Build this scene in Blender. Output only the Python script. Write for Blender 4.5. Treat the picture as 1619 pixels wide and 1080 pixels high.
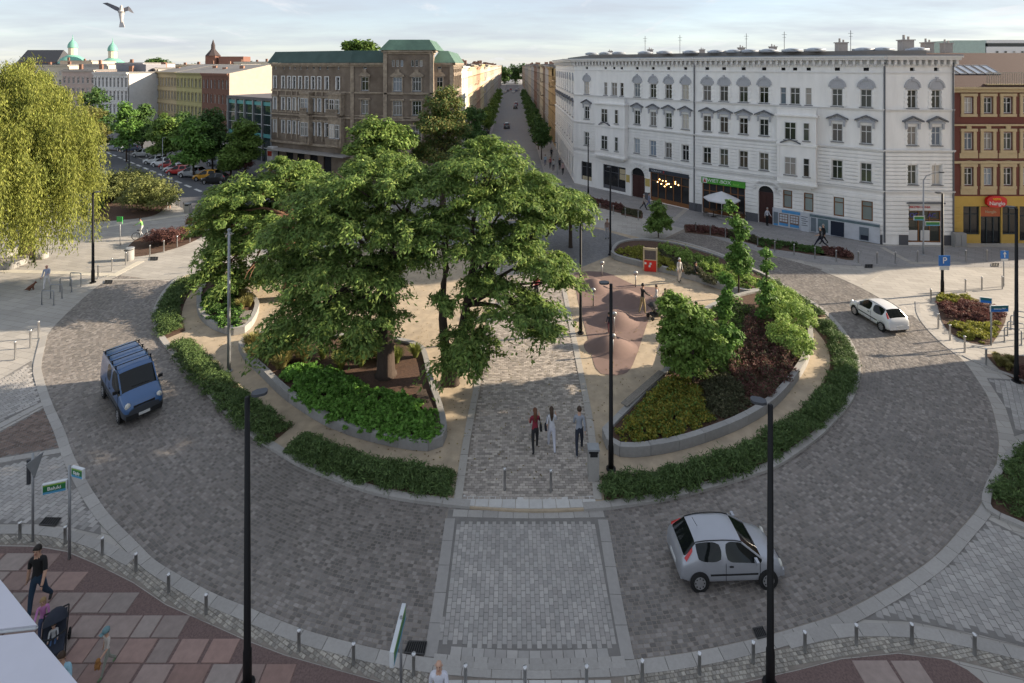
import bpy, math, random
import numpy as np
from mathutils import Vector, Matrix

for o in list(bpy.data.objects):
    bpy.data.objects.remove(o)
SC = bpy.context.scene
COL = SC.collection
rad = math.radians
rnd = random.Random(11)
rng = np.random.default_rng(11)

# ------------------------------------------------------------------ camera
H, F, CX, CY = 15.7, 800.0, 809.5, 103.0          # eye height, focal length and horizon in photo pixels
cam_data = bpy.data.cameras.new('camera')
cam = bpy.data.objects.new('camera', cam_data)
COL.objects.link(cam)
cam.location = (0, 0, H)
cam.rotation_euler = (rad(90), 0, 0)
cam_data.sensor_width = 36
cam_data.lens = 36 * F / 1619
cam_data.shift_y = (CY - 540) / 1619
cam_data.clip_start = 0.3
cam_data.clip_end = 6000
SC.camera = cam

# ------------------------------------------------------------------ sky and sun
SUN_AZ, SUN_EL = math.atan2(0.165, 0.986), rad(20)   # direction to the sun, from +X towards +Y
W = bpy.data.worlds.new('World')
SC.world = W
W.use_nodes = True
nt = W.node_tree
bg = nt.nodes['Background']
sky = nt.nodes.new('ShaderNodeTexSky')
sky.sky_type = 'NISHITA'
sky.sun_disc = False
sky.sun_elevation = SUN_EL
sky.sun_rotation = rad(90) - SUN_AZ
sky.air_density = 1.0
sky.dust_density = 0.3
sky.ozone_density = 2.0
tc = nt.nodes.new('ShaderNodeTexCoord')
sep = nt.nodes.new('ShaderNodeSeparateXYZ')
nt.links.new(tc.outputs['Generated'], sep.inputs[0])
def wmath(op, a, b=None, clamp=False):
    n = nt.nodes.new('ShaderNodeMath'); n.operation = op; n.use_clamp = clamp
    for i, q in enumerate((a, b)):
        if q is None: continue
        if isinstance(q, (int, float)): n.inputs[i].default_value = q
        else: nt.links.new(q, n.inputs[i])
    return n.outputs[0]
# clouds on a flat layer overhead: direction / height
zc = wmath('ADD', wmath('MAXIMUM', sep.outputs[2], 0.0), 0.11)
cx = wmath('DIVIDE', sep.outputs[0], zc); cy = wmath('DIVIDE', sep.outputs[1], zc)
comb = nt.nodes.new('ShaderNodeCombineXYZ')
nt.links.new(cx, comb.inputs[0]); nt.links.new(cy, comb.inputs[1])
def wnoise(scale, detail, rough, lo, hi, vs=(1, 1, 1)):
    m = nt.nodes.new('ShaderNodeMapping'); m.inputs['Scale'].default_value = vs
    nt.links.new(comb.outputs[0], m.inputs[0])
    n = nt.nodes.new('ShaderNodeTexNoise'); n.inputs['Scale'].default_value = scale
    n.inputs['Detail'].default_value = detail; n.inputs['Roughness'].default_value = rough
    nt.links.new(m.outputs[0], n.inputs['Vector'])
    r = nt.nodes.new('ShaderNodeMapRange'); r.interpolation_type = 'SMOOTHSTEP'
    r.inputs['From Min'].default_value = lo; r.inputs['From Max'].default_value = hi
    nt.links.new(n.outputs[0], r.inputs[0])
    return r.outputs[0]
puffs = wnoise(1.5, 7, 0.6, 0.56, 0.74, (1.5, .55, 1))
veil = wnoise(0.4, 5, 0.6, 0.25, 0.75, (1, 1.6, 1))
cl = wmath('MINIMUM', wmath('ADD', wmath('MULTIPLY', veil, 0.28), 0.68), 0.96)
mixc = nt.nodes.new('ShaderNodeMix'); mixc.data_type = 'RGBA'
nt.links.new(cl, mixc.inputs[0]); nt.links.new(sky.outputs[0], mixc.inputs[6])
mixc.inputs[7].default_value = (2.0, 2.14, 2.4, 1)
mixp = nt.nodes.new('ShaderNodeMix'); mixp.data_type = 'RGBA'
nt.links.new(wmath('MULTIPLY', puffs, 0.6), mixp.inputs[0]); nt.links.new(mixc.outputs[2], mixp.inputs[6])
mixp.inputs[7].default_value = (3.1, 3.1, 3.2, 1)
nt.links.new(mixp.outputs[2], bg.inputs[0])
bg.inputs[1].default_value = 0.1
sun_data = bpy.data.lights.new('sun', 'SUN')
sun = bpy.data.objects.new('sun', sun_data)
COL.objects.link(sun)
sd = Vector((math.cos(SUN_AZ) * math.cos(SUN_EL), math.sin(SUN_AZ) * math.cos(SUN_EL), math.sin(SUN_EL)))
sun.rotation_euler = (-sd).to_track_quat('-Z', 'Y').to_euler()
sun.location = (60, 20, 60)
sun_data.energy = 3.7
sun_data.angle = rad(0.6)
sun_data.color = (1.0, 0.85, 0.66)
SC.view_settings.view_transform = 'Standard'
SC.view_settings.look = 'None'
SC.view_settings.exposure = 1.62
SC.view_settings.gamma = 1
SC.view_settings.use_curve_mapping = False
SC.cycles.max_bounces = 6
SC.cycles.diffuse_bounces = 2
SC.cycles.adaptive_threshold = 0.025
SC.cycles.glossy_bounces = 2
SC.cycles.transmission_bounces = 3
SC.cycles.transparent_max_bounces = 4
SC.cycles.use_denoising = True

# ------------------------------------------------------------------ helpers
def G(x, y, h=0.0):
    d = F * (H - h) / (y - CY)
    return ((x - CX) / F * d, d)
def G3(x, y, h=0.0):
    a = G(x, y, h); return (a[0], a[1], h)
def at(x, y, Y):                       # point seen at photo pixel (x, y) standing at distance Y
    return ((x - CX) / F * Y, Y, H - (y - CY) / F * Y)
def pxof(X, Y, Z=0.0):
    return CX + F * X / Y, CY + F * (H - Z) / Y
def ppm(y):                            # photo pixels per metre for a thing standing at pixel row y
    return (y - CY) / H
def spline(pts, step=0.3):
    P = np.array(pts, float); P = np.vstack([2 * P[0] - P[1], P, 2 * P[-1] - P[-2]])
    out = []
    for i in range(1, len(P) - 2):
        p0, p1, p2, p3 = P[i - 1:i + 3]
        n = max(2, int(np.linalg.norm(p2 - p1) / step))
        for t in np.linspace(0, 1, n, endpoint=False):
            out.append(.5 * ((2 * p1) + (-p0 + p2) * t + (2 * p0 - 5 * p1 + 4 * p2 - p3) * t * t + (-p0 + 3 * p1 - 3 * p2 + p3) * t ** 3))
    out.append(P[-2])
    return np.array(out)
def gs(pts, step=0.4, h=0.0):          # smooth ground curve through photo pixels
    return spline([G(x, y, h) for x, y in pts], step)
def gp(pts, h=0.0):
    return np.array([G(x, y, h) for x, y in pts])
def inside(P, poly):
    x, y = P[:, 0], P[:, 1]; r = np.zeros(len(P), bool); q = np.asarray(poly); j = len(q) - 1
    for i in range(len(q)):
        xi, yi = q[i]; xj, yj = q[j]
        if yi != yj:
            c = ((yi > y) != (yj > y)) & (x < (xj - xi) * (y - yi) / (yj - yi) + xi)
            r ^= c
        j = i
    return r

def tag(o, label=None, cat=None, group=None, kind=None):
    if label: o['label'] = label
    if cat: o['category'] = cat
    if group: o['group'] = group
    if kind: o['kind'] = kind
    return o
def link(name, data, parent=None, loc=(0, 0, 0), rz=0.0, scale=None):
    o = bpy.data.objects.new(name, data)
    COL.objects.link(o)
    o.location = loc
    if rz: o.rotation_euler = (0, 0, rz)
    if scale is not None: o.scale = scale
    if parent is not None: o.parent = parent
    return o
def empty(name, loc=(0, 0, 0), rz=0.0, label=None, cat=None, group=None, kind=None):
    return tag(link(name, None, None, loc, rz), label, cat, group, kind)
def copy_tree(o, parent=None):
    c = o.copy(); COL.objects.link(c); c.parent = parent
    for ch in list(o.children): copy_tree(ch, c)
    return c
def mesh_np(name, V, Q, mats, smooth=False):    # V (n,3), Q (m,3|4)
    me = bpy.data.meshes.new(name)
    k = Q.shape[1]
    me.vertices.add(len(V)); me.vertices.foreach_set('co', np.ascontiguousarray(V, np.float32).ravel())
    me.loops.add(Q.size); me.loops.foreach_set('vertex_index', np.ascontiguousarray(Q, np.int32).ravel())
    me.polygons.add(len(Q)); me.polygons.foreach_set('loop_start', np.arange(0, Q.size, k, dtype=np.int32))
    me.polygons.foreach_set('loop_total', np.full(len(Q), k, np.int32))
    me.polygons.foreach_set('use_smooth', np.full(len(Q), smooth))
    for m in (mats if isinstance(mats, (list, tuple)) else [mats]): me.materials.append(m)
    me.update(calc_edges=True)
    return me
class MB:
    def __init__(s): s.v = []; s.f = []; s.m = []
    def add(s, vs, fs, m=0):
        b = len(s.v); s.v += [tuple(v) for v in vs]; s.f += [tuple(i + b for i in f) for f in fs]; s.m += [m] * len(fs); return s
    def box(s, c, d, rz=0.0, m=0, taper=1.0):
        hx, hy, hz = d[0] / 2, d[1] / 2, d[2] / 2; cs, sn = math.cos(rz), math.sin(rz); vs = []
        for z in (-hz, hz):
            t = taper if z > 0 else 1
            for x, y in ((-hx, -hy), (hx, -hy), (hx, hy), (-hx, hy)):
                x *= t; y *= t
                vs.append((c[0] + x * cs - y * sn, c[1] + x * sn + y * cs, c[2] + z))
        return s.add(vs, [(3, 2, 1, 0), (4, 5, 6, 7), (0, 1, 5, 4), (1, 2, 6, 5), (2, 3, 7, 6), (3, 0, 4, 7)], m)
    def prism(s, pts, z0, z1, m=0, bottom=True):
        n = len(pts); a = sum(pts[i][0] * pts[(i + 1) % n][1] - pts[(i + 1) % n][0] * pts[i][1] for i in range(n))
        if a < 0: pts = list(pts)[::-1]
        vs = [(p[0], p[1], z0) for p in pts] + [(p[0], p[1], z1) for p in pts]
        fs = [tuple(range(n, 2 * n))] + [(i, (i + 1) % n, n + (i + 1) % n, n + i) for i in range(n)]
        if bottom: fs.append(tuple(range(n - 1, -1, -1)))
        return s.add(vs, fs, m)
    def tube(s, pts, rs, n=8, m=0, cap=True):
        pts = [Vector(p) for p in pts]; k = len(pts)
        if isinstance(rs, (int, float)): rs = [rs] * k
        vs, fs = [], []; prev = None
        for i, p in enumerate(pts):
            d = (pts[min(i + 1, k - 1)] - pts[max(i - 1, 0)]).normalized()
            if prev is None:
                a = Vector((1, 0, 0)) if abs(d.x) < .9 else Vector((0, 1, 0)); prev = (a - d * a.dot(d)).normalized()
            else: prev = (prev - d * prev.dot(d)).normalized()
            b = d.cross(prev)
            for j in range(n):
                t = 2 * math.pi * j / n; vs.append(p + (prev * math.cos(t) + b * math.sin(t)) * rs[i])
        for i in range(k - 1):
            for j in range(n):
                fs.append((i * n + j, i * n + (j + 1) % n, (i + 1) * n + (j + 1) % n, (i + 1) * n + j))
        if cap: fs += [tuple(range(n - 1, -1, -1)), tuple(range((k - 1) * n, k * n))]
        return s.add(vs, fs, m)
    def lathe(s, prof, n=12, c=(0, 0, 0), m=0, axis='z'):
        vs, fs = [], []
        for r, z in prof:
            for j in range(n):
                t = 2 * math.pi * j / n; p = (r * math.cos(t), r * math.sin(t), z)
                if axis == 'y': p = (p[0], p[2], p[1])
                if axis == 'x': p = (p[2], p[0], p[1])
                vs.append((c[0] + p[0], c[1] + p[1], c[2] + p[2]))
        for i in range(len(prof) - 1):
            for j in range(n):
                q = (i * n + j, i * n + (j + 1) % n, (i + 1) * n + (j + 1) % n, (i + 1) * n + j)
                fs.append(q[::-1] if axis == 'y' else q)
        return s.add(vs, fs, m)
    def mesh(s, name, mats, smooth=False):
        me = bpy.data.meshes.new(name); me.from_pydata(s.v, [], s.f)
        mats = mats if isinstance(mats, (list, tuple)) else [mats]
        for m in mats: me.materials.append(m)
        if len(mats) > 1: me.polygons.foreach_set('material_index', s.m)
        if smooth: me.polygons.foreach_set('use_smooth', [True] * len(s.f))
        me.update(); return me
    def build(s, name, mats, parent=None, smooth=False, loc=(0, 0, 0), rz=0.0):
        return link(name, s.mesh(name, mats, smooth), parent, loc, rz)

TMP = bpy.data.scenes.new('workbench')          # small side scene in which skin and text are turned into meshes
def evaluated(ob):
    TMP.collection.objects.link(ob); vl = TMP.view_layers[0]; vl.update()
    me = bpy.data.meshes.new_from_object(ob.evaluated_get(vl.depsgraph)); bpy.data.objects.remove(ob); return me
# ------------------------------------------------------------------ materials
MATS = {}
def mat(name, c, rough=.75, var=.15, scale=2.0, bump=0.0, bscale=30.0, isl=0.0, obj=0.0, metal=0.0, c2=None, leaf=0.0, spec=.4, big=0.0, coat=0.0, stretch=(1, 1, 1)):
    if name in MATS: return MATS[name]
    m = bpy.data.materials.new(name); m.use_nodes = True; MATS[name] = m
    t = m.node_tree; N = t.nodes; L = t.links; b = N['Principled BSDF']
    def nd(k, **kw):
        n = N.new(k)
        for a, v in kw.items(): setattr(n, a, v)
        return n
    def mth(op, a, b2, cl=False):
        n = nd('ShaderNodeMath', operation=op, use_clamp=cl)
        for i, q in enumerate((a, b2)):
            if isinstance(q, (int, float)): n.inputs[i].default_value = q
            else: L.new(q, n.inputs[i])
        return n.outputs[0]
    geo = nd('ShaderNodeNewGeometry')
    mp = nd('ShaderNodeMapping'); mp.inputs['Scale'].default_value = stretch
    L.new(geo.outputs['Position'], mp.inputs[0]); pos = mp.outputs[0]
    def noise(s, det=4, ro=.6):
        n = nd('ShaderNodeTexNoise'); n.inputs['Scale'].default_value = s; n.inputs['Detail'].default_value = det; n.inputs['Roughness'].default_value = ro
        L.new(pos, n.inputs['Vector']); return n.outputs[0]
    col = None
    if c2 is not None:
        mx = nd('ShaderNodeMix', data_type='RGBA'); mx.inputs[6].default_value = (*c, 1); mx.inputs[7].default_value = (*c2, 1)
        src = None
        if isl or obj:
            oi = nd('ShaderNodeObjectInfo')
            src = mth('FRACT', mth('ADD', mth('MULTIPLY', oi.outputs['Random'], 7.31), mth('MULTIPLY', geo.outputs['Random Per Island'], 3.17)), 0)
        else:
            r = nd('ShaderNodeMapRange'); r.inputs['From Min'].default_value = .35; r.inputs['From Max'].default_value = .65
            L.new(noise(scale * .6), r.inputs[0]); src = r.outputs[0]
        L.new(src, mx.inputs[0]); col = mx.outputs[2]
    else:
        v = nd('ShaderNodeRGB'); v.outputs[0].default_value = (*c, 1); col = v.outputs[0]
    fac = mth('ADD', mth('MULTIPLY', mth('SUBTRACT', noise(scale), .5), var * 3), 1.0)
    if big: fac = mth('ADD', fac, mth('MULTIPLY', mth('SUBTRACT', noise(.25, 3), .5), big * 3))
    if isl or obj:
        oi = nd('ShaderNodeObjectInfo')
        s = mth('FRACT', mth('ADD', oi.outputs['Random'], geo.outputs['Random Per Island']), 0)
        fac = mth('MULTIPLY', fac, mth('ADD', mth('MULTIPLY', mth('SUBTRACT', s, .5), 2 * max(isl, obj)), 1.0))
    vm = nd('ShaderNodeVectorMath', operation='SCALE'); L.new(col, vm.inputs[0]); L.new(fac, vm.inputs['Scale'])
    L.new(vm.outputs[0], b.inputs['Base Color'])
    b.inputs['Roughness'].default_value = rough; b.inputs['Metallic'].default_value = metal
    b.inputs['Specular IOR Level'].default_value = spec; b.inputs['Coat Weight'].default_value = coat; b.inputs['Coat Roughness'].default_value = .08
    if bump:
        bn = nd('ShaderNodeBump'); bn.inputs['Strength'].default_value = min(1, bump); bn.inputs['Distance'].default_value = .02
        L.new(noise(bscale, 5), bn.inputs['Height']); L.new(bn.outputs[0], b.inputs['Normal'])
    if leaf:
        tr = nd('ShaderNodeBsdfTranslucent'); L.new(vm.outputs[0], tr.inputs[0]); ms = nd('ShaderNodeMixShader'); ms.inputs[0].default_value = leaf
        L.new(b.outputs[0], ms.inputs[1]); L.new(tr.outputs[0], ms.inputs[2]); L.new(ms.outputs[0], N['Material Output'].inputs[0])
    return m
def paver_mat(name, c, mortar, sx, sy, ang=0.0, var=.2, rough=.8, big=.08):
    """slabs too small or too far to pick apart: brick pattern in world coordinates"""
    if name in MATS: return MATS[name]
    m = bpy.data.materials.new(name); m.use_nodes = True; MATS[name] = m
    t = m.node_tree; N = t.nodes; L = t.links; b = N['Principled BSDF']
    g = N.new('ShaderNodeNewGeometry'); mp = N.new('ShaderNodeMapping'); mp.inputs['Rotation'].default_value = (0, 0, ang)
    L.new(g.outputs['Position'], mp.inputs[0])
    br = N.new('ShaderNodeTexBrick'); L.new(mp.outputs[0], br.inputs['Vector'])
    br.inputs['Color1'].default_value = (*[q * (1 - var) for q in c], 1); br.inputs['Color2'].default_value = (*[q * (1 + var) for q in c], 1)
    br.inputs['Mortar'].default_value = (*mortar, 1); br.inputs['Scale'].default_value = 1; br.inputs['Mortar Size'].default_value = .012
    br.inputs['Brick Width'].default_value = sx; br.inputs['Row Height'].default_value = sy; br.inputs['Mortar Smooth'].default_value = .3
    n = N.new('ShaderNodeTexNoise'); n.inputs['Scale'].default_value = .35; n.inputs['Detail'].default_value = 6; L.new(g.outputs['Position'], n.inputs['Vector'])
    r = N.new('ShaderNodeMapRange'); r.inputs['To Min'].default_value = 1 - big * 3; r.inputs['To Max'].default_value = 1 + big * 3; L.new(n.outputs[0], r.inputs[0])
    vm = N.new('ShaderNodeVectorMath'); vm.operation = 'SCALE'; L.new(br.outputs[0], vm.inputs[0]); L.new(r.outputs[0], vm.inputs['Scale'])
    L.new(vm.outputs[0], b.inputs['Base Color']); b.inputs['Roughness'].default_value = rough
    bn = N.new('ShaderNodeBump'); bn.inputs['Strength'].default_value = .3; bn.inputs['Distance'].default_value = .01; bn.invert = True
    L.new(br.outputs['Fac'], bn.inputs['Height']); L.new(bn.outputs[0], b.inputs['Normal'])
    return m
def glass_mat(name, c, rough=.06, c2=None):
    return mat(name, c, rough, .1, 1.5, obj=.5, c2=c2, spec=.5)

def sheet(name, poly, z, m, label=None, parent=None, kind='structure'):
    P = np.asarray(poly)
    a = np.sum(P[:, 0] * np.roll(P[:, 1], -1) - np.roll(P[:, 0], -1) * P[:, 1])
    if a < 0: P = P[::-1]
    me = bpy.data.meshes.new(name); me.from_pydata([(p[0], p[1], z) for p in P], [], [tuple(range(len(P)))]); me.materials.append(m)
    o = link(name, me, parent)
    if parent is None: tag(o, label, None, None, kind)
    return o

# ---- stones: laid pieces; the nearest 300 in view are objects, the rest one joined part
def unit_stone(name, m, inset=.09, k=0):
    r = random.Random(k); vs = []
    for x, y in ((-.5, -.5), (.5, -.5), (.5, .5), (-.5, .5)): vs.append((x, y, -1))
    for x, y in ((-.5, -.5), (.5, -.5), (.5, .5), (-.5, .5)):
        vs.append((x * (1 - 2 * inset * r.uniform(.5, 1.5)), y * (1 - 2 * inset * r.uniform(.5, 1.5)), r.uniform(-.12, 0)))
    mb = MB(); mb.add(vs, [(4, 5, 6, 7), (0, 1, 5, 4), (1, 2, 6, 5), (2, 3, 7, 6), (3, 0, 4, 7)]); return mb.mesh(name, m)
def stones(piece, parent, C, ang, lu, lv, z, m, depth=.03, inset=.09, nparts=300, rest='stuff_rest', alt=None):
    C = np.asarray(C); n = len(C)
    ang = np.broadcast_to(ang, n); lu = np.broadcast_to(lu, n); lv = np.broadcast_to(lv, n)
    px = CX + F * C[:, 0] / C[:, 1]; py = CY + F * H / C[:, 1]
    vis = (px > 4) & (px < 1615) & (py < 1077)
    d = np.where(vis, -np.hypot(C[:, 0], C[:, 1]) * 0 + lu * lv / C[:, 1] ** 2, -1)
    order = np.argsort(-d, kind='stable'); near = order[:nparts]; near = near[d[near] > 0]
    mask = np.ones(n, bool); mask[near] = False
    units = [unit_stone(piece, m, inset, k) for k in range(6)]
    for i in near:
        o = link(piece, units[i % 6], parent, (C[i, 0], C[i, 1], z + rnd.uniform(-.004, .003)), float(ang[i]), (lu[i], lv[i], depth))
    if alt is not None: am = alt[0][mask]
    C, ang, lu, lv = C[mask], ang[mask], lu[mask], lv[mask]; n = len(C)
    if n:
        q = np.array([(-.5, -.5), (.5, -.5), (.5, .5), (-.5, .5)])
        cs, sn = np.cos(ang)[:, None], np.sin(ang)[:, None]
        V = np.zeros((n, 8, 3))
        ins = 1 - 2 * inset * rng.uniform(.5, 1.5, (n, 4))
        for b, sc in ((0, np.ones((n, 4))), (4, ins)):
            x = q[:, 0] * lu[:, None] * sc; y = q[:, 1] * lv[:, None] * sc
            V[:, b:b + 4, 0] = C[:, :1] + x * cs - y * sn; V[:, b:b + 4, 1] = C[:, 1:2] + x * sn + y * cs
        V[:, :4, 2] = z - depth; V[:, 4:, 2] = z + rng.uniform(-.005, .003, (n, 1)) - rng.uniform(0, .003, (n, 4))
        base = np.array([(4, 5, 6, 7), (0, 1, 5, 4), (1, 2, 6, 5), (2, 3, 7, 6), (3, 0, 4, 7)])
        Q = (base[None] + 8 * np.arange(n)[:, None, None]).reshape(-1, 4)
        me = mesh_np(rest, V.reshape(-1, 3), Q, [m] + ([alt[1]] if alt is not None else []))
        if alt is not None: me.polygons.foreach_set('material_index', np.repeat(am.astype(np.int32), 5))
        o = link(rest, me, parent); o['kind'] = 'stuff'
def grid_cells(poly, ang, su, sv, bond=.5, gap=.012, jit=.0):
    P = np.asarray(poly); cs, sn = math.cos(ang), math.sin(ang)
    U = P[:, 0] * cs + P[:, 1] * sn; Vv = -P[:, 0] * sn + P[:, 1] * cs
    us = np.arange(math.floor(U.min() / su) - 1, U.max() / su + 1); vs = np.arange(math.floor(Vv.min() / sv), Vv.max() / sv + 1)
    u, v = np.meshgrid(us, vs); u = (u + bond * (np.abs(v) % 2)) * su + rng.normal(0, jit, u.shape) + su / 2; v = v * sv + sv / 2
    u, v = u.ravel(), v.ravel(); C = np.c_[u * cs - v * sn, u * sn + v * cs]
    ok = inside(C, P)
    for du, dv in ((-.45, -.45), (.45, -.45), (.45, .45), (-.45, .45)):
        ok &= inside(np.c_[C[:, 0] + du * su * cs - dv * sv * sn, C[:, 1] + du * su * sn + dv * sv * cs], P)
    return C[ok]
def band(piece, parent, curve, o0, o1, seg, z0, z1, m, skip=None):
    """row of kerb stones along a curve; offsets to the left of travel"""
    c = np.asarray(curve); dd = np.r_[0, np.cumsum(np.linalg.norm(np.diff(c, axis=0), axis=1))]
    n = max(1, int(dd[-1] / seg)); ts = np.linspace(0, dd[-1], n + 1)
    def pos(t): return np.array([np.interp(t, dd, c[:, 0]), np.interp(t, dd, c[:, 1])])
    def nor(t):
        a = pos(min(t + .3, dd[-1])) - pos(max(t - .3, 0)); a /= np.linalg.norm(a) + 1e-9; return np.array([-a[1], a[0]])
    for i in range(n):
        a, b = ts[i] + .008, ts[i + 1] - .008; mid = (a + b) / 2
        pp = pos(mid)
        if skip is not None and skip(pp): continue
        x, y = pxof(pp[0], pp[1])
        if x < -60 or x > 1680 or y > 1120: continue
        ring = []
        for t in (a, mid, b): ring.append(pos(t) + nor(t) * o0)
        for t in (b, mid, a): ring.append(pos(t) + nor(t) * o1)
        mb = MB(); mb.prism([tuple(r - pp) for r in ring], z0, z1 + rnd.uniform(-.003, .003), bottom=False)
        mb.build(piece, m, parent, loc=(pp[0], pp[1], 0))
# ------------------------------------------------------------------ ground, roads, pavements
M_GROUND = paver_mat('plaza paving', (.37, .345, .31), (.22, .2, .18), .9, .45, .25, .09, .8, .07)
M_WALK = paver_mat('pavement slabs', (.27, .26, .255), (.15, .145, .14), 1.0, .5, .75, .08, .8, .05)
M_JOINT = mat('joint sand', (.23, .2, .17), .95, .2, 3)
M_JOINT2 = mat('grey joint', (.19, .178, .165), .95, .2, 3)
M_EDGE = mat('edge slab', (.32, .302, .282), .75, .1, 6, obj=.06, big=.08)
M_SETTW = mat('worn sett', (.115, .103, .095), .5, .1, 7, isl=.3, obj=.3, c2=(.165, .15, .138), big=.2, spec=.55)
M_SETT = mat('granite sett', (.15, .132, .119), .6, .1, 7, isl=.4, obj=.4, c2=(.205, .187, .172), big=.24, spec=.55)
M_SETT2 = mat('reddish sett', (.15, .105, .085), .65, .1, 9, isl=.35, obj=.35, c2=(.18, .13, .105))
M_SETTL = mat('light cobble', (.27, .25, .22), .7, .12, 12, isl=.35, obj=.35, c2=(.34, .31, .26))
M_PAVER = mat('grey paver', (.37, .345, .32), .7, .1, 6, isl=.16, obj=.16, c2=(.32, .305, .285), big=.12)
M_PATH = mat('path paver', (.38, .335, .29), .75, .12, 8, isl=.32, obj=.32, c2=(.32, .285, .25), big=.08)
M_GRAN = mat('pale granite', (.35, .33, .305), .7, .12, 14, .12, 80, isl=.1, obj=.1, big=.06)
M_STRIP = mat('strip granite', (.36, .335, .3), .75, .1, 10, .1, 80, obj=.08, isl=.08)
M_WHITE = mat('white slab', (.5, .485, .46), .7, .1, 6, obj=.06, isl=.06, big=.05)
M_RED = mat('red granite slab', (.28, .175, .145), .62, .2, 5, .12, 90, obj=.16, isl=.16, c2=(.27, .225, .2), big=.1)
M_REDJ = mat('dark red setts', (.15, .1, .09), .8, .5, 22, .5, 50)
M_SAND = mat('compacted sand', (.45, .36, .255), .95, .2, 2.2, .3, 40, c2=(.36, .295, .215), big=.1)
M_RUB = mat('rubber surface', (.175, .12, .103), .9, .1, 2, .12, 120, c2=(.2, .135, .116))
M_SOIL = mat('bark soil', (.075, .045, .032), .95, .35, 14, .8, 40, c2=(.11, .062, .04))
M_ASPH = mat('asphalt', (.105, .108, .115), .9, .12, 3, .15, 90, big=.08)
M_PAINT = mat('road paint', (.62, .61, .58), .7, .12, 6)
M_CONC = mat('planter granite', (.31, .3, .285), .75, .12, 7, .15, 70, isl=.08, obj=.08)

def bumps(P, s, seed):
    r = np.random.default_rng(seed); h = np.zeros(len(P))
    for k in range(4):
        a = r.uniform(0, 6.28, 2); f = s * (1.0 + k * .9); h += np.sin(P[:, 0] * f * math.cos(a[0]) + P[:, 1] * f * math.sin(a[0]) + a[1]) / (1 + k * .5)
    return h / 2.6
ground = sheet('ground', [(-900, -60), (900, -60), (900, 3000), (-900, 3000)], 0.0, M_GROUND, 'grey paved ground of the square and the city beyond')

OUT = [(172, 443), (152, 455), (110, 492), (76, 530), (67, 573), (68.6, 594), (82.7, 636), (102, 678), (116, 717), (130, 745), (148, 777), (176, 816), (218, 858), (249, 888), (324, 931), (387, 958), (477, 994), (555, 1016), (637, 1034), (745, 1046.7), (838, 1050), (930.6, 1048), (992, 1044.5), (1084, 1033), (1168, 1016), (1237, 998.5), (1306, 977.5), (1344, 962), (1420.6, 920), (1478, 880), (1520.7, 834), (1548.5, 800.7), (1565, 763.7), (1578, 719), (1578, 686), (1565, 634), (1543, 597), (1524, 571), (1490, 540), (1451, 505), (1400, 473), (1353, 448), (1299, 426), (1250, 412), (1180, 392), (1100, 366), (1040, 346), (975, 331), (940, 322)]
ISL = [(290, 437), (276, 444), (260, 460), (246, 483), (241.7, 503), (250, 533), (268, 558), (283, 578), (311, 607), (344, 642), (392, 686), (435, 716), (480, 742), (531, 762), (582, 780.5), (633, 792), (684, 799), (727, 804), (836, 812), (945.5, 808), (995, 802), (1052, 793), (1103, 780.5), (1154, 766), (1220, 744), (1247, 728.6), (1294.5, 694), (1326, 662), (1349.6, 631), (1359, 596), (1359, 574), (1348, 546), (1326, 514.5), (1297.6, 487.7), (1240, 452), (1180, 420), (1120, 396), (1060, 380), (1010, 377)]
oc, ic = gs(OUT), gs(ISL)
C0 = np.array([-1.0, 31.0])
def polar(c):
    d = c - C0; a = np.degrees(np.arctan2(d[:, 1], d[:, 0])); a = np.where(a < 120, a + 360, a); i = np.argsort(a); return a[i], np.hypot(d[:, 0], d[:, 1])[i]
ao, ro = polar(oc); ai, ri = polar(ic)
crossing = gp([(709, 806), (957, 808), (997, 1047), (838, 1053), (676, 1040)])
th = np.radians(np.linspace(166.5, 405, 160))
ringp = [C0 + np.array([math.cos(t), math.sin(t)]) * np.interp(math.degrees(t), ao, ro) for t in th] + [C0 + np.array([math.cos(t), math.sin(t)]) * np.interp(math.degrees(t), ai, ri) for t in th[::-1]]
road = sheet('road', ringp, .004, M_JOINT, 'circular road of dark granite setts around the planted island')
cells = []
NR = 42
for k in range(NR):
    t = 166.5 + rnd.random() * .3
    while t < 404:
        a, b = np.interp(t, ai, ri), np.interp(t, ao, ro); r = a + (b - a) * (k + .5) / NR
        ln = rnd.uniform(.11, .19); dt = math.degrees(ln / r)
        tm = math.radians(t + dt / 2); cells.append((C0[0] + r * math.cos(tm), C0[1] + r * math.sin(tm), tm + math.pi / 2, ln - .014, (b - a) / NR - .014, k)); t += dt
cells = np.array(cells)
# courses follow the kerbs: turn each stone to the local direction of its course
def dirat(tm):
    d = .5; p = []
    for q in (tm - d, tm + d):
        r = .5 * (np.interp(q, ai, ri) + np.interp(q, ao, ro)); p.append((r * math.cos(math.radians(q)), r * math.sin(math.radians(q))))
    return math.atan2(p[1][1] - p[0][1], p[1][0] - p[0][0])
tab_t = np.arange(166, 406, .5); tab_d = np.unwrap([dirat(t) for t in tab_t])
dd = cells[:, :2] - C0; aa = np.degrees(np.arctan2(dd[:, 1], dd[:, 0])); aa = np.where(aa < 120, aa + 360, aa); cells[:, 2] = np.interp(aa, tab_t, tab_d)
ok = ~inside(cells[:, :2], crossing); cells = cells[ok]
worn = (np.abs(cells[:, 5] - 12) < 3.5) | (np.abs(cells[:, 5] - 27) < 3.5)
worn = (worn & (rng.random(len(cells)) < .42)) | (bumps(cells[:, :2], .55, 4) > .62)
stones('sett', road, cells[:, :2], cells[:, 2], cells[:, 3], cells[:, 4], .012, M_SETT, .009, .08, 300, 'setts_far', (worn, M_SETTW))

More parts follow.
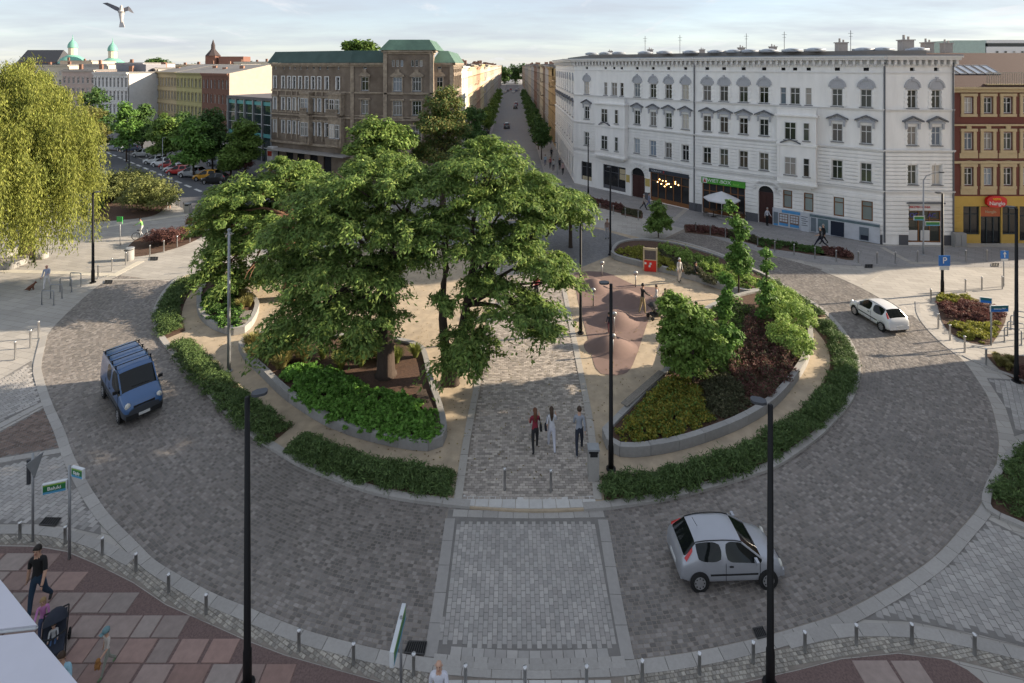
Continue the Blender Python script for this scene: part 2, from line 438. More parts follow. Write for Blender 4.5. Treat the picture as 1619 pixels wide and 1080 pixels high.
# crossing of grey pavers in front
crs = sheet('crossing', crossing, .008, M_JOINT2, 'raised crossing of grey rectangular pavers over the ring road')
inn = gp([(720, 822), (945, 823), (981, 1026), (838, 1032), (690, 1024)])
stones('paver', crs, grid_cells(inn, rad(90), .2, .135, .5), rad(90), .19, .127, .018, M_PAVER, .009, .03, 300, 'pavers_far')
for a, b in (((712, 820), (680, 1040)), ((953, 822), (993, 1044))):
    c = spline([G(*a), G((a[0] + b[0]) / 2, (a[1] + b[1]) / 2 + 8), G(*b)]); band('edge_slab', crs, c, -.17, .17, .8, 0, .02, M_EDGE)
c = gs([(712, 1030), (838, 1037), (962, 1033)]); band('edge_slab', crs, c, -.1, .1, .3, 0, .02, M_PAVER)
c = gs([(716, 812), (836, 815), (955, 813)]); band('edge_slab', crs, c, -.14, .14, .5, 0, .027, M_GRAN)

# outer kerb
okerb = empty('kerb', kind='structure', label='flush pale granite kerb along the outer edge of the ring road')
band('kerb_slab', okerb, gs(OUT[3:33]), -.34, -.02, .75, 0, .03, M_GRAN)
band('kerb_slab', okerb, gs([(0, 833), (60, 833), (110, 840), (165, 857), (215, 882)]), -.3, 0, .7, 0, .036, M_GRAN)
band('kerb_slab', okerb, gs([(1237, 1006), (1300, 991), (1354, 987), (1440, 990), (1541, 1009), (1640, 1034)]), -.33, 0, .7, 0, .036, M_GRAN)
band('kerb_slab', okerb, gs([(1640, 615), (1600, 596), (1560, 582), (1520, 562)]), -.25, 0, .7, 0, .034, M_GRAN)
band('kerb_slab', okerb, gs([(1454, 478), (1456, 496), (1467, 515), (1492, 541), (1519, 562)]), -.22, 0, .6, 0, .03, M_GRAN)
# cobble strips with the bollards
sl = gp([(-80, 834), (0, 836), (60, 836), (110, 844), (165, 861), (215, 887), (260, 914), (330, 950), (400, 982), (480, 1012), (560, 1035), (640, 1051), (684, 1058), (672, 1100), (640, 1092), (600, 1077), (520, 1055), (450, 1035), (390, 1012), (330, 985), (262, 955), (210, 920), (150, 890), (105, 871), (60, 863), (0, 862), (-80, 862)])
sr = gp([(990, 1063), (1106, 1051), (1190, 1034), (1270, 1014), (1330, 1003), (1400, 1001), (1480, 1006), (1560, 1022), (1660, 1046), (1660, 1085), (1545, 1052), (1500, 1042), (1420, 1032), (1330, 1041), (1260, 1059), (1185, 1076), (1140, 1088), (990, 1100)])
for i, pl in enumerate((sl, sr)):
    o = sheet('pavement', pl, .006, M_JOINT, ['strip of small pale cobbles along the red slab plaza beside the kiosk awning', 'strip of small pale cobbles below the silver hatchback'][i])
    C = grid_cells(pl, rad((-27, 8)[i]), .105, .095, .5, jit=.008); stones('cobble', o, C, rad((-27, 8)[i]) + rng.normal(0, .05, len(C)), .096, .086, .022, M_SETTL, .012, .07, 300, 'cobbles_far')
# white tactile slabs at the bottom of the crossing
tl = sheet('pavement', gp([(690, 1059), (985, 1062), (990, 1100), (680, 1100)]), .008, M_JOINT, 'strip of cream ribbed tactile slabs at the foot of the crossing')
C = grid_cells(gp([(690, 1059), (985, 1062), (992, 1100), (680, 1100)]), 0, .42, .3, 0); stones('slab', tl, C, 0, .412, .292, .034, M_WHITE, .026, .02, 100)
band('edge_slab', tl, gs([(684, 1049), (760, 1055), (838, 1057), (920, 1056), (990, 1053)]), -.06, .2, .36, 0, .033, M_GRAN)
# red granite plaza
rl = gp([(-400, 864), (0, 864), (60, 865), (105, 873), (150, 892), (210, 922), (262, 957), (330, 987), (390, 1014), (450, 1037), (520, 1057), (600, 1079), (640, 1094), (690, 1130), (690, 1400), (-400, 1400)])
rr = gp([(1140, 1090), (1185, 1078), (1260, 1061), (1330, 1043), (1420, 1034), (1500, 1044), (1530, 1060), (1580, 1100), (1580, 1400), (1140, 1400)])
for i, pl in enumerate((rl, rr)):
    o = sheet('pavement', pl, .01, M_REDJ, ['plaza of large reddish brown granite slabs where the family walks', 'plaza of large reddish brown slabs in the bottom right corner'][i])
    P = np.asarray(pl); Y = P[:, 1].min(); C = []; LU = []
    while Y < P[:, 1].max():
        X = P[:, 0].min() + rnd.random()
        while X < P[:, 0].max():
            w = rnd.choice((.55, .8, .8, .95)); C.append((X + w / 2, Y + .28)); LU.append(w - .02 if rnd.random() < .6 else w - .06); X += w + (.005 if rnd.random() < .55 else .04)
        Y += .575 + (.05 if rnd.random() < .5 else .01)
    C = np.array(C); LU = np.array(LU); k = np.ones(len(C), bool)
    for dx, dy in ((-.5, -.27), (.5, -.27), (.5, .27), (-.5, .27)): k &= inside(C + np.c_[dx * LU, np.full(len(C), dy)], pl)
    px_ = CX + F * C[:, 0] / C[:, 1]; k &= (px_ > -80) & (px_ < 1700) & (C[:, 1] > 11.5)
    stones('slab', o, C[k], 0, LU[k], .56, .026, M_RED, .018, .012, 300)
# aprons of the side streets
def apron(poly_px, label, m, su, sv, ang, bond=.5, inset=.07):
    pl = gp(poly_px); o = sheet('pavement', pl, .006, M_JOINT2, label)
    C = grid_cells(pl, ang, su, sv, bond); stones('paver', o, C, ang, su - .013, sv - .013, .016, m, .009, inset, 300, 'pavers_far'); return o
apron([(1350, 976), (1425, 933), (1490, 887), (1533, 845), (1556, 818), (1619, 850), (1760, 915), (1760, 1060), (1619, 1022), (1541, 1002), (1440, 983), (1370, 980)], 'grey square pavers of the side street at the bottom right', M_PAVER, .24, .2, rad(74), .5)
apron([(1560, 598), (1590, 645), (1604, 690), (1700, 660), (1700, 640), (1600, 600)], 'grey pavers beside the clipped hedge at the right edge', M_PAVER, .26, .2, rad(50), .5)
apron([(-200, 640), (0, 600), (50, 570), (56, 592), (70, 633), (0, 669), (-200, 760)], 'grey pavers of the side street left of the blue van', M_PAVER, .26, .2, rad(60), .5)
apron([(-200, 790), (0, 682), (74, 642), (98, 708), (0, 725), (-200, 765)], 'triangle of reddish setts left of the blue van', M_SETT2, .17, .12, rad(35), .5, .1)
apron([(-200, 775), (0, 733), (101, 716), (112, 745), (158, 815), (160, 846), (110, 834), (60, 829), (-200, 829)], 'grey pavers beneath the green direction signs', M_PAVER, .26, .2, rad(80), .5)
ob = empty('kerb', kind='structure', label='pale bands between the pavers left of the blue van')
band('kerb_slab', ob, gs([(-60, 706), (0, 675), (72, 637)]), -.14, .14, .8, 0, .03, M_GRAN)
band('kerb_slab', ob, gs([(-60, 739), (0, 729), (98, 713)]), -.14, .14, .8, 0, .03, M_GRAN)
# pavement and streets further off
sheet('pavement', gp([(903, 290), (1392, 389), (1505, 391), (1800, 391), (1800, 424), (1390, 422), (1299, 418), (1223, 404), (1100, 367), (975, 333), (908, 322)]), .012, M_WALK, 'grey slab pavement in front of the white tenement')
sheet('road', gp([(60, 222), (165, 230), (345, 297), (430, 330), (440, 352), (330, 352), (262, 315), (222, 283), (60, 246)]), .008, M_ASPH, 'asphalt street beside the car park')
sheet('car_park', gp([(60, 205), (300, 215), (440, 262), (440, 326), (345, 296), (165, 229), (60, 221)]), .012, paver_mat('car park paving', (.15, .145, .145), (.09, .09, .09), .4, .2, 1.1, .1), 'paved car park under the young trees')
sheet('road', [(-4.7, 56), (4.7, 56), (4.7, 1200), (-4.7, 1200)], .012, mat('street setts', (.17, .17, .178), .8, .15, 2, .3, 30, big=.08), 'straight grey street running away between the houses')
sheet('pavement', [(4.75, 66), (8.3, 66), (8.3, 1200), (4.75, 1200)], .03, M_WALK, 'pavement on the shaded side of the straight street')
sheet('pavement', [(-8.6, 70), (-4.75, 70), (-4.75, 1200), (-8.6, 1200)], .03, M_WALK, 'pavement on the sunny side of the straight street')
mk = empty('road_marking', kind='structure', label='white painted dashes along the car park street')
def dash(a, b, w=.12, z=.016, m=M_PAINT, par=mk, name='dash'):
    a, b = np.array(a), np.array(b); t = (b - a) / np.linalg.norm(b - a); n = np.array([-t[1], t[0]]) * w / 2
    me = bpy.data.meshes.new(name); me.from_pydata([(*(a - n), z), (*(b - n), z), (*(b + n), z), (*(a + n), z)], [], [(0, 1, 2, 3)]); me.materials.append(m); return link(name, me, par)
a, b = np.array(G(162, 238)), np.array(G(325, 306))
for i in range(14):
    dash(a + (b - a) * (i / 14), a + (b - a) * ((i + .6) / 14), .35)
# cream guide strips across the sunny plaza
gl = empty('guide_strip', kind='structure', label='cream stone guide strips across the sunny plaza')
for P in ([(33, 378), (120, 366), (230, 349), (306, 338)], [(-60, 426), (0, 428.5), (90, 431), (175, 435)], [(178, 437), (223, 413)]):
    band('strip_slab', gl, gs(P), -.28, .28, 1.1, 0, .012, mat('cream strip', (.52, .48, .4), .8, .06, 5, obj=.04))
gl = empty('guide_strip', kind='structure', label='cream stone guide strips on the far pavement by the tenement')
for P in ([(949, 365), (1009, 380)], [(1055, 357), (1085, 331)], [(1394, 391), (1437, 414)], [(1437, 416), (1520, 416)], [(1300, 427), (1353, 449), (1400, 474), (1440, 499)], [(1357, 449), (1388, 432)]):
    band('strip_slab', gl, gs(P), -.22, .22, 1.0, 0, .018, M_STRIP)
band('strip_slab', gl, gs([(172, 443), (290, 441), (420, 438)]), -.12, .12, 1.0, 0, .018, M_STRIP)

# ------------------------------------------------------------------ the island
IH = .1
ih = gs(ISL, h=IH)
top_px = [(950, 362), (860, 345), (760, 352), (600, 385), (420, 425)]
isl_poly = np.vstack([gs(ISL), gp(top_px)])
base = MB(); base.prism([tuple(p) for p in isl_poly], 0.0, IH - .01); island = base.build('island_ground', M_SAND); tag(island, 'beige compacted sand of the island inside the ring road', None, None, 'structure')
ik = empty('kerb', kind='structure', label='raised pale granite kerb around the planted island')
gap = gp([(729, 760), (944, 760), (944, 840), (729, 840)])
band('kerb_stone', ik, ic, -.02, .26, 1.0, 0, IH + .02, M_GRAN, skip=lambda p: bool(inside(np.array([p]), gap)[0]))
# paved path over the island
def gh(pts): return gp(pts, IH)
path_poly = gh([(727, 790), (744, 690), (762, 598), (776, 520), (789, 446), (795, 400), (878, 400), (886, 446), (902.6, 530), (917, 600), (929, 672), (942, 790)])
pth = sheet('path', path_poly, IH - .004, M_JOINT, 'paved path running over the island between the beds')
C = grid_cells(path_poly, 0, .2, .115, .5, jit=.004); stones('paver', pth, C, 0, .19, .107, IH + .016, M_PATH, .01, .04, 300, 'pavers_far')
band('edge_slab', pth, gs([(723, 790), (738, 690), (756, 598), (771, 520), (784, 446), (792, 400)], h=IH), -.17, .13, 1.0, IH - .02, IH + .02, M_STRIP)
band('edge_slab', pth, gs([(946, 790), (934, 672), (921, 600), (907, 530), (890, 446), (881, 400)], h=IH), -.13, .17, 1.0, IH - .02, IH + .02, M_STRIP)
stp = empty('step', kind='structure', label='low pale step where the path meets the crossing')
band('step_slab', stp, gs([(731, 795), (836, 800), (942, 797)]), -.22, .22, .45, 0, IH + .012, M_WHITE)
far_poly = gh([(795, 398), (878, 398), (900, 430), (965, 404), (1008, 380), (950, 363), (860, 346), (760, 353), (640, 378)])
sheet('pavement', far_poly, IH - .003, paver_mat('far setts', (.2, .195, .195), (.11, .11, .11), .2, .12, .3, .16), 'grey setts on the far end of the island by the lone tree')
# rubber play area with mounds
rubp = gh([(908, 433), (921, 429), (956, 430.5), (978, 439), (1008, 452), (1040, 455), (1039, 468), (1023, 513), (1008, 557), (997, 583), (984, 592), (960, 592.6), (942, 583), (930, 537), (921, 503), (913, 470)])
play = sheet('play_surface', spline(np.vstack([rubp, rubp[:1]]), .5)[:-1], IH + .004, M_RUB, 'reddish brown rubber play surface with low mounds')
def mound(px, py, rx, ry, h, rz=0):
    c = G(px, py, IH); V = [(0, 0, h)]; Fc = []
    n, rr_ = 24, (.15, .3, .45, .6, .75, .88, 1.0)
    for r in rr_:
        for j in range(n):
            t = 2 * math.pi * j / n; V.append((rx * r * math.cos(t), ry * r * math.sin(t), h * (1 - r * r) ** 1.7))
    for j in range(n): Fc.append((0, 1 + j, 1 + (j + 1) % n))
    for i in range(len(rr_) - 1):
        for j in range(n): Fc.append((1 + i * n + j, 1 + (i + 1) * n + j, 1 + (i + 1) * n + (j + 1) % n, 1 + i * n + (j + 1) % n))
    mb = MB(); mb.add(V, Fc); o = mb.build('mound', M_RUB, None, True, (c[0], c[1], IH + .003), rz); o.parent = play; return o
mound(941, 453, 1.1, 1.3, .5); mound(990, 473, 1.35, 1.4, .55); mound(973, 507, 1.45, 1.3, .6); mound(966, 549, 1.5, 1.2, .55)
# ------------------------------------------------------------------ foliage tools
def leaf_quads(C, D, N, ln, wd):
    n = len(C); S = np.cross(D, N); S /= np.linalg.norm(S, axis=1, keepdims=True) + 1e-9
    ln = np.broadcast_to(ln, n)[:, None]; wd = np.broadcast_to(wd, n)[:, None]
    V = np.empty((n, 4, 3)); V[:, 0] = C - D * ln * .5; V[:, 1] = C + S * wd * .5 - N * wd * .12; V[:, 2] = C + D * ln * .5; V[:, 3] = C - S * wd * .5 - N * wd * .12
    return V.reshape(-1, 3), np.arange(4 * n).reshape(n, 4)
def nrm(a): return a / (np.linalg.norm(a, axis=1, keepdims=True) + 1e-9)
def foliage(blobs, n, clump, ln, wd, droop=.3, up=.6, flat=.6, fill=.12, lo=.55, seed=1, gapf=2.4, spray=1.0):
    g = np.random.default_rng(seed); B = np.array(blobs, float); A = (B[:, 3] * B[:, 4] + B[:, 3] * B[:, 5] + B[:, 4] * B[:, 5]); A /= A.sum()
    Cs, Ns = [], []
    for b, a in zip(B, A):
        m = int(n * a)
        if m < 4: continue
        area = (b[3] * b[4] + b[3] * b[5] + b[4] * b[5]) * 4.19
        k = max(3, int(area / (clump * clump * gapf)))
        d = nrm(g.normal(size=(k, 3))); d[:, 2] = np.abs(d[:, 2]) * .55 + d[:, 2] * .45; d = nrm(d); r = g.uniform(lo, 1.02, (k, 1))
        cc = b[:3] + d * r * b[3:6]; cr = clump * g.uniform(.55, 1.25, (k, 1))
        i = g.integers(0, k, m); e = nrm(g.normal(size=(m, 3))); q = g.uniform(0, 1, (m, 1)) ** .45
        rd = nrm(d[i] * np.array([1, 1, .35])); off = e * q * cr[i] * np.array([1, 1, flat]); off += rd * (off * rd).sum(1, keepdims=True) * (spray - 1); P = cc[i] + off; P[:, 2] -= .25 * (spray - 1) * ((off * rd).sum(1) / clump) ** 2 * clump; out = e * .8 + d[i] * .5
        f = g.random(m) < fill; P[f] = b[:3] + nrm(g.normal(size=(f.sum(), 3))) * g.uniform(.2, .8, (f.sum(), 1)) * b[3:6]
        Cs.append(P); Ns.append(out)
    P = np.vstack(Cs); O = nrm(np.vstack(Ns)); m = len(P)
    Nn = nrm(O * .6 + np.array([0, 0, up]) + g.normal(0, .45, (m, 3)))
    D = nrm(O * np.array([1, 1, .3]) + g.normal(0, .5, (m, 3)) + np.array([0, 0, -droop])); D = nrm(D - Nn * (D * Nn).sum(1, keepdims=True))
    return leaf_quads(P, D, Nn, ln * g.uniform(.65, 1.3, m), wd * g.uniform(.7, 1.25, m))
def leafmat(name, c, c2, t=.3, v=.42): return mat(name, c, .6, .08, 1.5, isl=v, c2=c2, leaf=t, spec=.25)
L_LOC = leafmat('locust leaf', (.1, .175, .045), (.18, .265, .065), .38, .45)
L_LOC2 = leafmat('locust leaf light', (.165, .25, .055), (.27, .34, .09), .38, .4)
L_WIL = leafmat('willow leaf', (.17, .205, .04), (.29, .3, .065), .3, .5)
L_MAP = leafmat('maple leaf', (0.105, 0.182, 0.039), (0.168, 0.252, 0.056))
L_OAK = leafmat('dark leaf', (0.056, 0.119, 0.034), (0.098, 0.168, 0.042))
L_AUT = leafmat('browning leaf', (0.140, 0.154, 0.042), (0.210, 0.196, 0.063))
L_GUM = leafmat('sweetgum leaf', (0.084, 0.182, 0.035), (0.168, 0.294, 0.063))
L_JUN = leafmat('juniper', (.07, .12, .04), (.12, .18, .055), .2)
L_IVY = leafmat('broad cover leaf', (.11, .25, .04), (.18, .34, .065))
L_GOLD = leafmat('golden spiraea', (0.196, 0.196, 0.028), (0.280, 0.238, 0.042))
L_COT = leafmat('dark cotoneaster', (0.070, 0.081, 0.042), (0.119, 0.112, 0.063))
L_BAR = leafmat('purple barberry', (.12, .05, .048), (.19, .095, .075))
L_LIME = leafmat('light shrub leaf', (0.224, 0.336, 0.070), (0.350, 0.462, 0.126))
L_GRASS = leafmat('feather grass', (0.210, 0.196, 0.056), (0.350, 0.308, 0.126))
L_YEL = leafmat('yellow green cover', (0.224, 0.238, 0.042), (0.308, 0.294, 0.056))
M_BARK = mat('bark', (.06, .043, .033), .95, .35, 9, .9, 26, stretch=(1, 1, .25))
M_BARKR = mat('reddish bark', (.16, .085, .05), .95, .35, 9, .9, 26, stretch=(1, 1, .25))

def limb(mb, a, b, r0, r1, sag=.12, n=5, seg=6, seed=0):
    a, b = Vector(a), Vector(b); L = (b - a).length; r = random.Random(seed); pts, rs = [], []
    for i in range(n + 1):
        t = i / n; p = a.lerp(b, t); p.z += math.sin(t * math.pi) * L * sag
        if 0 < i < n: p += Vector((r.uniform(-1, 1), r.uniform(-1, 1), r.uniform(-.5, .5))) * L * .05
        pts.append(p); rs.append(r0 + (r1 - r0) * t)
    mb.tube(pts, rs, seg)
def tree(name, label, base, th, tr, blobs, n, clump, ln, wd, lm, bark=None, droop=.3, up=.6, flat=.6, fill=.12, group=None, seed=1, limbs=9, fork=None, lm2=None, top2=None, lo=.55, gapf=2.4, spray=1.0):
    bark = bark or M_BARK
    o = empty(name, base, 0, label, 'tree', group)
    B = [tuple(np.array(b[:3]) - np.array(base)) + tuple(b[3:]) for b in blobs]
    mb = MB(); r = random.Random(seed)
    top = fork or [(0, 0, th)]
    for k, t in enumerate(top):
        q = 1 if len(top) == 1 else .72
        ox = 0 if len(top) == 1 else (k - (len(top) - 1) / 2) * tr * .9
        x, y, z = t
        mb.tube([(ox, 0, -.05), (ox + x * .02, y * .02, .12), (ox + x * .25, y * .25, z * .35), (ox + x * .6, y * .6, z * .7), (x, y, z)], [tr * 1.55 * q, tr * 1.15 * q, tr * q, tr * .86 * q, tr * .62 * q], 10)
    mb.build('trunk', bark, o, True)
    lb = MB(); tt = 0
    for i, b in enumerate(sorted(B, key=lambda b: -b[3])[:limbs]):
        s = min(top, key=lambda t: (t[0] - b[0]) ** 2 + (t[1] - b[1]) ** 2)
        h = r.uniform(.8, 1.0); st = (s[0] * h, s[1] * h, s[2] * h)
        limb(lb, st, (b[0], b[1], b[2] - b[5] * .1), tr * r.uniform(.3, .5), tr * .1, .1, 5, 6, seed + i)
        for j in range(2):
            e = (b[0] + r.uniform(-.7, .7) * b[3], b[1] + r.uniform(-.7, .7) * b[4], b[2] + r.uniform(-.1, .6) * b[5])
            limb(lb, (b[0] * .7 + st[0] * .3, b[1] * .7 + st[1] * .3, b[2] * .7 + st[2] * .3), e, tr * .16, tr * .04, .05, 3, 5, seed + i * 3 + j)
    if lb.v: lb.build('branches', bark, o, True)
    V, Q = foliage(B, n, clump, ln, wd, droop, up, flat, fill, lo, seed, gapf, spray)
    if lm2 is None:
        link('crown', mesh_np('crown', V, Q, lm), o)
    else:                       # a random share of the leaves takes the second tone
        sel = np.random.default_rng(seed).random(len(Q)) < .4
        me = mesh_np('crown', V, Q, [lm, lm2]); me.polygons.foreach_set('material_index', sel.astype(np.int32)); link('crown', me, o)
    return o
def bl(x, y, rx, ry, Y, dy=1.25):
    p = at(x, y, Y); s = Y / F; return (*p, rx * s, rx * s * dy, ry * s)
def in_poly_points(poly, n, g):
    P = np.asarray(poly); lo, hi = P.min(0), P.max(0); out = []
    while sum(map(len, out)) < n:
        q = g.uniform(lo, hi, (n * 2, 2)); out.append(q[inside(q, P)])
    return np.vstack(out)[:n]
def cover(name, label, cat, poly, z, h, n, ln, wd, lm, up=.5, s=3.0, seed=1, edge=.3, parent=None, droop=.2, mixm=None, group=None, tuft=.2):
    """low planting: leaves over an uneven mounded surface"""
    g = np.random.default_rng(seed); poly = np.asarray(poly); P = in_poly_points(poly, n, g)
    d = np.full(len(P), 9.0)
    for i in range(len(poly)):
        a, b = poly[i - 1], poly[i]; ab = b - a; t = np.clip(((P - a) @ ab) / (ab @ ab + 1e-9), 0, 1); d = np.minimum(d, np.linalg.norm(P - a - t[:, None] * ab, axis=1))
    rim = np.sqrt(np.clip(d / edge, 0, 1)); top = h * rim * (.72 + .42 * bumps(P, s, seed) + .12 * bumps(P, s * 3.1, seed + 5)) + .03
    zz = top * (1 - g.uniform(0, 1, len(P)) ** 2.2 * .75)
    if tuft:                 # gather the leaves into uneven little bushes
        k = max(6, len(P) // 42); T = P[:k]; tt = top[:k] * g.uniform(.7, 1.25, k); i = g.integers(0, k, len(P)); tr_ = tuft * g.uniform(.6, 1.35, k)
        e = nrm(g.normal(size=(len(P), 3))); q = g.uniform(0, 1, (len(P), 1)) ** .5; e[:, 2] = np.abs(e[:, 2]); off = e * q * tr_[i][:, None]
        P = T[i] + off[:, :2]; zz = tt[i] * .45 + off[:, 2] / tuft * tt[i] * .5; zz *= g.uniform(.8, 1.05, len(P))
    C = np.c_[P, z + zz]; m = len(C); O = g.normal(0, .6, (m, 3)) + np.array([0, 0, up]); N = nrm(O)
    D = nrm(g.normal(0, 1, (m, 3)) + np.array([0, 0, -droop])); D = nrm(D - N * (D * N).sum(1, keepdims=True))
    V, Q = leaf_quads(C, D, N, ln * g.uniform(.6, 1.3, m), wd * g.uniform(.7, 1.25, m))
    me = mesh_np('foliage', V, Q, [lm] + ([mixm] if mixm else []))
    if mixm: me.polygons.foreach_set('material_index', (g.random(len(Q)) < .3).astype(np.int32))
    c = poly.mean(0); o = parent or empty(name, (c[0], c[1], z), 0, label, cat, group)
    f = link('foliage', me, o); f.location = (-o.location[0], -o.location[1], -o.location[2]) if parent is None else (0, 0, 0)
    return o
def blades(name, label, cat, poly, z, h, n, lm, w=.02, lean=.5, tuft=.35, seed=1, group=None):
    g = np.random.default_rng(seed); poly = np.asarray(poly); area = abs(np.sum(poly[:, 0] * np.roll(poly[:, 1], -1) - np.roll(poly[:, 0], -1) * poly[:, 1])) / 2
    k = max(4, int(area / (tuft * tuft * 2))); T = in_poly_points(poly, k, g); th_ = h * g.uniform(.6, 1.15, k)
    i = g.integers(0, k, n); a = g.uniform(0, 6.28, n); out = np.c_[np.cos(a), np.sin(a), np.zeros(n)]; le = lean * g.uniform(.1, 1, (n, 1))
    b = np.c_[T[i], np.full(n, z)] + out * tuft * .25 * g.uniform(0, 1, (n, 1)); hh = th_[i][:, None] * g.uniform(.5, 1, (n, 1)); U = np.array([0, 0, 1.0]); S = np.c_[-np.sin(a), np.cos(a), np.zeros(n)] * w
    m1 = b + U * hh * .6 + out * hh * le * .35; t1 = b + U * hh * (1 - .25 * le) + out * hh * le
    V = np.stack([b - S * .6, b + S * .6, m1 + S, m1 - S, t1 + S * .2, t1 - S * .2], 1).reshape(-1, 3); q = np.arange(n)[:, None] * 6
    Q = np.vstack([q + np.array([0, 1, 2, 3]), q + np.array([3, 2, 4, 5])])
    c = poly.mean(0); o = empty(name, (c[0], c[1], z), 0, label, cat, group)
    f = link('foliage', mesh_np('foliage', V, Q, lm), o, (-c[0], -c[1], -z)); return o
def ribbon(pts_px, w, h=0.0, taper=True):
    c = gs(pts_px, .4, h); t = np.gradient(c, axis=0); t /= np.linalg.norm(t, axis=1, keepdims=True); nn = np.c_[-t[:, 1], t[:, 0]]
    return np.vstack([c + nn * w / 2, (c - nn * w / 2)[::-1]])

# ------------------------------------------------------------------ planters on the island
WH = .42
def planter(label, pts, soil_z=.3, cat='planter'):
    P = gs(pts + [pts[0]], .35, IH); c = P.mean(0)
    a = np.sum(P[:-1, 0] * P[1:, 1] - P[1:, 0] * P[:-1, 1]); P = P if a > 0 else P[::-1]
    o = empty('planter', (c[0], c[1], IH), 0, label, cat)
    hold = []
    n0 = set(bpy.data.objects)
    band('wall_block', o, P, 0.0, .26, 1.25, 0, WH, M_CONC)
    for q in o.children: q.location = (q.location[0] - c[0], q.location[1] - c[1], 0)
    t = np.gradient(P, axis=0); t /= np.linalg.norm(t, axis=1, keepdims=True) + 1e-9; inner = P + np.c_[-t[:, 1], t[:, 0]] * .2
    me = bpy.data.meshes.new('soil'); me.from_pydata([(p[0] - c[0], p[1] - c[1], soil_z) for p in inner[:-1]], [], [tuple(range(len(inner) - 1))]); me.materials.append(M_SOIL); link('soil', me, o)
    return o
PL1 = [(377, 553), (386, 570), (411, 594), (443, 626), (474, 649), (512, 672), (562, 692), (613, 705), (659, 713), (689, 712), (705, 700), (706, 680), (697, 645), (686, 614), (677, 576), (670, 559), (650, 549), (600, 541), (500, 537), (430, 533), (388, 541)]
p1 = planter('long pale granite planter around the thick central tree trunk', PL1)
p2 = planter('small rounded granite planter beside the grey mast', [(322, 453), (311, 475), (314, 500), (330, 517), (355, 528), (381, 530), (399, 517), (410, 487), (396, 470), (378, 455), (355, 446), (335, 446)])
p3 = planter('granite planter with golden and purple shrubs by the litter bin', [(952, 692), (957, 708), (971, 719), (996, 724), (1054, 717), (1110, 702), (1177, 675), (1228, 642), (1263, 600), (1279, 570), (1285, 530), (1262, 492), (1225, 468), (1180, 470), (1120, 492), (1078, 530), (1062, 580), (1005, 638)])
p4 = planter('curved granite planter behind the red game board', [(965, 402), (972, 411), (1017, 423), (1068, 436), (1106, 447), (1139, 458), (1185, 469), (1215, 462), (1222, 448), (1180, 428), (1120, 405), (1060, 389), (1010, 384), (978, 389)])
PZ = IH + .3
def gz(p): return gp(p, PZ)
M_WOOD = mat('bench slat', (.1, .075, .058), .8, .25, 10, .3, 50, obj=.15)
M_WOODG = mat('grey bench wood', (.26, .235, .2), .85, .2, 10, .3, 50, obj=.15)
def bench_strip(label, a, b, w, m=None, n=9):
    """slatted seat lying on a planter wall, slats running along it"""
    A, B = Vector((*G(*a, IH + WH), IH + WH)), Vector((*G(*b, IH + WH), IH + WH)); d = B - A; L = d.length; rz = math.atan2(d.y, d.x)
    o = empty('bench', A, rz, label, 'bench')
    for i in range(n):
        mb = MB(); mb.box((0, 0, 0), (L, w / n * .68, .035)); mb.build('slat', m or M_WOOD, o, loc=(L / 2, (i + .5) * w / n - w, .055))
    for t in (.05, .5, .95):
        mb = MB(); mb.box((0, 0, 0), (.06, w, .03)); mb.build('bearer', mat('dark steel', (.03, .03, .032), .5, .1, 5, metal=.6), o, loc=(L * t, -w / 2, .02))
bench_strip('dark slatted bench on the planter wall beside the walking girls', (673, 617), (698, 678), .45)
bench_strip('grey slatted bench on the small rounded planter', (398, 492), (388, 512), .5, M_WOODG)
bench_strip('slatted bench on the wall beside the golden shrubs', (1052, 592), (992, 645), .35, M_WOODG)

cover('ground_cover', 'bright green broad leaved ground cover spilling over the planter', 'ground cover', gz([(447, 592), (470, 580), (520, 585), (575, 610), (620, 628), (668, 640), (690, 655), (697, 690), (680, 700), (640, 697), (590, 690), (540, 675), (490, 650), (462, 625)]), PZ, .55, 22000, .17, .13, L_IVY, .7, 2.6, 3, .25)
cover('ground_cover', 'dark green ground cover in the small rounded planter', 'ground cover', gz([(322, 470), (330, 460), (362, 462), (385, 490), (395, 505), (375, 520), (350, 520), (328, 507), (318, 488)]), PZ, .5, 7000, .16, .11, L_OAK, .7, 2.6, 4, .25, mixm=L_IVY)
blades('grass_tuft', 'tawny feather grass at the tip of the small planter', 'ornamental grass', gz([(334, 449), (362, 449), (392, 475), (400, 495), (388, 500), (365, 470)]), PZ, .8, 5000, L_GRASS, .018, .7, .4, 5)
blades('grass_tuft', 'tawny feather grass at the narrow end of the long planter', 'ornamental grass', gz([(388, 552), (420, 545), (470, 548), (500, 566), (470, 585), (430, 588), (400, 570)]), PZ, .85, 9000, L_GRASS, .018, .75, .45, 6)
blades('grass_tuft', 'green arching grass behind the thick central trunk', 'ornamental grass', gz([(500, 560), (560, 548), (650, 553), (660, 566), (600, 580), (530, 590)]), PZ, .8, 9000, leafmat('green grass', (0.140, 0.182, 0.042), (0.238, 0.252, 0.070)), .018, .75, .45, 7)
cover('shrub', 'golden green low shrubs at the near tip of the planter', 'shrub', gz([(974, 690), (990, 668), (1050, 606), (1085, 600), (1104, 612), (1112, 640), (1128, 664), (1075, 690), (1010, 703)]), PZ, .6, 20000, .12, .07, L_GOLD, .6, 4, 8, .3, mixm=L_MAP)
cover('shrub', 'dark grey green shrubs between golden and purple planting', 'shrub', gz([(1106, 614), (1150, 592), (1172, 615), (1184, 640), (1175, 652), (1130, 664), (1114, 640)]), PZ, .6, 9000, .11, .06, L_COT, .6, 5, 9, .3)
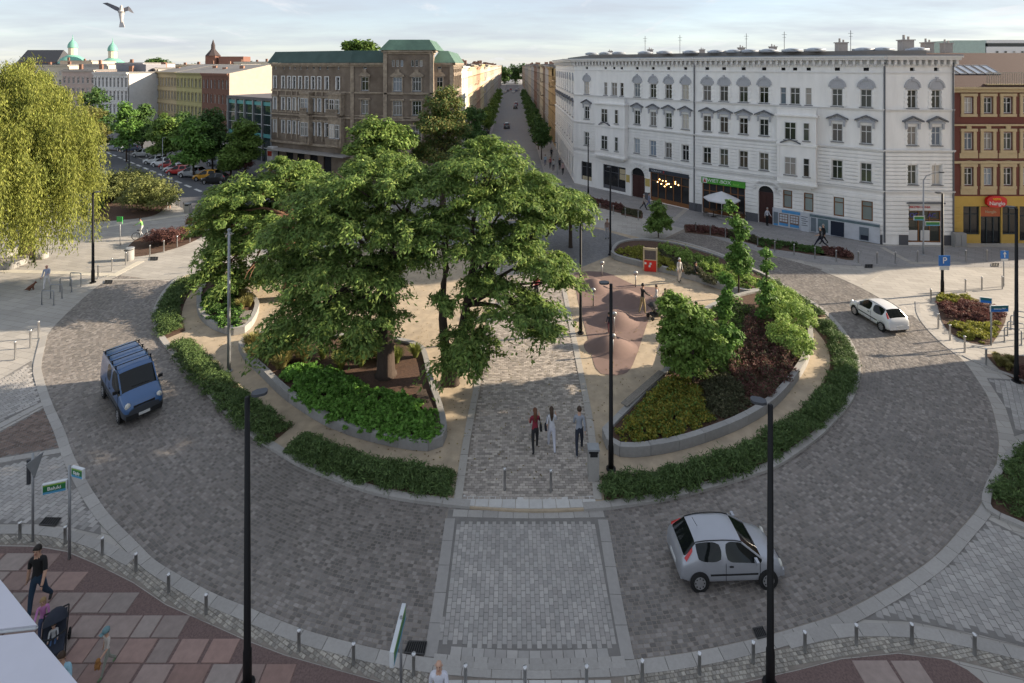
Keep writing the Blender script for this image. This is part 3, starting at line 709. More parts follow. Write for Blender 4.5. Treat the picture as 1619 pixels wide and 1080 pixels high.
cover('shrub', 'purple barberry shrubs in the middle of the planter', 'shrub', gz([(1150, 590), (1160, 560), (1185, 500), (1215, 490), (1235, 530), (1258, 565), (1258, 592), (1222, 630), (1190, 642), (1172, 612)]), PZ, .85, 17000, .15, .05, L_BAR, .5, 5, 10, .3, mixm=L_COT)
cover('shrub', 'low olive shrubs around the foot of the young maple', 'shrub', gz([(1080, 585), (1078, 540), (1118, 502), (1165, 482), (1190, 486), (1172, 540), (1152, 588), (1106, 606)]), PZ, .5, 11000, .13, .07, L_MAP, .6, 4, 16, .3, mixm=L_COT)
def bush(name, label, blobs, n, clump, ln, wd, lm, seed=1, cat='shrub', stems=5, group=None, z=None):
    B = np.array(blobs); c = B[:, :2].mean(0); z0 = (B[:, 2] - B[:, 5]).min() if z is None else z
    o = empty(name, (c[0], c[1], z0), 0, label, cat, group); bb = [(b[0] - c[0], b[1] - c[1], b[2] - z0, *b[3:]) for b in B]
    V, Q = foliage(bb, n, clump, ln, wd, .1, .5, .8, .2, .6, seed); link('foliage', mesh_np('foliage', V, Q, lm), o)
    mb = MB(); r = random.Random(seed)
    for i in range(stems):
        b = bb[i % len(bb)]; limb(mb, (b[0] * .5, b[1] * .5, 0), (b[0] + r.uniform(-.4, .4) * b[3], b[1] + r.uniform(-.3, .3) * b[4], b[2]), .025, .01, .02, 3, 5, seed + i)
    mb.build('stems', M_BARK, o)['kind'] = 'stuff'; return o
def gb(x, y, rx, rz, z=PZ, ry=None):        # blob standing on the ground at pixel (x, y)
    p = G(x, y, z); return (p[0], p[1], z + rz * .75, rx, ry or rx, rz)
bush('shrub', 'light green rounded shrub at the planter edge by the white car', [gb(1238, 552, .85, 1.0), gb(1262, 568, .75, .9), gb(1230, 512, .9, 1.1), gb(1262, 528, .9, 1.15), gb(1222, 488, .8, 1.0), gb(1246, 498, .8, 1.0)], 24000, .28, .12, .065, L_LIME, 12)
cover('shrub', 'yellow green low shrubs behind the red game board', 'shrub', gz([(972, 400), (985, 392), (1020, 394), (1050, 408), (1075, 422), (1070, 430), (1030, 420)]), PZ, .5, 9000, .13, .08, L_YEL, .6, 4, 13, .3)
cover('shrub', 'dark purple strip of shrubs behind the seated woman', 'shrub', gz([(1025, 398), (1045, 400), (1090, 425), (1140, 448), (1130, 452), (1080, 434), (1050, 412)]), PZ, .55, 6000, .13, .07, L_COT, .6, 4, 14, .25)
cover('shrub', 'pale green tall shrubs along the curved planter', 'shrub', gz([(1030, 390), (1060, 393), (1110, 408), (1170, 432), (1205, 450), (1195, 462), (1150, 452), (1100, 428), (1060, 405)]), PZ, .75, 15000, .16, .07, L_LIME, .5, 4, 15, .3, mixm=L_MAP)
def clampin(P):
    rr2 = np.interp; out = []
    for p in P:
        d = p - C0; a = math.degrees(math.atan2(d[1], d[0])); a = a + 360 if a < 120 else a; r = np.hypot(*d); lim = np.interp(a, ai, ri) - .3
        out.append(C0 + d * min(1, lim / r))
    return np.array(out)
# clipped juniper hedges along the kerb
for i, (lab, pts, w, n) in enumerate([
    ('dark juniper hedge at the far left curve of the island', [(300, 443), (278, 466), (264, 498), (268, 528)], 1.25, 14000),
    ('dark juniper hedge opposite the blue van', [(283, 545), (320, 588), (368, 634), (410, 670), (440, 688)], 1.15, 17000),
    ('dark juniper hedge ending at the paved path', [(468, 702), (520, 726), (580, 746), (640, 758), (712, 765)], .95, 18000),
    ('long juniper hedge curving round by the litter bin', [(955, 772), (1010, 772), (1080, 757), (1150, 737), (1225, 702), (1285, 660), (1322, 618), (1335, 580), (1326, 545), (1300, 512)], .95, 34000),
    ('juniper hedge by the far bend of the ring road', [(1292, 500), (1262, 480), (1225, 455), (1190, 436)], 1.0, 9000)]):
    cover('hedge', lab, 'hedge', ribbon(pts, w, IH), IH, .66, int(n * 1.25), .19, .034, L_JUN, .8, 2.2, 20 + i, .3, droop=-.3, tuft=.26)
    sheet('soil_strip', clampin(ribbon([(x, y + 2) for x, y in pts], w + .3, IH)), IH + .002, M_SOIL, 'dark bark soil under the ' + lab)
hk = gs([(1680, 870), (1619, 838), (1580, 822), (1556, 806), (1552, 790), (1562, 762), (1585, 725), (1619, 692), (1660, 665)])
ek = empty('kerb', kind='structure', label='raised rounded kerb of the hedge bed at the right edge'); band('kerb_stone', ek, hk, -.24, 0, .7, 0, .12, M_GRAN)
cover('hedge', 'dark juniper hedge in the rounded bed at the right edge', 'hedge', gp([(1570, 797), (1568, 780), (1592, 730), (1640, 690), (1720, 690), (1720, 850), (1619, 822)]), .05, .6, 15000, .19, .034, L_JUN, .8, 2.2, 31, .25, droop=-.3, tuft=.26)
sheet('soil_strip', gp([(1560, 800), (1562, 778), (1588, 728), (1640, 682), (1720, 682), (1720, 862), (1619, 831)]), .04, M_SOIL, 'bark soil of the bed at the right edge')
# other beds
def bed(label, pts, z=.02): return sheet('soil_bed', gs(pts + [pts[0]], .4)[:-1], z, M_SOIL, label)
bed('soil bed with red shrubs beside the white car', [(1480, 470), (1530, 470), (1562, 480), (1590, 500), (1575, 535), (1558, 546), (1515, 535), (1490, 510)])
cover('shrub', 'purple red shrubs in the bed beside the white car', 'shrub', gp([(1482, 482), (1535, 478), (1580, 492), (1590, 502), (1560, 512), (1500, 508)]), .02, .5, 9000, .14, .05, L_BAR, .5, 4, 33, .3)
cover('shrub', 'yellow green shrubs at the near side of the red shrub bed', 'shrub', gp([(1500, 512), (1560, 514), (1582, 510), (1568, 535), (1550, 544), (1518, 533)]), .02, .4, 6000, .13, .07, L_YEL, .6, 4, 34, .3)
cover('shrub', 'yellow green shrubs behind the red shrub bed', 'shrub', gp([(1482, 470), (1530, 470), (1545, 477), (1483, 481)]), .02, .4, 3000, .13, .07, L_YEL, .6, 4, 35, .2)
bed('soil bed with grass at the foot of the right lamp post', [(1557, 560), (1600, 562), (1660, 572), (1660, 620), (1605, 602), (1575, 580)])
blades('grass_tuft', 'tawny grass at the foot of the right lamp post', 'ornamental grass', gp([(1560, 563), (1595, 566), (1608, 585), (1590, 590), (1570, 578)]), .02, .5, 4000, L_GRASS, .016, .7, .35, 36)
bush('shrub', 'dark red shrub under the right lamp post', [gb(1618, 600, .45, .4, .02), gb(1640, 603, .5, .4, .02)], 2500, .25, .13, .05, L_BAR, 37)
bed('soil bed with bollards on the sunny plaza', [(196, 396), (225, 375), (300, 366), (322, 372), (280, 392), (215, 406)])
bush('shrub', 'reddish shrubs in the plaza bed behind the litter bin', [gb(246, 385, .9, .75, .02), gb(264, 386, 1.0, .85, .02), gb(280, 384, .9, .75, .02)], 7000, .3, .15, .06, L_BAR, 38)
bush('shrub', 'yellow green shrubs at the far end of the plaza bed', [gb(297, 374, .9, .5, .02), gb(310, 370, .9, .5, .02)], 3500, .3, .15, .08, L_YEL, 39)
bush('shrub', 'rusty red bush near the left edge of the big crown', [gb(313, 358, 1.0, .75, .02), gb(326, 358, 1.0, .75, .02)], 5000, .3, .15, .06, leafmat('rusty leaf', (0.224, 0.098, 0.042), (0.280, 0.168, 0.056)), 40)
bed('brown bark bed around the clock', [(118, 335), (135, 318), (170, 305), (215, 308), (262, 320), (245, 340), (190, 348), (140, 350)])
for i, (x, y, s, lab, lm) in enumerate([(172, 318, 2.0, 'tall olive bush behind the clock', L_MAP), (206, 314, 2.2, 'olive bush between the clock bed and the car park', L_MAP), (238, 333, 2.3, 'large olive bush beside the walking man', L_MAP), (150, 312, 1.9, 'olive bush at the edge of the willow', L_MAP)]):
    b = gb(x, y, s, s * .95, .02); bush('bush', lab, [b, (b[0] - s * .7, b[1] + .4, b[2] * .7, s * .8, s * .8, s * .7), (b[0] + s * .7, b[1] - .2, b[2] * .75, s * .85, s * .85, s * .7), (b[0], b[1], b[2] * 1.6, s * .6, s * .6, s * .5)], 9000, .55, .26, .12, leafmat('olive leaf', (0.140, 0.168, 0.049), (0.238, 0.252, 0.084)), 41 + i, 'bush', 8)
bush('shrub', 'dark low shrub at the foot of the clock', [gb(138, 337, .9, .6, .02), gb(152, 334, .9, .6, .02)], 3000, .3, .16, .08, L_OAK, 46)
for i, (x0, y0, x1, y1, lm, lab) in enumerate([(930, 322, 984, 336, L_BAR, 'dark purple shrub strip left of the arched door'), (1086, 366, 1150, 374, L_BAR, 'dark purple shrub strip below the white parasol'), (1200, 389, 1300, 403, L_OAK, 'low green hedge in front of the poster boards'), (1300, 402, 1345, 410, L_BAR, 'purple shrubs at the end of the low pavement hedge'), (985, 338, 1012, 344, L_COT, 'sparse dark shrubs by the small pavement tree'), (1150, 374, 1198, 386, L_COT, 'sparse shrubs between the pavement hedges')]):
    pl = np.vstack([gp([(x0, y0), (x1, y1)]), gp([(x1, y1 - 9), (x0, y0 - 9)])]); cover('shrub', lab, 'shrub', pl, .03, .5 if i != 4 else .2, 4500, .18, .08, lm, .6, 3, 50 + i, .3)
    bed('soil under the ' + lab, [(x0 - 3, y0 + 2), ((x0 + x1) / 2, (y0 + y1) / 2 + 2), (x1 + 3, y1 + 2), (x1 + 2, y1 - 11), ((x0 + x1) / 2, (y0 + y1) / 2 - 11), (x0 - 2, y0 - 11)], .024)

# ------------------------------------------------------------------ trees
def base_px(x, y, z=IH): p = G(x, y, z); return (p[0], p[1], z)
tree('tree', 'huge spreading tree with thick ridged trunk in the long planter', base_px(610, 592, PZ), 5.2, .40, [
    bl(600, 275, 78, 36, 26.5), bl(525, 312, 62, 34, 26), bl(655, 300, 60, 40, 26), bl(480, 362, 58, 34, 25), bl(566, 352, 74, 42, 25), bl(648, 372, 55, 42, 24.5), bl(452, 420, 46, 30, 24.5), bl(540, 425, 74, 40, 24), bl(612, 436, 42, 36, 24), bl(484, 495, 56, 34, 23.5), bl(560, 492, 66, 36, 23.5), bl(608, 496, 30, 26, 24), bl(450, 535, 36, 24, 23.5), bl(512, 532, 28, 16, 23.5), bl(570, 532, 40, 14, 24), bl(664, 402, 34, 30, 25.2)],
    72000, .46, .25, .09, L_LOC, M_BARK, .3, .55, .55, .05, None, 3, 15, None, L_LOC2, None, .4, 4.4, 2.2)
tree('tree', 'huge spreading tree with forked dark stems beside the paved path', base_px(712, 606), 4.6, .33, [
    bl(768, 252, 62, 34, 26.5), bl(878, 316, 46, 22, 27), bl(912, 334, 24, 14, 27.3), bl(826, 290, 52, 30, 26.5), bl(716, 290, 46, 36, 26), bl(782, 318, 66, 34, 25.5), bl(706, 352, 40, 32, 25), bl(850, 350, 44, 28, 25.5), bl(780, 385, 66, 34, 25), bl(846, 410, 50, 28, 25), bl(880, 442, 30, 18, 25), bl(770, 450, 40, 28, 24), bl(826, 490, 56, 30, 23.5), bl(864, 526, 26, 20, 23.5), bl(735, 535, 36, 28, 23.3), bl(700, 478, 20, 22, 23.6), bl(758, 562, 32, 24, 23.2), bl(712, 568, 26, 22, 23.2)],
    68000, .45, .25, .09, L_LOC, M_BARK, .3, .55, .55, .04, None, 4, 19, [(-.4, .2, 4.4), (.9, -.1, 4.6)], L_LOC2, None, .4, 4.6, 2.2)
tree('tree', 'broad tree with reddish trunk nearest the sunny plaza', base_px(458, 472), 5.6, .38, [
    bl(405, 300, 62, 30, 36), bl(362, 338, 40, 34, 35), bl(470, 292, 56, 30, 37), bl(352, 396, 32, 24, 34), bl(405, 378, 50, 32, 34.5), bl(440, 338, 50, 32, 35.5), bl(455, 262, 30, 14, 37), bl(505, 300, 44, 34, 37), bl(385, 440, 38, 26, 33.5), bl(345, 430, 22, 22, 33.5), bl(470, 400, 40, 30, 35), bl(340, 365, 24, 20, 34.5)],
    70000, .58, .3, .11, L_LOC, M_BARKR, .3, .55, .55, .05, None, 5, 12, None, L_LOC2, None, .4, 4.0, 2.1)
tree('tree', 'lone bright tree on the grey setts at the far end of the path', base_px(902, 391), 2.9, .15, [bl(872, 318, 42, 22, 43), bl(905, 338, 32, 18, 42.5), bl(842, 330, 26, 18, 43.5), bl(915, 318, 22, 14, 43.5), bl(870, 350, 30, 12, 42)], 22000, .55, .34, .15, L_LOC2, M_BARK, .4, .75, .55, .1, None, 6, 5, None, L_LOC)
tree('tree', 'round leafy tree in front of the brown tenement corner', (*at(600, 290, 52)[:2], 0), 5, .3, [bl(600, 208, 40, 26, 53), bl(575, 235, 26, 24, 52), bl(625, 228, 34, 30, 53), bl(600, 262, 44, 30, 52)], 15000, .8, .42, .22, L_MAP, None, .2, .6, .7, .12, None, 7, 5, None, L_LOC2)
tree('tree', 'tall browning tree in front of the brown tenement tower', (*at(700, 300, 56)[:2], 0), 5, .32, [bl(703, 165, 30, 28, 57), bl(690, 200, 34, 32, 56.5), bl(715, 205, 30, 34, 57), bl(695, 245, 40, 34, 56)], 17000, .75, .36, .16, L_AUT, None, .2, .5, .75, .12, None, 8, 5, None, L_OAK)
tree('tree', 'dark slender tree at the corner of the straight street', (*at(748, 270, 66)[:2], 0), 4, .2, [bl(746, 185, 20, 16, 67), bl(742, 212, 24, 22, 66), bl(756, 232, 20, 20, 66)], 8000, .7, .4, .2, L_OAK, None, .2, .5, .8, .12, None, 9, 4)
# street rows
for side in (1, -1):
    ys = [84, 94, 105, 117, 130, 146, 163, 182, 205] if side > 0 else [108, 120, 134, 150, 168, 188, 210]
    for i, Y in enumerate(ys):
        X = 4.9 * side if side > 0 else -5.3
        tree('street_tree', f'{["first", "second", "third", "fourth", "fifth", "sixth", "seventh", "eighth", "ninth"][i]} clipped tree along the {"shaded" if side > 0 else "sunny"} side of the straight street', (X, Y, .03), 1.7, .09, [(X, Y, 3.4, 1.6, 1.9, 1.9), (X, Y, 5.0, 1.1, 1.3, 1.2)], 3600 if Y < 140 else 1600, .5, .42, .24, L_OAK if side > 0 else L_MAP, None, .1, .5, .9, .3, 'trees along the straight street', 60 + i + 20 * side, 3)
# young trees on the island bed
tree('sapling', 'round young maple at the edge of the purple shrubs', base_px(1096, 612, PZ), 1.7, .06, [bl(1066, 490, 24, 22, 25), bl(1100, 508, 30, 22, 25), bl(1072, 530, 30, 22, 24.7), bl(1122, 548, 26, 22, 24.8), bl(1085, 570, 34, 24, 24.6), bl(1062, 505, 18, 18, 25)], 12000, .36, .2, .13, leafmat('young maple', (0.105, 0.182, 0.035), (0.182, 0.280, 0.056)), None, .2, .5, .75, .15, None, 70, 5)
for i, (x, y, ys, Y, lab) in enumerate([(1150, 590, (445, 470, 495, 520, 545, 565), 26.3, 'narrow young sweetgum nearest the round maple'), (1168, 470, (328, 350, 372, 392, 408, 420), 34.0, 'tall narrow sweetgum rising above the parasol side hedge'), (1212, 540, (400, 425, 450, 470, 490, 505), 30.0, 'thin sparse sweetgum beside the light green shrub')]):
    w = (17, 15, 11)[i]; bb = [bl(x + rnd.uniform(-.3, .3) * w + (-12 if (i == 1 and k == 0) else 0), yy + rnd.uniform(-4, 4), w * (.42 + .15 * k), 17, Y, 1.0) for k, yy in enumerate(ys)]
    p = at(x, y, Y); tree('sapling', lab, (p[0], p[1], PZ), H - PZ - (ys[0] - CY) / F * Y - .3, .05, bb, (9500, 8500, 4500)[i], .26, .18, .14, L_GUM, None, .3, .5, .9, .25, 'young sweetgums in the island bed', 71 + i, 3, lo=.25, gapf=3.2, spray=1.7)
tree('sapling', 'small pavement tree in front of the restaurant window', base_px(1041, 377, 0), 1.3, .05, [bl(1040, 330, 11, 12, 45.8), bl(1041, 348, 19, 13, 45.8), bl(1034, 360, 12, 6, 45.6), bl(1053, 356, 10, 7, 45.6)], 3500, .4, .26, .16, L_MAP, None, .2, .5, .8, .3, None, 75, 3)
# car park trees
for i, (x, yb, yt, w, Y, lm, lab) in enumerate([(200, 256, 158, 19, 82, L_GUM, 'bright young tree at the corner of the car park'), (225, 246, 160, 16, 88, L_OAK, 'darker tree behind the silver estate car'), (262, 262, 178, 26, 80, L_MAP, 'broad tree over the white parked car'), (288, 258, 172, 20, 84, L_OAK, 'dark tree in the second row of the car park'), (306, 282, 180, 28, 70, L_GUM, 'broad bright tree over the red parked cars'), (336, 275, 168, 24, 74, L_OAK, 'tall dark tree in front of the brick house'), (388, 275, 184, 22, 72, L_MAP, 'round tree in front of the glass pavilion'), (365, 280, 225, 14, 70, L_MAP, 'low tree between the cars and the pavilion'), (150, 245, 135, 26, 95, L_OAK, 'dark tree behind the willow in front of the white office'), (145, 252, 165, 26, 84, L_AUT, 'yellowing tree between willow and car park')]):
    h = (yb - yt); tree('tree', lab, (*at(x, yb, Y)[:2], 0), 3.2, .12, [bl(x, yt + h * .22, w * .6, h * .2, Y), bl(x - w * .35, yt + h * .45, w * .62, h * .22, Y), bl(x + w * .35, yt + h * .5, w * .62, h * .22, Y), bl(x, yt + h * .68, w * .85, h * .16, Y)], 5500, .85, .5, .28, lm, None, .2, .5, .8, .15, 'trees around the car park', 80 + i, 4)
bush('bush', 'dark red bush in front of the glass pavilion', [(*at(385, 252, 72)[:2], 1.5, 1.5, 1.5, 1.4)], 2500, .5, .3, .1, L_BAR, 95, 'bush')
# far greenery
for i, (x, y, rx, ry, Y, lab) in enumerate([(250, 98, 16, 6, 320, 'dark treetop behind the pale house roofs'), (568, 73, 26, 8, 130, 'treetop rising behind the copper roof'), (838, 122, 7, 9, 330, 'light tree at the far end of the straight street'), (798, 114, 11, 12, 420, 'dark trees closing the straight street'), (815, 112, 12, 12, 430, 'second dark tree closing the straight street'), (832, 112, 11, 12, 425, 'third dark tree closing the straight street')]):
    p = at(x, y, Y); tree('tree', lab, (p[0], p[1], 0), p[2] * .6, .4, [bl(x - rx * .4, y, rx * .6, ry, Y), bl(x + rx * .4, y + 2, rx * .6, ry, Y), bl(x, y + ry, rx * .8, ry, Y), (p[0], p[1], max(2, p[2] * .5), rx * Y / F * .6, 3, max(2, p[2] * .4))], 3500, 1.6, 1.3, .8, L_MAP if i in (1, 2) else L_OAK, None, .1, .5, .8, .2, None, 100 + i, 3)
fw = [(X, 620 + (i % 3) * 14, 7, 14, 10, 7 + (i % 4) * 2.4) for i, X in enumerate(range(-560, 600, 16)) if abs(X) > 24]
V, Q = foliage(fw, 26000, 3.5, 3.2, 2.0, .1, .5, .8, .1, .6, 7); tag(link('far_woods', mesh_np('far_woods', V, Q, leafmat('hazy wood', (0.126, 0.168, 0.126), (0.168, 0.210, 0.140))), None), 'low far wood along the horizon', None, None, 'stuff')

# fallen leaves under the crowns and along the kerbs
g_ = np.random.default_rng(77); pc = in_poly_points(gp([(300, 520), (420, 600), (560, 720), (720, 760), (940, 760), (1040, 640), (1280, 620), (1340, 560), (1180, 440), (960, 420), (640, 420), (380, 450)], IH), 3200, g_)
m_ = len(pc); N_ = nrm(np.c_[g_.normal(0, .25, (m_, 2)), np.ones(m_)]); D_ = nrm(np.c_[g_.normal(0, 1, (m_, 2)), np.zeros(m_)]); V, Q = leaf_quads(np.c_[pc, np.full(m_, IH + .026)], D_, N_, g_.uniform(.05, .12, m_), g_.uniform(.03, .07, m_))
tag(link('fallen_leaves', mesh_np('fallen_leaves', V, Q, leafmat('dry leaf', (.16, .1, .04), (.22, .19, .06), .1)), None), 'scattered dry leaves on the island paths', None, None, 'stuff')
# weeping willow
def willow():
    g = np.random.default_rng(5); base = (*at(40, 385, 41)[:2], 0.3); o = empty('willow', base, 0, 'huge yellow green weeping willow at the left edge', 'tree')
    doms = [bl(-30, 190, 120, 95, 40, 1), bl(62, 215, 72, 85, 39.5, 1), bl(10, 130, 60, 42, 43, 1), bl(112, 245, 40, 62, 40, 1), bl(-10, 260, 95, 70, 37, 1), bl(58, 165, 45, 50, 43, 1), bl(125, 215, 28, 38, 42, 1), bl(70, 285, 50, 55, 37.5, 1)]
    Cs, Ds = [], []
    for d in doms:
        k = int(250 * d[3] * d[4] / 6)
        e = nrm(g.normal(size=(k, 3))); e[:, 2] = np.abs(e[:, 2]) * .9 + .02; e = nrm(e)
        st = np.array(d[:3]) + e * np.array(d[3:6]) * g.uniform(.8, 1.02, (k, 1)); st[:, 2] += .25 * bumps(st[:, :2], .9, 3) * 2
        kc = max(3, k // 14); ctr = st[g.integers(0, k, kc)]; Lc_ = g.uniform(1.6, 6.2, kc); w_i = g.integers(0, kc, k); st = ctr[w_i] * .8 + st * .2 * 0 + .2 * ctr[w_i] + g.normal(0, .26, st.shape) * np.array([1, 1, .5]); L = Lc_[w_i] * g.uniform(.6, 1.1, k); low = 1.5 + 1.6 * np.abs(bumps(st[:, :2], 1.3, 9)); L = np.minimum(L * (1 + (1 - e[:, 2])), np.maximum(.5, st[:, 2] - low))
        for s, l, ee in zip(st, L, e):
            n = int(l / .1) + 2; t = np.linspace(0, 1, n); out = ee[:2] * .5
            P = np.c_[s[0] + out[0] * np.sqrt(t) + .08 * np.sin(t * 5 + s[0]), s[1] + out[1] * np.sqrt(t), s[2] - l * t ** 1.1]
            P += g.normal(0, .09, P.shape); Cs.append(P); q = np.c_[np.full(n, out[0]), np.full(n, out[1]), np.full(n, -1.3)] + g.normal(0, .35, (n, 3)); Ds.append(q)
    P = np.vstack(Cs) - np.array(base); D = nrm(np.vstack(Ds)); m = len(P); N = nrm(g.normal(0, .6, (m, 3)) + np.array([.2, -.5, .3])); N = nrm(N - D * (D * N).sum(1, keepdims=True))
    V, Q = leaf_quads(P, D, N, .26 * g.uniform(.7, 1.3, m), .056 * g.uniform(.7, 1.3, m)); link('crown', mesh_np('crown', V, Q, L_WIL), o)
    V, Q = foliage([tuple(np.array(d[:3]) - np.array(base)) + tuple(np.array(d[3:6]) * .86) for d in doms], 16000, .6, .34, .07, 1.2, .2, 1.4, .5, .3, 9); link('crown', mesh_np('crown', V, Q, leafmat('inner willow leaf', (.11, .145, .03), (.19, .22, .05))), o)  # inner leaves coloured darker to paint shade into the crown's gaps
    mb = MB(); mb.tube([(0, 0, -.3), (.1, 0, 1.5), (-.2, .2, 4), (0, .3, 7)], [.5, .4, .36, .3], 10); mb.build('trunk', M_BARK, o, True)
    lb = MB()
    for i, d in enumerate(doms): limb(lb, (0, .2, 4 + .4 * i), tuple(np.array(d[:3]) - np.array(base)), .22, .05, .12, 5, 6, i)
    lb.build('branches', M_BARK, o, True)
    return m
willow()
rw = gp([(-40, 408), (0, 404), (36, 398), (38, 390), (20, 380), (-40, 378)])
o = empty('planter', (*rw.mean(0), 0), 0, 'low curved granite wall under the willow', 'planter'); cc = rw.mean(0)
band('wall_block', o, gs([(38, 386), (36, 396), (20, 402), (0, 406), (-40, 410)]), 0, .4, 1.2, 0, .55, M_CONC)
for q in o.children: q.location = (q.location[0] - cc[0], q.location[1] - cc[1], 0)
# ------------------------------------------------------------------ buildings
class Fac:
    def __init__(s, A, B, org=(0, 0)):
        s.A = np.array(A, float); s.B = np.array(B, float); d = s.B - s.A; s.L = float(np.linalg.norm(d)); s.t = d / s.L; s.n = np.array([s.t[1], -s.t[0]]); s.o = np.array(org, float); s.rz = math.atan2(s.t[1], s.t[0])
    def ux(s, px):
        k = (px - CX) / F; return float((k * s.A[1] - s.A[0]) / (s.t[0] - k * s.t[1]))
    def pt(s, u, z, d=0.0):
        p = s.A + s.t * u + s.n * d - s.o; return (p[0], p[1], z)
    def zy(s, px, py):
        Y = (s.A + s.t * s.ux(px))[1]; return H - (py - CY) / F * Y
    def box(s, mb, u0, u1, z0, z1, d0, d1, m=0):
        v = [s.pt(u, z, d) for z in (z0, z1) for u, d in ((u0, d0), (u1, d0), (u1, d1), (u0, d1))]
        return mb.add(v, [(0, 1, 2, 3), (7, 6, 5, 4), (4, 5, 1, 0), (5, 6, 2, 1), (6, 7, 3, 2), (7, 4, 0, 3)], m)
    def wall(s, mb, z0, z1, ops, depth=.22, m=0, u0=0.0, u1=None):
        u1 = s.L if u1 is None else u1
        us = sorted({u0, u1} | {min(max(q, u0), u1) for o in ops for q in o[:2]}); zs = sorted({z0, z1} | {min(max(q, z0), z1) for o in ops for q in o[2:4]})
        for i in range(len(us) - 1):
            for j in range(len(zs) - 1):
                uc, zc_ = (us[i] + us[i + 1]) / 2, (zs[j] + zs[j + 1]) / 2
                if us[i + 1] - us[i] < 1e-5 or zs[j + 1] - zs[j] < 1e-5 or any(o[0] < uc < o[1] and o[2] < zc_ < o[3] for o in ops): continue
                mb.add([s.pt(us[i], zs[j]), s.pt(us[i + 1], zs[j]), s.pt(us[i + 1], zs[j + 1]), s.pt(us[i], zs[j + 1])], [(0, 1, 2, 3)], m)
        for a, b, c, d in ops:
            P = [(a, c), (b, c), (b, d), (a, d)]
            for k in range(4):
                p, q = P[k], P[(k + 1) % 4]; mb.add([s.pt(*p), s.pt(*q), s.pt(*q, -depth), s.pt(*p, -depth)], [(3, 2, 1, 0)], m)
    def course(s, mb, z0, z1, step, ops, m=0, proud=.09, u0=0.0, u1=None):
        """rusticated courses between the openings"""
        u1 = s.L if u1 is None else u1; z = z0
        while z + step <= z1 + 1e-6:
            cut = sorted([(o[0] - .02, o[1] + .02) for o in ops if o[2] < z + step - .02 and o[3] > z + .02]); a = u0
            for c, d in cut + [(u1, u1)]:
                if c - a > .15: s.box(mb, a, c, z + .045, z + step - .045, -.02, proud, m)
                a = max(a, d)
            z += step
WCACHE = {}
M_WF = mat('white window frame', (.62, .61, .6), .5, .05, 3)
M_GL = glass_mat('window glass', (.012, .015, .014), .06, (.06, .066, .055))
M_GLC = glass_mat('curtained window', (.1, .1, .1), .12, (.45, .41, .36))
M_GLS = glass_mat('painted sky reflection glass', (.16, .2, .25), .05, (.3, .33, .36))  # sky reflection painted into the pane's base colour
M_GLD = glass_mat('dark shop glass', (.014, .015, .017), .08, (.03, .03, .032))
def window(root, fac, u, z, w, h, style='cross', fm=None, gm=None, sill=True, dep=.14, d=0.0):
    fm = fm or M_WF; q_ = rnd.random(); gm = gm or (M_GLC if q_ < .28 else M_GLS if q_ < .4 else M_GL)
    key = (round(w, 2), round(h, 2), style, fm.name)
    if key not in WCACHE:
        f = MB(); b = .07 if w > .6 else .05
        for x0, x1, z0, z1 in ((-w / 2, -w / 2 + b, 0, h), (w / 2 - b, w / 2, 0, h), (-w / 2 + b, w / 2 - b, 0, b), (-w / 2 + b, w / 2 - b, h - b, h)): f.box(((x0 + x1) / 2, 0, (z0 + z1) / 2), (x1 - x0, .07, z1 - z0))
        if style == 'cross': f.box((0, -.004, h / 2), (.055, .07, h - 2 * b)); f.box((0, -.01, h * .66), (w - 2 * b, .08, .06))
        if style == 'triple':
            for x in (-w / 6, w / 6): f.box((x, -.004, h / 2), (.05, .07, h - 2 * b))
            f.box((0, -.01, h * .66), (w - 2 * b, .08, .06))
        if style == 'tee': f.box((0, -.01, h * .66), (w - 2 * b, .08, .06))
        g = MB(); g.add([(-w / 2 + .02, 0, .02), (w / 2 - .02, 0, .02), (w / 2 - .02, 0, h - .02), (-w / 2 + .02, 0, h - .02)], [(0, 1, 2, 3)])
        sl = MB(); sl.box((0, 0, 0), (w + .2, .26, .07))
        WCACHE[key] = (f.mesh('window', fm), g.v, sl.mesh('sill', M_SILL), g)
    f, _, sl, g = WCACHE[key]; gk = key + (gm.name,)
    if gk not in WCACHE: WCACHE[gk] = g.mesh('pane', gm)
    o = link('window', f, root, fac.pt(u, z, d - dep), fac.rz)
    link('pane', WCACHE[gk], o, (0, .012, 0))
    if sill: link('sill', sl, o, (0, -dep + .0, -.035))
    return o
M_SILL = mat('sill stone', (.2, .2, .205), .8, .1, 5)
def text(body, root, fac, u, z, size, m, d=.05, name='lettering', align='CENTER'):
    c = bpy.data.curves.new('lettering', 'FONT'); c.body = body; c.size = size; c.extrude = .008; c.align_x = align; c.align_y = 'CENTER'; c.materials.append(m)
    me = evaluated(bpy.data.objects.new('tmp', c)); bpy.data.curves.remove(c); me.name = name
    o = link(name, me, root, fac.pt(u, z, d)); o.rotation_euler = (rad(90), 0, fac.rz); return o
def roofbox(root, name, x, y, z, dx, dy, dz, m, rz=0.0, taper=1.0):
    mb = MB(); mb.box((0, 0, dz / 2), (dx, dy, dz), 0, 0, taper); return mb.build(name, m, root, loc=(x, y, z), rz=rz)
def plain(name): return MATS[name]
M_STUC = mat('white stucco', (.83, .81, .785), .85, .1, 1.6, .1, 40, big=.05, stretch=(1, 1, .22))
M_STUC2 = mat('stucco trim', (.72, .7, .68), .85, .06, 2, big=.04)
M_ORN = mat('grey ornament', (.4, .405, .43), .85, .2, 12, .6, 14)
M_LEAD = mat('lead flashing', (.12, .125, .14), .6, .1, 4)
M_RFELT = mat('roof felt', (.2, .19, .18), .9, .12, 1.2)
M_PLIN = mat('grey plinth', (.1, .1, .11), .85, .1, 6)
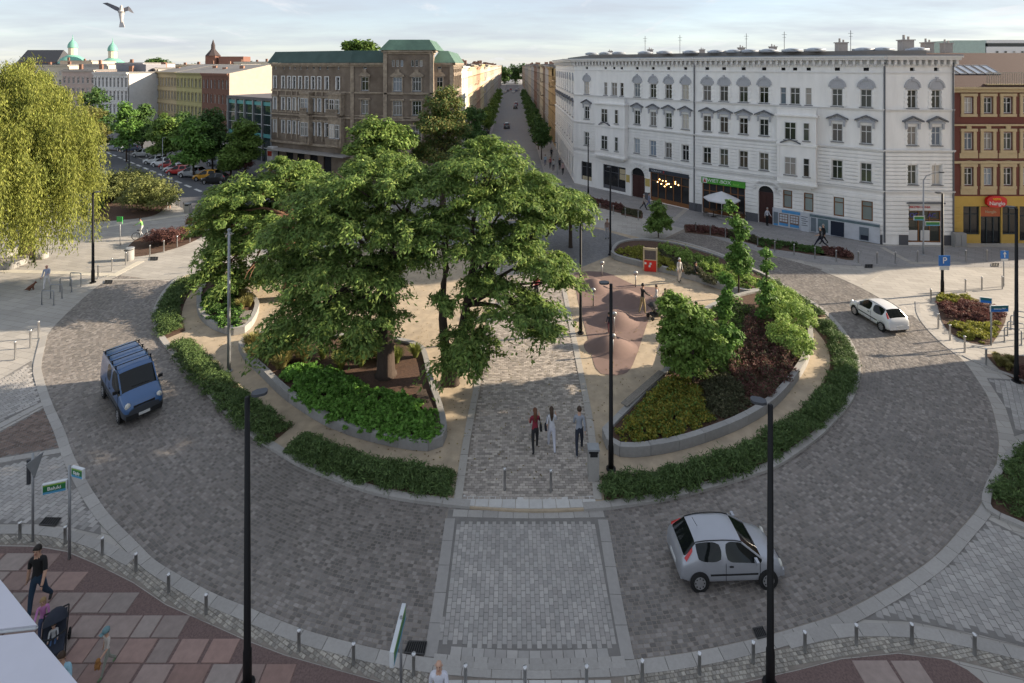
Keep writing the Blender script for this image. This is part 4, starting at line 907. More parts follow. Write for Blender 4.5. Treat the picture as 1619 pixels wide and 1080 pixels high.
M_BRNW = mat('brown shop joinery', (.2, .085, .03), .6, .2, 8)
M_BLK = mat('black steel', (.008, .008, .009), .55, .1, 5, spec=.25)
M_DOOR = mat('dark red door', (.05, .018, .016), .5, .2, 7)
M_DARK = mat('dark interior', (.012, .012, .013), .8)
M_CREAM = mat('cream board', (.5, .42, .28), .7)

# --- white tenement across the ring
B1 = [(8.3, 96), (8.3, 67.5), (19.6, 54.5), (32.5, 44.3), (38.45, 44.1)]
org = (20, 54)
w1 = empty('tenement', (*org, 0), 0, 'long white tenement with pedimented windows and shops at street level', 'building')
FS = [Fac(B1[i], B1[i + 1], org) for i in range(4)]
light_block = MB(); light_block.prism([(p[0] - org[0], p[1] - org[1]) for p in [(8.75, 95.9), (8.75, 67.9), (19.95, 54.95), (32.7, 44.75), (38.4, 44.55), (38.4, 62), (26, 72), (20, 95.9)]], .0, 16.5); light_block.build('light_block', M_DARK, w1)  # unseen black prism added behind the facade to stop light leaks
wall, rust, cour, gro = MB(), MB(), MB(), MB()
rowz = [(5.26, 1.72), (8.68, 1.66), (11.92, 1.62)]
wins = {1: [927.7, 1007.4, 1032.6, 1057, 1083.7], 2: [1118, 1144.7, 1175.6, 1208, 1323.8, 1369.5], 3: [1442.4, 1480.5]}
bays = {1: (946.5, 993.5, (962, 982), (957.5, 971, 983)), 2: (1231, 1292, (1252, 1279), (1238.5, 1257, 1278.5))}
WW = .84
groundops = {1: [(919, 935.5, .7, 3.1), (953.5, 989, .25, 3.25), (998.5, 1019.5, 0, 3.55), (1028, 1089.5, .05, 3.35)], 2: [(1110.5, 1178, .05, 3.35), (1199.5, 1223, 0, 3.75), (1238, 1252.5, 1.85, 3.6), (1271, 1286, 1.85, 3.6), (1318, 1334.5, 1.85, 3.6), (1362, 1380, 1.85, 3.6)], 3: [(1436, 1488.5, .2, 3.55)]}
for i, f in enumerate(FS):
    ops = []
    cand = [(f.ux(p)) for p in wins.get(i, [])]
    if i == 0: cand = [1.5 + 3.2 * k for k in range(9)]
    for u in cand:
        for (z, h) in rowz: ops.append((u - WW / 2, u + WW / 2, z, z + h))
        ops.append((u - .2, u + .2, 15.18, 15.48))
    if i in bays:
        a, b = f.ux(bays[i][0]), f.ux(bays[i][1])
        for p in bays[i][3]: u = f.ux(p); ww = (.5, .85, .5)[bays[i][3].index(p)]; ops.append((u - ww / 2, u + ww / 2, 11.92, 13.54)); ops.append((u - .18, u + .18, 15.18, 15.46))
    gops = [(f.ux(a), f.ux(b), c, d) for a, b, c, d in groundops.get(i, [])]
    if i == 0: gops = [(u - .8, u + .8, .3, 3.2) for u in cand]
    f.wall(wall, 0, 16.2, ops + gops, .24)
    f.course(rust, 4.75, 8.05, .33, ops); f.course(rust, .85 if i != 1 else 3.5, 4.5, .37, gops, u0=0 if i != 2 else 0)
    for o in ops:
        if o[3] - o[2] > 1: window(w1, f, (o[0] + o[1]) / 2, o[2], o[1] - o[0], o[3] - o[2], 'cross' if o[1] - o[0] > .6 else 'tee')
        else:
            f.box(gro, o[0], o[1], o[2], o[3], -.2, -.18)
    # string courses and main cornice
    for z0, z1, d in ((4.5, 4.62, .1), (4.62, 4.72, .16), (8.1, 8.2, .14), (8.2, 8.3, .2), (11.68, 11.78, .1), (11.78, 11.84, .15), (14.98, 15.06, .08)): f.box(cour, -d * .4, f.L + d * .4, z0, z1, -.02, d)
    ck = MB(); f.box(ck, -.1, f.L + .1, 15.62, 15.76, -.02, .12); f.box(ck, -.28, f.L + .28, 16.16, 16.36, -.3, .55); f.box(ck, -.34, f.L + .34, 16.36, 16.52, -.3, .68)
    u = .2
    while u < f.L: f.box(ck, u, u + .2, 15.76, 16.16, -.02, .38); f.box(ck, u + .03, u + .17, 15.6, 15.76, -.02, .22); u += .52
    c = ck.build('cornice', M_STUC2, w1)
    gt = MB(); f.box(gt, -.3, f.L + .3, 16.52, 16.6, .5, .72); gt.build('gutter', mat('zinc gutter', (.22, .25, .3), .4, .1, 4, metal=.5), w1)
    # ornaments per window
    for u in cand:
        pm = MB(); hw = .86; z = 10.72
        f.box(pm, u - .66, u + .66, z - .14, z, -.02, .16); f.box(pm, u - .62, u - .46, z - .62, z - .14, -.02, .14); f.box(pm, u + .46, u + .62, z - .62, z - .14, -.02, .14)
        for sg in (-1, 1):
            a, b = (u - hw, u) if sg < 0 else (u, u + hw); za, zb = (z, z + .42) if sg < 0 else (z + .42, z)
            v = [f.pt(q, zz + dz, dd) for dd in (-.02, .26) for q, zz, dz in ((a, za, 0), (b, zb, 0), (b, zb, .13), (a, za, .13))]
            pm.add(v, [(0, 3, 2, 1), (4, 5, 6, 7), (0, 1, 5, 4), (1, 2, 6, 5), (2, 3, 7, 6), (3, 0, 4, 7)], 1)
        pm.add([f.pt(u - .7, z, .06), f.pt(u + .7, z, .06), f.pt(u, z + .36, .06)], [(0, 1, 2)]); pm.build('pediment', [M_ORN, M_LEAD], w1)
        ah = MB(); n = 10; r0, r1, zc_ = .5, .64, 13.72
        arc = [(math.cos(math.pi * k / n), math.sin(math.pi * k / n)) for k in range(n + 1)]
        ah.add([f.pt(u + r0 * 1.1 * c_, zc_ + r0 * s_ * 1.25, .05) for c_, s_ in arc], [tuple(range(n + 1))]); f.box(ah, u - .55, u + .55, 13.56, 13.72, -.02, .06)
        for k in range(n):
            (c0, s0), (c1, s1) = arc[k], arc[k + 1]; q = [(r0 * 1.1 * c0, r0 * s0 * 1.25), (r1 * 1.1 * c0, r1 * s0 * 1.25), (r1 * 1.1 * c1, r1 * s1 * 1.25), (r0 * 1.1 * c1, r0 * s1 * 1.25)]
            ah.add([f.pt(u + x, zc_ + y, .1) for x, y in q] + [f.pt(u + x, zc_ + y, 0) for x, y in q], [(0, 1, 2, 3), (1, 5, 6, 2), (0, 3, 7, 4)])
        f.box(ah, u - .09, u + .09, 14.3, 14.66, -.02, .14); ah.build('arch_hood', M_ORN, w1)
        qb = MB()
        for k in range(4):
            for sg in (-1, 1): f.box(qb, u + sg * .56 - .14, u + sg * .56 + .14, 11.95 + k * .42, 12.17 + k * .42, -.02, .06); f.box(qb, u + sg * .53 - .1, u + sg * .53 + .1, 8.75 + k * .42, 8.95 + k * .42, -.02, .05)
        f.box(qb, u - .1, u + .1, 7.02, 7.34, -.02, .1); f.box(qb, u - .62, u - .46, 5.1, 7.1, -.02, .06); f.box(qb, u + .46, u + .62, 5.1, 7.1, -.02, .06)
        qb.build('window_surround', M_STUC, w1)['kind'] = 'stuff'
    for k in range(1, 4):
        if i in (1, 2, 3): pass
wall.build('wall', M_STUC, w1)
o = rust.build('rustication', M_STUC, w1); o['kind'] = 'stuff'
o = gro.build('attic_openings', M_DARK, w1); o['kind'] = 'stuff'
cour.build('string_course', M_STUC2, w1)
# bay windows
for i in (1, 2):
    f = FS[i]; a, b = f.ux(bays[i][0]), f.ux(bays[i][1]); dp = .75
    bm = MB()
    for z0, z1, e in ((4.5, 11.0, 0),):
        f.box(bm, a, b, z0, z1, -.02, dp)
    f.box(bm, a - .1, b + .1, 4.4, 4.55, -.02, dp + .14); f.box(bm, a + .15, b - .15, 4.2, 4.4, -.02, dp - .1); f.box(bm, a + .4, b - .4, 4.0, 4.2, -.02, dp - .3)
    f.box(bm, a - .08, b + .08, 8.05, 8.25, -.02, dp + .1); f.box(bm, a - .14, b + .14, 10.85, 11.02, -.02, dp + .2); f.box(bm, a, b, 11.02, 11.6, dp - .12, dp); f.box(bm, a - .03, b + .03, 11.6, 11.68, dp - .16, dp + .04)
    f.box(bm, a, b, 4.95, 5.08, dp - .02, dp + .06); f.box(bm, a + .02, a + .2, 5.1, 8.0, dp - .02, dp + .05); f.box(bm, b - .2, b - .02, 5.1, 8.0, dp - .02, dp + .05)
    bo = bm.build('bay', M_STUC, w1)
    for k, p in enumerate(bays[i][2]):
        for z, h in ((5.26, 1.72), (8.6, 1.7)): window(w1, f, f.ux(p) + (0 if k == 0 else -.1), z, (1.0, .5)[k], h, 'cross' if k == 0 else 'tee', dep=-.035, d=dp)
    pm = MB(); u = f.ux(bays[i][2][0])
    for sg in (-1, 1):
        p0, p1 = (u - .85, u) if sg < 0 else (u, u + .85); za, zb = (8.25, 8.62) if sg < 0 else (8.62, 8.25)
        v = [f.pt(q, zz + dz, dd) for dd in (dp - .02, dp + .2) for q, zz, dz in ((p0, za, 0), (p1, zb, 0), (p1, zb, .1), (p0, za, .1))]; pm.add(v, [(0, 3, 2, 1), (4, 5, 6, 7), (0, 1, 5, 4), (1, 2, 6, 5), (2, 3, 7, 6), (3, 0, 4, 7)])
    pm.build('pediment', M_LEAD, w1)
# shopfronts
def shopfront(f, a, b, z0, z1, jm, bars, gm=M_GLD, stall=.45, door=None, root=None):
    root = root or w1; mb = MB(); d0, d1 = -.2, -.1; f.box(mb, a, a + .09, z0, z1, d0, d1); f.box(mb, b - .09, b, z0, z1, d0, d1); f.box(mb, a + .09, b - .09, z1 - .1, z1, d0, d1)
    if stall: f.box(mb, a + .09, b - .09, z0, z0 + stall, d0, d1 - .02)
    for k in range(1, bars): u = a + (b - a) * k / bars; f.box(mb, u - .045, u + .045, z0 + stall, z1 - .1, d0, d1 + .002)
    f.box(mb, a + .09, b - .09, z0 + (z1 - z0) * .7, z0 + (z1 - z0) * .7 + .07, d0, d1 + .008); mb.build('shop_frame', jm, root)
    g = MB(); g.add([f.pt(a, z0, -.15), f.pt(b, z0, -.15), f.pt(b, z1, -.15), f.pt(a, z1, -.15)], [(0, 1, 2, 3)]); g.build('shop_window', gm, root)
f = FS[1]
shopfront(f, f.ux(919), f.ux(935.5), .7, 3.1, M_PLIN, 2); shopfront(f, f.ux(953.5), f.ux(989), .25, 3.25, M_PLIN, 3)
sb = MB(); f.box(sb, f.ux(979), f.ux(988), 1.7, 3.0, -.14, -.1); sb.build('poster', M_CREAM, w1)
sb = MB(); f.box(sb, f.ux(920.5), f.ux(934.5), .72, 1.2, -.12, -.08); sb.build('poster', M_CREAM, w1)
shopfront(f, f.ux(1028), f.ux(1089.5), .05, 3.35, M_BRNW, 5)
sg = MB(); f.box(sg, f.ux(1027), f.ux(1090), 3.36, 3.8, .02, .14); sg.build('shop_sign', mat('slate sign', (.035, .042, .055), .5), w1)
M_TXW = mat('white lettering', (.75, .75, .73), .6); text('LORRANE', w1, f, f.ux(1039), 3.57, .3, mat('pale lettering', (.4, .42, .45), .6), .16)
text('8', w1, f, f.ux(1050.5), 3.57, .34, mat('red lettering', (.55, .02, .02), .6), .16)
M_BULB = mat('warm bulb', (1, .7, .3), .4); MATS['warm bulb'].node_tree.nodes['Principled BSDF'].inputs['Emission Color'].default_value = (1, .62, .22, 1); MATS['warm bulb'].node_tree.nodes['Principled BSDF'].inputs['Emission Strength'].default_value = 4
for k, (px, py) in enumerate([(1042, 284), (1047, 286), (1052, 287), (1055, 291), (1039, 288), (1045, 291), (1053, 292), (1057, 291), (1050, 295), (1060, 296), (1067, 288), (1067, 291), (1072, 293)]):
    u = f.ux(px); b_ = MB(); b_.lathe([(0, -.06), (.045, -.04), (.06, 0), (.045, .04), (0, .06)], 8, f.pt(u, f.zy(px, py), -.09)); b_.build('pendant_lamp', M_BULB, w1, True)
f2 = FS[2]
shopfront(f2, f2.ux(1110.5), f2.ux(1178), .05, 3.35, M_BRNW, 6)
sg = MB(); f2.box(sg, f2.ux(1109.5), f2.ux(1179), 3.2, 3.82, .02, .14); sg.build('shop_sign', mat('green sign', (.07, .3, .03), .5, .2, 1.0), w1)
sg = MB(); f2.box(sg, f2.ux(1111.5), f2.ux(1118.5), 3.24, 3.78, .142, .16); sg.build('sign_badge', M_WF, w1); sg = MB(); sg.add([f2.pt(f2.ux(1112.6), 3.32, .165), f2.pt(f2.ux(1117.6), 3.32, .165), f2.pt(f2.ux(1115), 3.74, .165)], [(0, 1, 2)]); sg.build('sign_emblem', mat('dark red paint', (.4, .05, .03), .6), w1)
text('WIET-BOX', w1, f2, f2.ux(1137), 3.54, .5, M_TXW, .15); text('food', w1, f2, f2.ux(1164), 3.45, .3, mat('lime lettering', (.3, .6, .1), .6), .15)
def arch_door(f, a, b, top, root):
    mb = MB(); u = (a + b) / 2; r = (b - a) / 2; zc_ = top - r; n = 12
    arc = [(u + r * math.cos(math.pi * k / n), zc_ + r * math.sin(math.pi * k / n)) for k in range(n + 1)]
    mb.add([f.pt(b, top, .0)] + [f.pt(x, z, .0) for x, z in arc[:n // 2 + 1]], [tuple(range(n // 2 + 2))[::-1]]); mb.add([f.pt(a, top, .0)] + [f.pt(x, z, .0) for x, z in arc[n // 2:]], [tuple(range(n // 2 + 2))[::-1]])
    for k in range(n + 1):          # voussoirs
        t = math.pi * k / n; c_, s_ = math.cos(t), math.sin(t); w = .09
        q = [(r * c_ - w * s_, r * s_ + w * c_), (r * c_ + w * s_, r * s_ - w * c_), ((r + .55) * c_ + w * 1.5 * s_, (r + .55) * s_ - w * 1.5 * c_), ((r + .55) * c_ - w * 1.5 * s_, (r + .55) * s_ + w * 1.5 * c_)]
        mb.add([f.pt(u + x, zc_ + z, .09) for x, z in q] + [f.pt(u + x, zc_ + z, 0) for x, z in q], [(3, 2, 1, 0), (0, 1, 5, 4), (1, 2, 6, 5), (2, 3, 7, 6), (3, 0, 4, 7)])
    mb.build('arch', M_STUC, root)
    d = MB(); f.box(d, a, b, 0, zc_, -.24, -.2); f.box(d, u - .03, u + .03, .1, zc_, -.2, -.17); f.box(d, a, b, zc_ - .12, zc_, -.2, -.15)
    for s_ in (-1, 1):
        for z0, z1 in ((.25, .9), (1.05, 1.9)): f.box(d, u + s_ * r * .5 - r * .33, u + s_ * r * .5 + r * .33, z0, z1, -.2, -.175)
    d.build('door', M_DOOR, root); g = MB(); g.add([f.pt(a, zc_, -.22), f.pt(b, zc_, -.22), f.pt(b, top, -.22), f.pt(a, top, -.22)], [(0, 1, 2, 3)]); g.build('fanlight', M_GLD, root)
arch_door(f, f.ux(998.5), f.ux(1019.5), 3.55, w1); arch_door(f2, f2.ux(1199.5), f2.ux(1223), 3.75, w1)
for px, w_ in ((993, .5), (1024, .6)):
    pp = MB(); f.box(pp, f.ux(px) - w_ / 2, f.ux(px) + w_ / 2, 1.6, 2.5, .03, .06); pp.build('notice_board', mat('yellow board', (.5, .38, .12), .6), w1)
for a, b, c, d in groundops[2][2:]:
    a, b = f2.ux(a), f2.ux(b); shopfront(f2, a, b, c, d, M_BRNW, 1, glass_mat('frosted glass', (.2, .24, .23), .3, (.24, .27, .26)), .1)
f3 = FS[3]; a, b = f3.ux(1436), f3.ux(1488.5); shopfront(f3, a, b, .2, 3.0, M_BRNW, 3, M_GL, .1)
sg = MB(); f3.box(sg, a + .1, b - .05, 3.0, 3.55, -.15, .02); sg.build('shop_sign', M_WF, w1); text('UBEZPIECZENIA', w1, f3, (a + b) / 2 - .5, 3.3, .26, mat('red lettering', (.55, .02, .02), .6), .04)
for t, u in (('OC', a + .55), ('AC', b - .75)): text(t, w1, f3, u, 2.55, .5, mat('navy lettering', (.06, .06, .3), .6), -.08)
for u in (a + .45, a + 1.5):
    pp = MB(); f3.box(pp, u - .38, u + .38, .35, 1.25, -.12, -.08); pp.build('poster', M_WF, w1)
cn = MB(); f3.box(cn, a - .2, b + .2, 3.62, 3.74, -.02, .2); cn.build('door_cornice', M_LEAD, w1)
pl = MB()
for f_, segs in ((FS[1], [(1019.5, 1028), (1089.5, 1101)]), (FS[2], [(1101, 1110), (1178.5, 1199)]), (FS[3], [(1421, 1435.5), (1489, 1506)])):
    for a_, b_ in segs: f_.box(pl, f_.ux(a_) + .02, f_.ux(b_) - .02, 0, .85, -.02, .07)
f2.box(pl, f2.ux(1223.5), f2.L - .05, 0, .8, -.02, .05); pl.build('plinth', M_PLIN, w1)['kind'] = 'stuff'
gsl = MB(); f.box(gsl, .05, f.ux(997), 0, 4.48, .005, .03)
# poster boards along the foot of the wall
pb = empty('poster_board', f2.pt(f2.ux(1307), 0, .25)[:2] + (0,), 0, 'long row of shop posters and white panels at the foot of the tenement', 'poster board'); pb.location = (pb.location[0] + org[0], pb.location[1] + org[1], 0)
FB = Fac(f2.A, f2.B, (pb.location[0], pb.location[1]))
M_PB = [mat('poster white', (.5, .52, .56), .5), mat('poster blue', (.08, .28, .55), .5), mat('poster grey', (.14, .17, .2), .4), mat('poster navy', (.012, .018, .035), .4), mat('poster brown', (.2, .13, .1), .5, .6, 9), mat('poster teal', (.11, .16, .18), .4, .3, 3)]
def pbox(p0, p1, z0, z1, d, m, name='panel'):
    mb = MB(); FB.box(mb, FB.ux(p0), FB.ux(p1), z0, z1, .2 if d < .3 else .29, d); mb.build(name, m, pb)
pbox(1222.5, 1391.5, .05, 1.78, .28, M_PB[0], 'backing'); pbox(1281, 1391, 1.5, 1.72, .31, M_PB[5], 'header'); pbox(1237, 1266, 1.45, 1.72, .31, M_PB[1], 'header')
for p0, p1, z0, z1, k in ((1224, 1231, .3, 1.4, 2), (1233, 1247, .45, 1.35, 4), (1250, 1264, .45, 1.35, 4), (1233, 1247, .2, .44, 1), (1250, 1264, .2, .44, 1), (1224, 1231, .12, .29, 1), (1283, 1291, .15, 1.42, 2), (1294, 1310, .25, 1.42, 5), (1314, 1335, .12, 1.42, 3), (1359, 1374, .15, 1.3, 2), (1361, 1373, .2, .6, 3)):
    pbox(p0, p1, z0, z1, .315 + .004 * k, M_PB[k])
pbox(1266.5, 1280, -.0 + .02, 1.7, .345, M_PB[0])
for k in range(3):
    for px0 in (1234, 1251):
        for q in range(3): pbox(px0 + q * 4.2, px0 + q * 4.2 + 3.4, .6 + k * .25, .78 + k * .25, .345, M_PB[0], 'photo')
for r_ in range(5): pbox(1268, 1278 - r_ % 2 * 3, 1.35 - r_ * .2, 1.4 - r_ * .2, .35, M_PB[3], 'text_line')
# roof
ro_ = [(8.0, 95.9), (8.0, 67.3), (19.35, 54.1), (32.3, 43.85), (38.75, 43.65), (38.75, 62), (26, 72), (20, 95.9)]
rf = MB(); rf.prism([(p[0] - org[0], p[1] - org[1]) for p in ro_], 16.54, 16.62); rf.prism([(p[0] - org[0], p[1] - org[1]) for p in [(10.5, 95), (10.5, 68.6), (20.8, 56.5), (33, 47), (38.5, 47), (38.5, 61), (26, 71), (19, 95)]], 16.62, 17.05); rfo = rf.build('roof', M_RFELT, w1)
M_SKYL = mat('skylight dome', (.35, .38, .42), .15, .1, 3, spec=.8); M_CHIM = mat('chimney render', (.36, .33, .31), .9, .15, 4)
def on_roof(px, Y): return ((px - CX) / F * Y - org[0], Y - org[1])
for px, Y in ((935, 66), (957, 64.5), (978, 63), (1020, 60.5), (1050, 59), (1092, 57), (1132, 55.5), (1160, 54.5), (1185, 53.5), (1215, 52), (1252, 50.5), (1288, 49), (1365, 48.5), (1395, 48), (1450, 48)):
    x, y = on_roof(px, Y); mb = MB(); mb.box((0, 0, .12), (1.5, 1.1, .26)); mb.lathe([(.68, .25), (.55, .32), (.3, .37), (0, .385)], 12); mb.build('skylight', M_SKYL, rfo, True, (x, y, 17.02))
for px, Y, s in ((1028, 62, .55), (1172, 57, .6), (1222, 54, .6), (1330, 51, .85), (1432, 49.5, 1.0), (1466, 49.5, .8), (1496, 49.5, .75), (965, 67, .5), (1110, 60, .5)):
    x, y = on_roof(px, Y); mb = MB(); mb.box((0, 0, .6 * s), (1.1 * s, .7 * s, 1.2 * s)); mb.box((0, 0, 1.24 * s), (1.3 * s, .85 * s, .1)); mb.tube([(-.2 * s, 0, 1.2 * s), (-.2 * s, 0, 1.75 * s)], .11 * s, 8); mb.tube([(.25 * s, 0, 1.2 * s), (.25 * s, 0, 1.6 * s)], .1 * s, 8); mb.build('chimney', M_CHIM, rfo, False, (x, y, 16.9))
for px, Y in ((1020, 61), (1180, 56), (1240, 53), (1075, 59), (1345, 51)):
    x, y = on_roof(px, Y); mb = MB(); mb.tube([(0, 0, 0), (0, 0, 2.2)], .03, 5); mb.box((0, 0, 1.9), (.5, .03, .03)); mb.box((0, 0, 1.6), (.35, .03, .03)); mb.build('aerial', M_LEAD, rfo, False, (x, y, 17))
for f_, u in ((FS[2], .05), (FS[3], .05), (FS[3], FS[3].L - .06)):
    mb = MB(); mb.tube([f_.pt(u, .2, .1), f_.pt(u, 15.9, .1)], .07, 8); mb.build('downpipe', M_LEAD, w1)

# --- brick and yellow house at the right edge
org2 = (50, 44.6); b2 = empty('tenement', (*org2, 0), 0, 'red brick house with cream window surrounds and yellow ground floor', 'building')
fb = Fac((38.75, 44.6), (64, 44.6), org2); M_BRK = mat('red brick', (.15, .05, .038), .85, .12, 14, .2, 40, big=.04); M_CRM = mat('cream stone', (.48, .38, .23), .8, .1, 5); M_YEL = mat('yellow render', (.5, .33, .08), .8, .06, 2); M_TILE = mat('roof tile', (.055, .024, .02), .85, .12, 9, .5, 12, stretch=(.3, .3, 3))
wc = [fb.ux(1531) + k * (fb.ux(1562) - fb.ux(1531)) for k in range(9)]; rows2 = [(5.1, 1.55), (8.25, 1.5), (11.45, 1.4)]
ops = [(u - .42, u + .42, z, z + h) for u in wc for z, h in rows2]; wl = MB(); fb.wall(wl, 4.15, 13.3, ops, .2); wl.build('wall', M_BRK, b2)
for u in wc:
    for k, (z, h) in enumerate(rows2):
        window(b2, fb, u, z, .84, h, 'cross', sill=False)
        s = MB(); fb.box(s, u - .68, u - .42, z - .15, z + h + .1, -.02, .08); fb.box(s, u + .42, u + .68, z - .15, z + h + .1, -.02, .08); fb.box(s, u - .74, u + .74, z + h + .1, z + h + .35, -.02, .12); fb.box(s, u - .72, u + .72, z - .3, z - .06, -.02, .12)
        if k == 1: fb.box(s, u - .8, u + .8, z - .75, z - .3, -.02, .06); fb.box(s, u - .2, u + .2, z + h + .35, z + h + .6, -.02, .1)
        if k == 0:
            fb.box(s, u - .72, u + .72, z - .8, z - .3, -.02, .06)
            s.add([fb.pt(u + .72 * math.cos(math.pi * q / 8), z + h + .36 + .3 * math.sin(math.pi * q / 8), .1) for q in range(9)], [tuple(range(9))])
        s.build('window_surround', M_CRM, b2)['kind'] = 'stuff'
cr = MB(); fb.box(cr, -.1, fb.L, 13.3, 13.62, -.02, .22); fb.box(cr, -.1, fb.L, 13.62, 13.78, -.02, .42); fb.box(cr, 0, fb.L, 7.05, 7.25, -.02, .16); fb.box(cr, 0, fb.L, 10.35, 10.5, -.02, .14); cr.build('cornice', M_CRM, b2)
gops = [(fb.ux(1523), fb.ux(1549), .75, 3.25), (fb.ux(1550.5), fb.ux(1583), .0, 3.25), (fb.ux(1585), fb.ux(1610), .75, 3.25), (fb.ux(1612), fb.ux(1650), .2, 3.25)]
gw = MB(); fb.wall(gw, 0, 4.15, gops, .22); fb.course(gw, .1, 3.2, .31, gops + [(fb.ux(1519), 99, 0, 3.3)], 0, .03); gw.build('ground_floor', M_YEL, b2)
for g_ in gops: shopfront(fb, g_[0], g_[1], g_[2], g_[3], mat('dark green joinery', (.018, .028, .035), .5), 2 if g_[2] else 3, M_GLD, .12 if g_[2] else 0, root=b2)
ban = MB(); fb.box(ban, fb.ux(1551.5), fb.ux(1582), 2.35, 3.2, -.08, -.05); ban.build('banner', mat('orange banner', (.42, .1, .035), .6), b2); text('Nanglo', b2, fb, fb.ux(1567), 2.75, .34, M_CREAM, -.04)
def blob_sign(root, f_, u, z, w, h, m):
    pts = [(w * .5 * math.copysign(abs(math.cos(t)) ** .55, math.cos(t)), h * .5 * math.copysign(abs(math.sin(t)) ** .7, math.sin(t)) * (1 + .12 * math.cos(2 * t) ** 2)) for t in [2 * math.pi * k / 28 for k in range(28)]]
    mb = MB(); n = 28; mb.add([f_.pt(u + x, z + y, .3) for x, y in pts] + [f_.pt(u + x, z + y, .05) for x, y in pts], [tuple(range(n))] + [(i_, n + i_, n + (i_ + 1) % n, (i_ + 1) % n) for i_ in range(n)]); return mb.build('shop_sign', m, root)
us = fb.ux(1571.5); blob_sign(b2, fb, us, 3.72, 1.75, .9, mat('red sign', (.55, .012, .012), .35)); text('Nanglo', b2, fb, us, 3.58, .48, M_TXW, .31); text('NEPAL', b2, fb, us, 3.95, .26, mat('gold lettering', (.8, .5, .03), .5), .31)
rf = MB(); rf.add([fb.pt(-.05, 13.78, .4), fb.pt(fb.L, 13.78, .4), fb.pt(fb.L, 16.9, -5.4), fb.pt(-.05, 16.9, -5.4), fb.pt(-.05, 13.3, -11), fb.pt(fb.L, 13.3, -11)], [(0, 1, 2, 3), (3, 2, 5, 4)]); fb.box(rf, 0, fb.L, 0, 13.3, -11, -.3); rfo = rf.build('roof', M_TILE, b2)
def rslope(d): return 13.78 + (0.4 - d) * (3.12 / 5.8)
M_GBL = mat('bright skylight glass', (.25, .28, .33), .05, .2, 2, spec=1.0)
for k in range(7):
    u0 = fb.ux(1514) + k * .78; mb = MB(); g = MB()
    for (x0, x1, da, db) in ((0, .07, -1.5, -3.0), (.59, .66, -1.5, -3.0), (.07, .59, -1.5, -1.58), (.07, .59, -2.92, -3.0)):
        v = [fb.pt(u0 + x, rslope(d) + e, d) for e in (.02, .12) for x, d in ((x0, da), (x1, da), (x1, db), (x0, db))]; mb.add(v, [(3, 2, 1, 0), (4, 5, 6, 7), (0, 1, 5, 4), (1, 2, 6, 5), (2, 3, 7, 6), (3, 0, 4, 7)])
    fr = mb.build('skylight', M_LEAD, rfo); g.add([fb.pt(u0 + .05, rslope(-1.5) + .09, -1.5), fb.pt(u0 + .61, rslope(-1.5) + .09, -1.5), fb.pt(u0 + .61, rslope(-3) + .09, -3.0), fb.pt(u0 + .05, rslope(-3) + .09, -3.0)], [(0, 1, 2, 3)]); g.build('pane', M_GBL, fr)
tr_ = MB(); a = fb.ux(1556); fb.box(tr_, a, fb.L, 13.95, 14.05, -1.4, .3); tr_.build('terrace', M_CRM, b2); rl_ = MB(); fb.box(rl_, a, fb.L, 15.0, 15.06, .2, .26)
for k in range(60): rl_.box(fb.pt(a + .05 + k * .2, 14.5, .23), (.035, .035, .95))
rl_.build('railing', mat('steel railing', (.3, .27, .22), .5, .1, 5), b2)
ofc = empty('office_block', (96, 98, 0), 0, 'white modern office with window bands behind the brick house', 'building'); fo = Fac((84, 96), (140, 96), (96, 98)); mb = MB(); fo.box(mb, 6, fo.L, 0, 19.2, -12, 0); fo.box(mb, 6.5, fo.L, 19.9, 20.5, -12, -.4); mb.build('wall', M_WF, ofc)
mb = MB(); fo.box(mb, 7, fo.L, 19.2, 19.9, -11, -.8); mb.build('window_band', M_GLD, ofc); mb = MB(); fo.box(mb, 0, 5.8, 0, 20.4, -8, 0); mb.build('stair_tower', mat('pale green cladding', (.33, .42, .38), .6), ofc)
for k in range(26): window(ofc, fo, 8 + k * 1.6, 17.2, .6, 1.2, 'tee', sill=False, dep=-.03)
for u, s in ((24, 1.8), (38, 2.4)): roofbox(ofc, 'roof_plant', *fo.pt(u, 0, -5)[:2], 20.5, s * 1.6, s, s, M_CHIM)

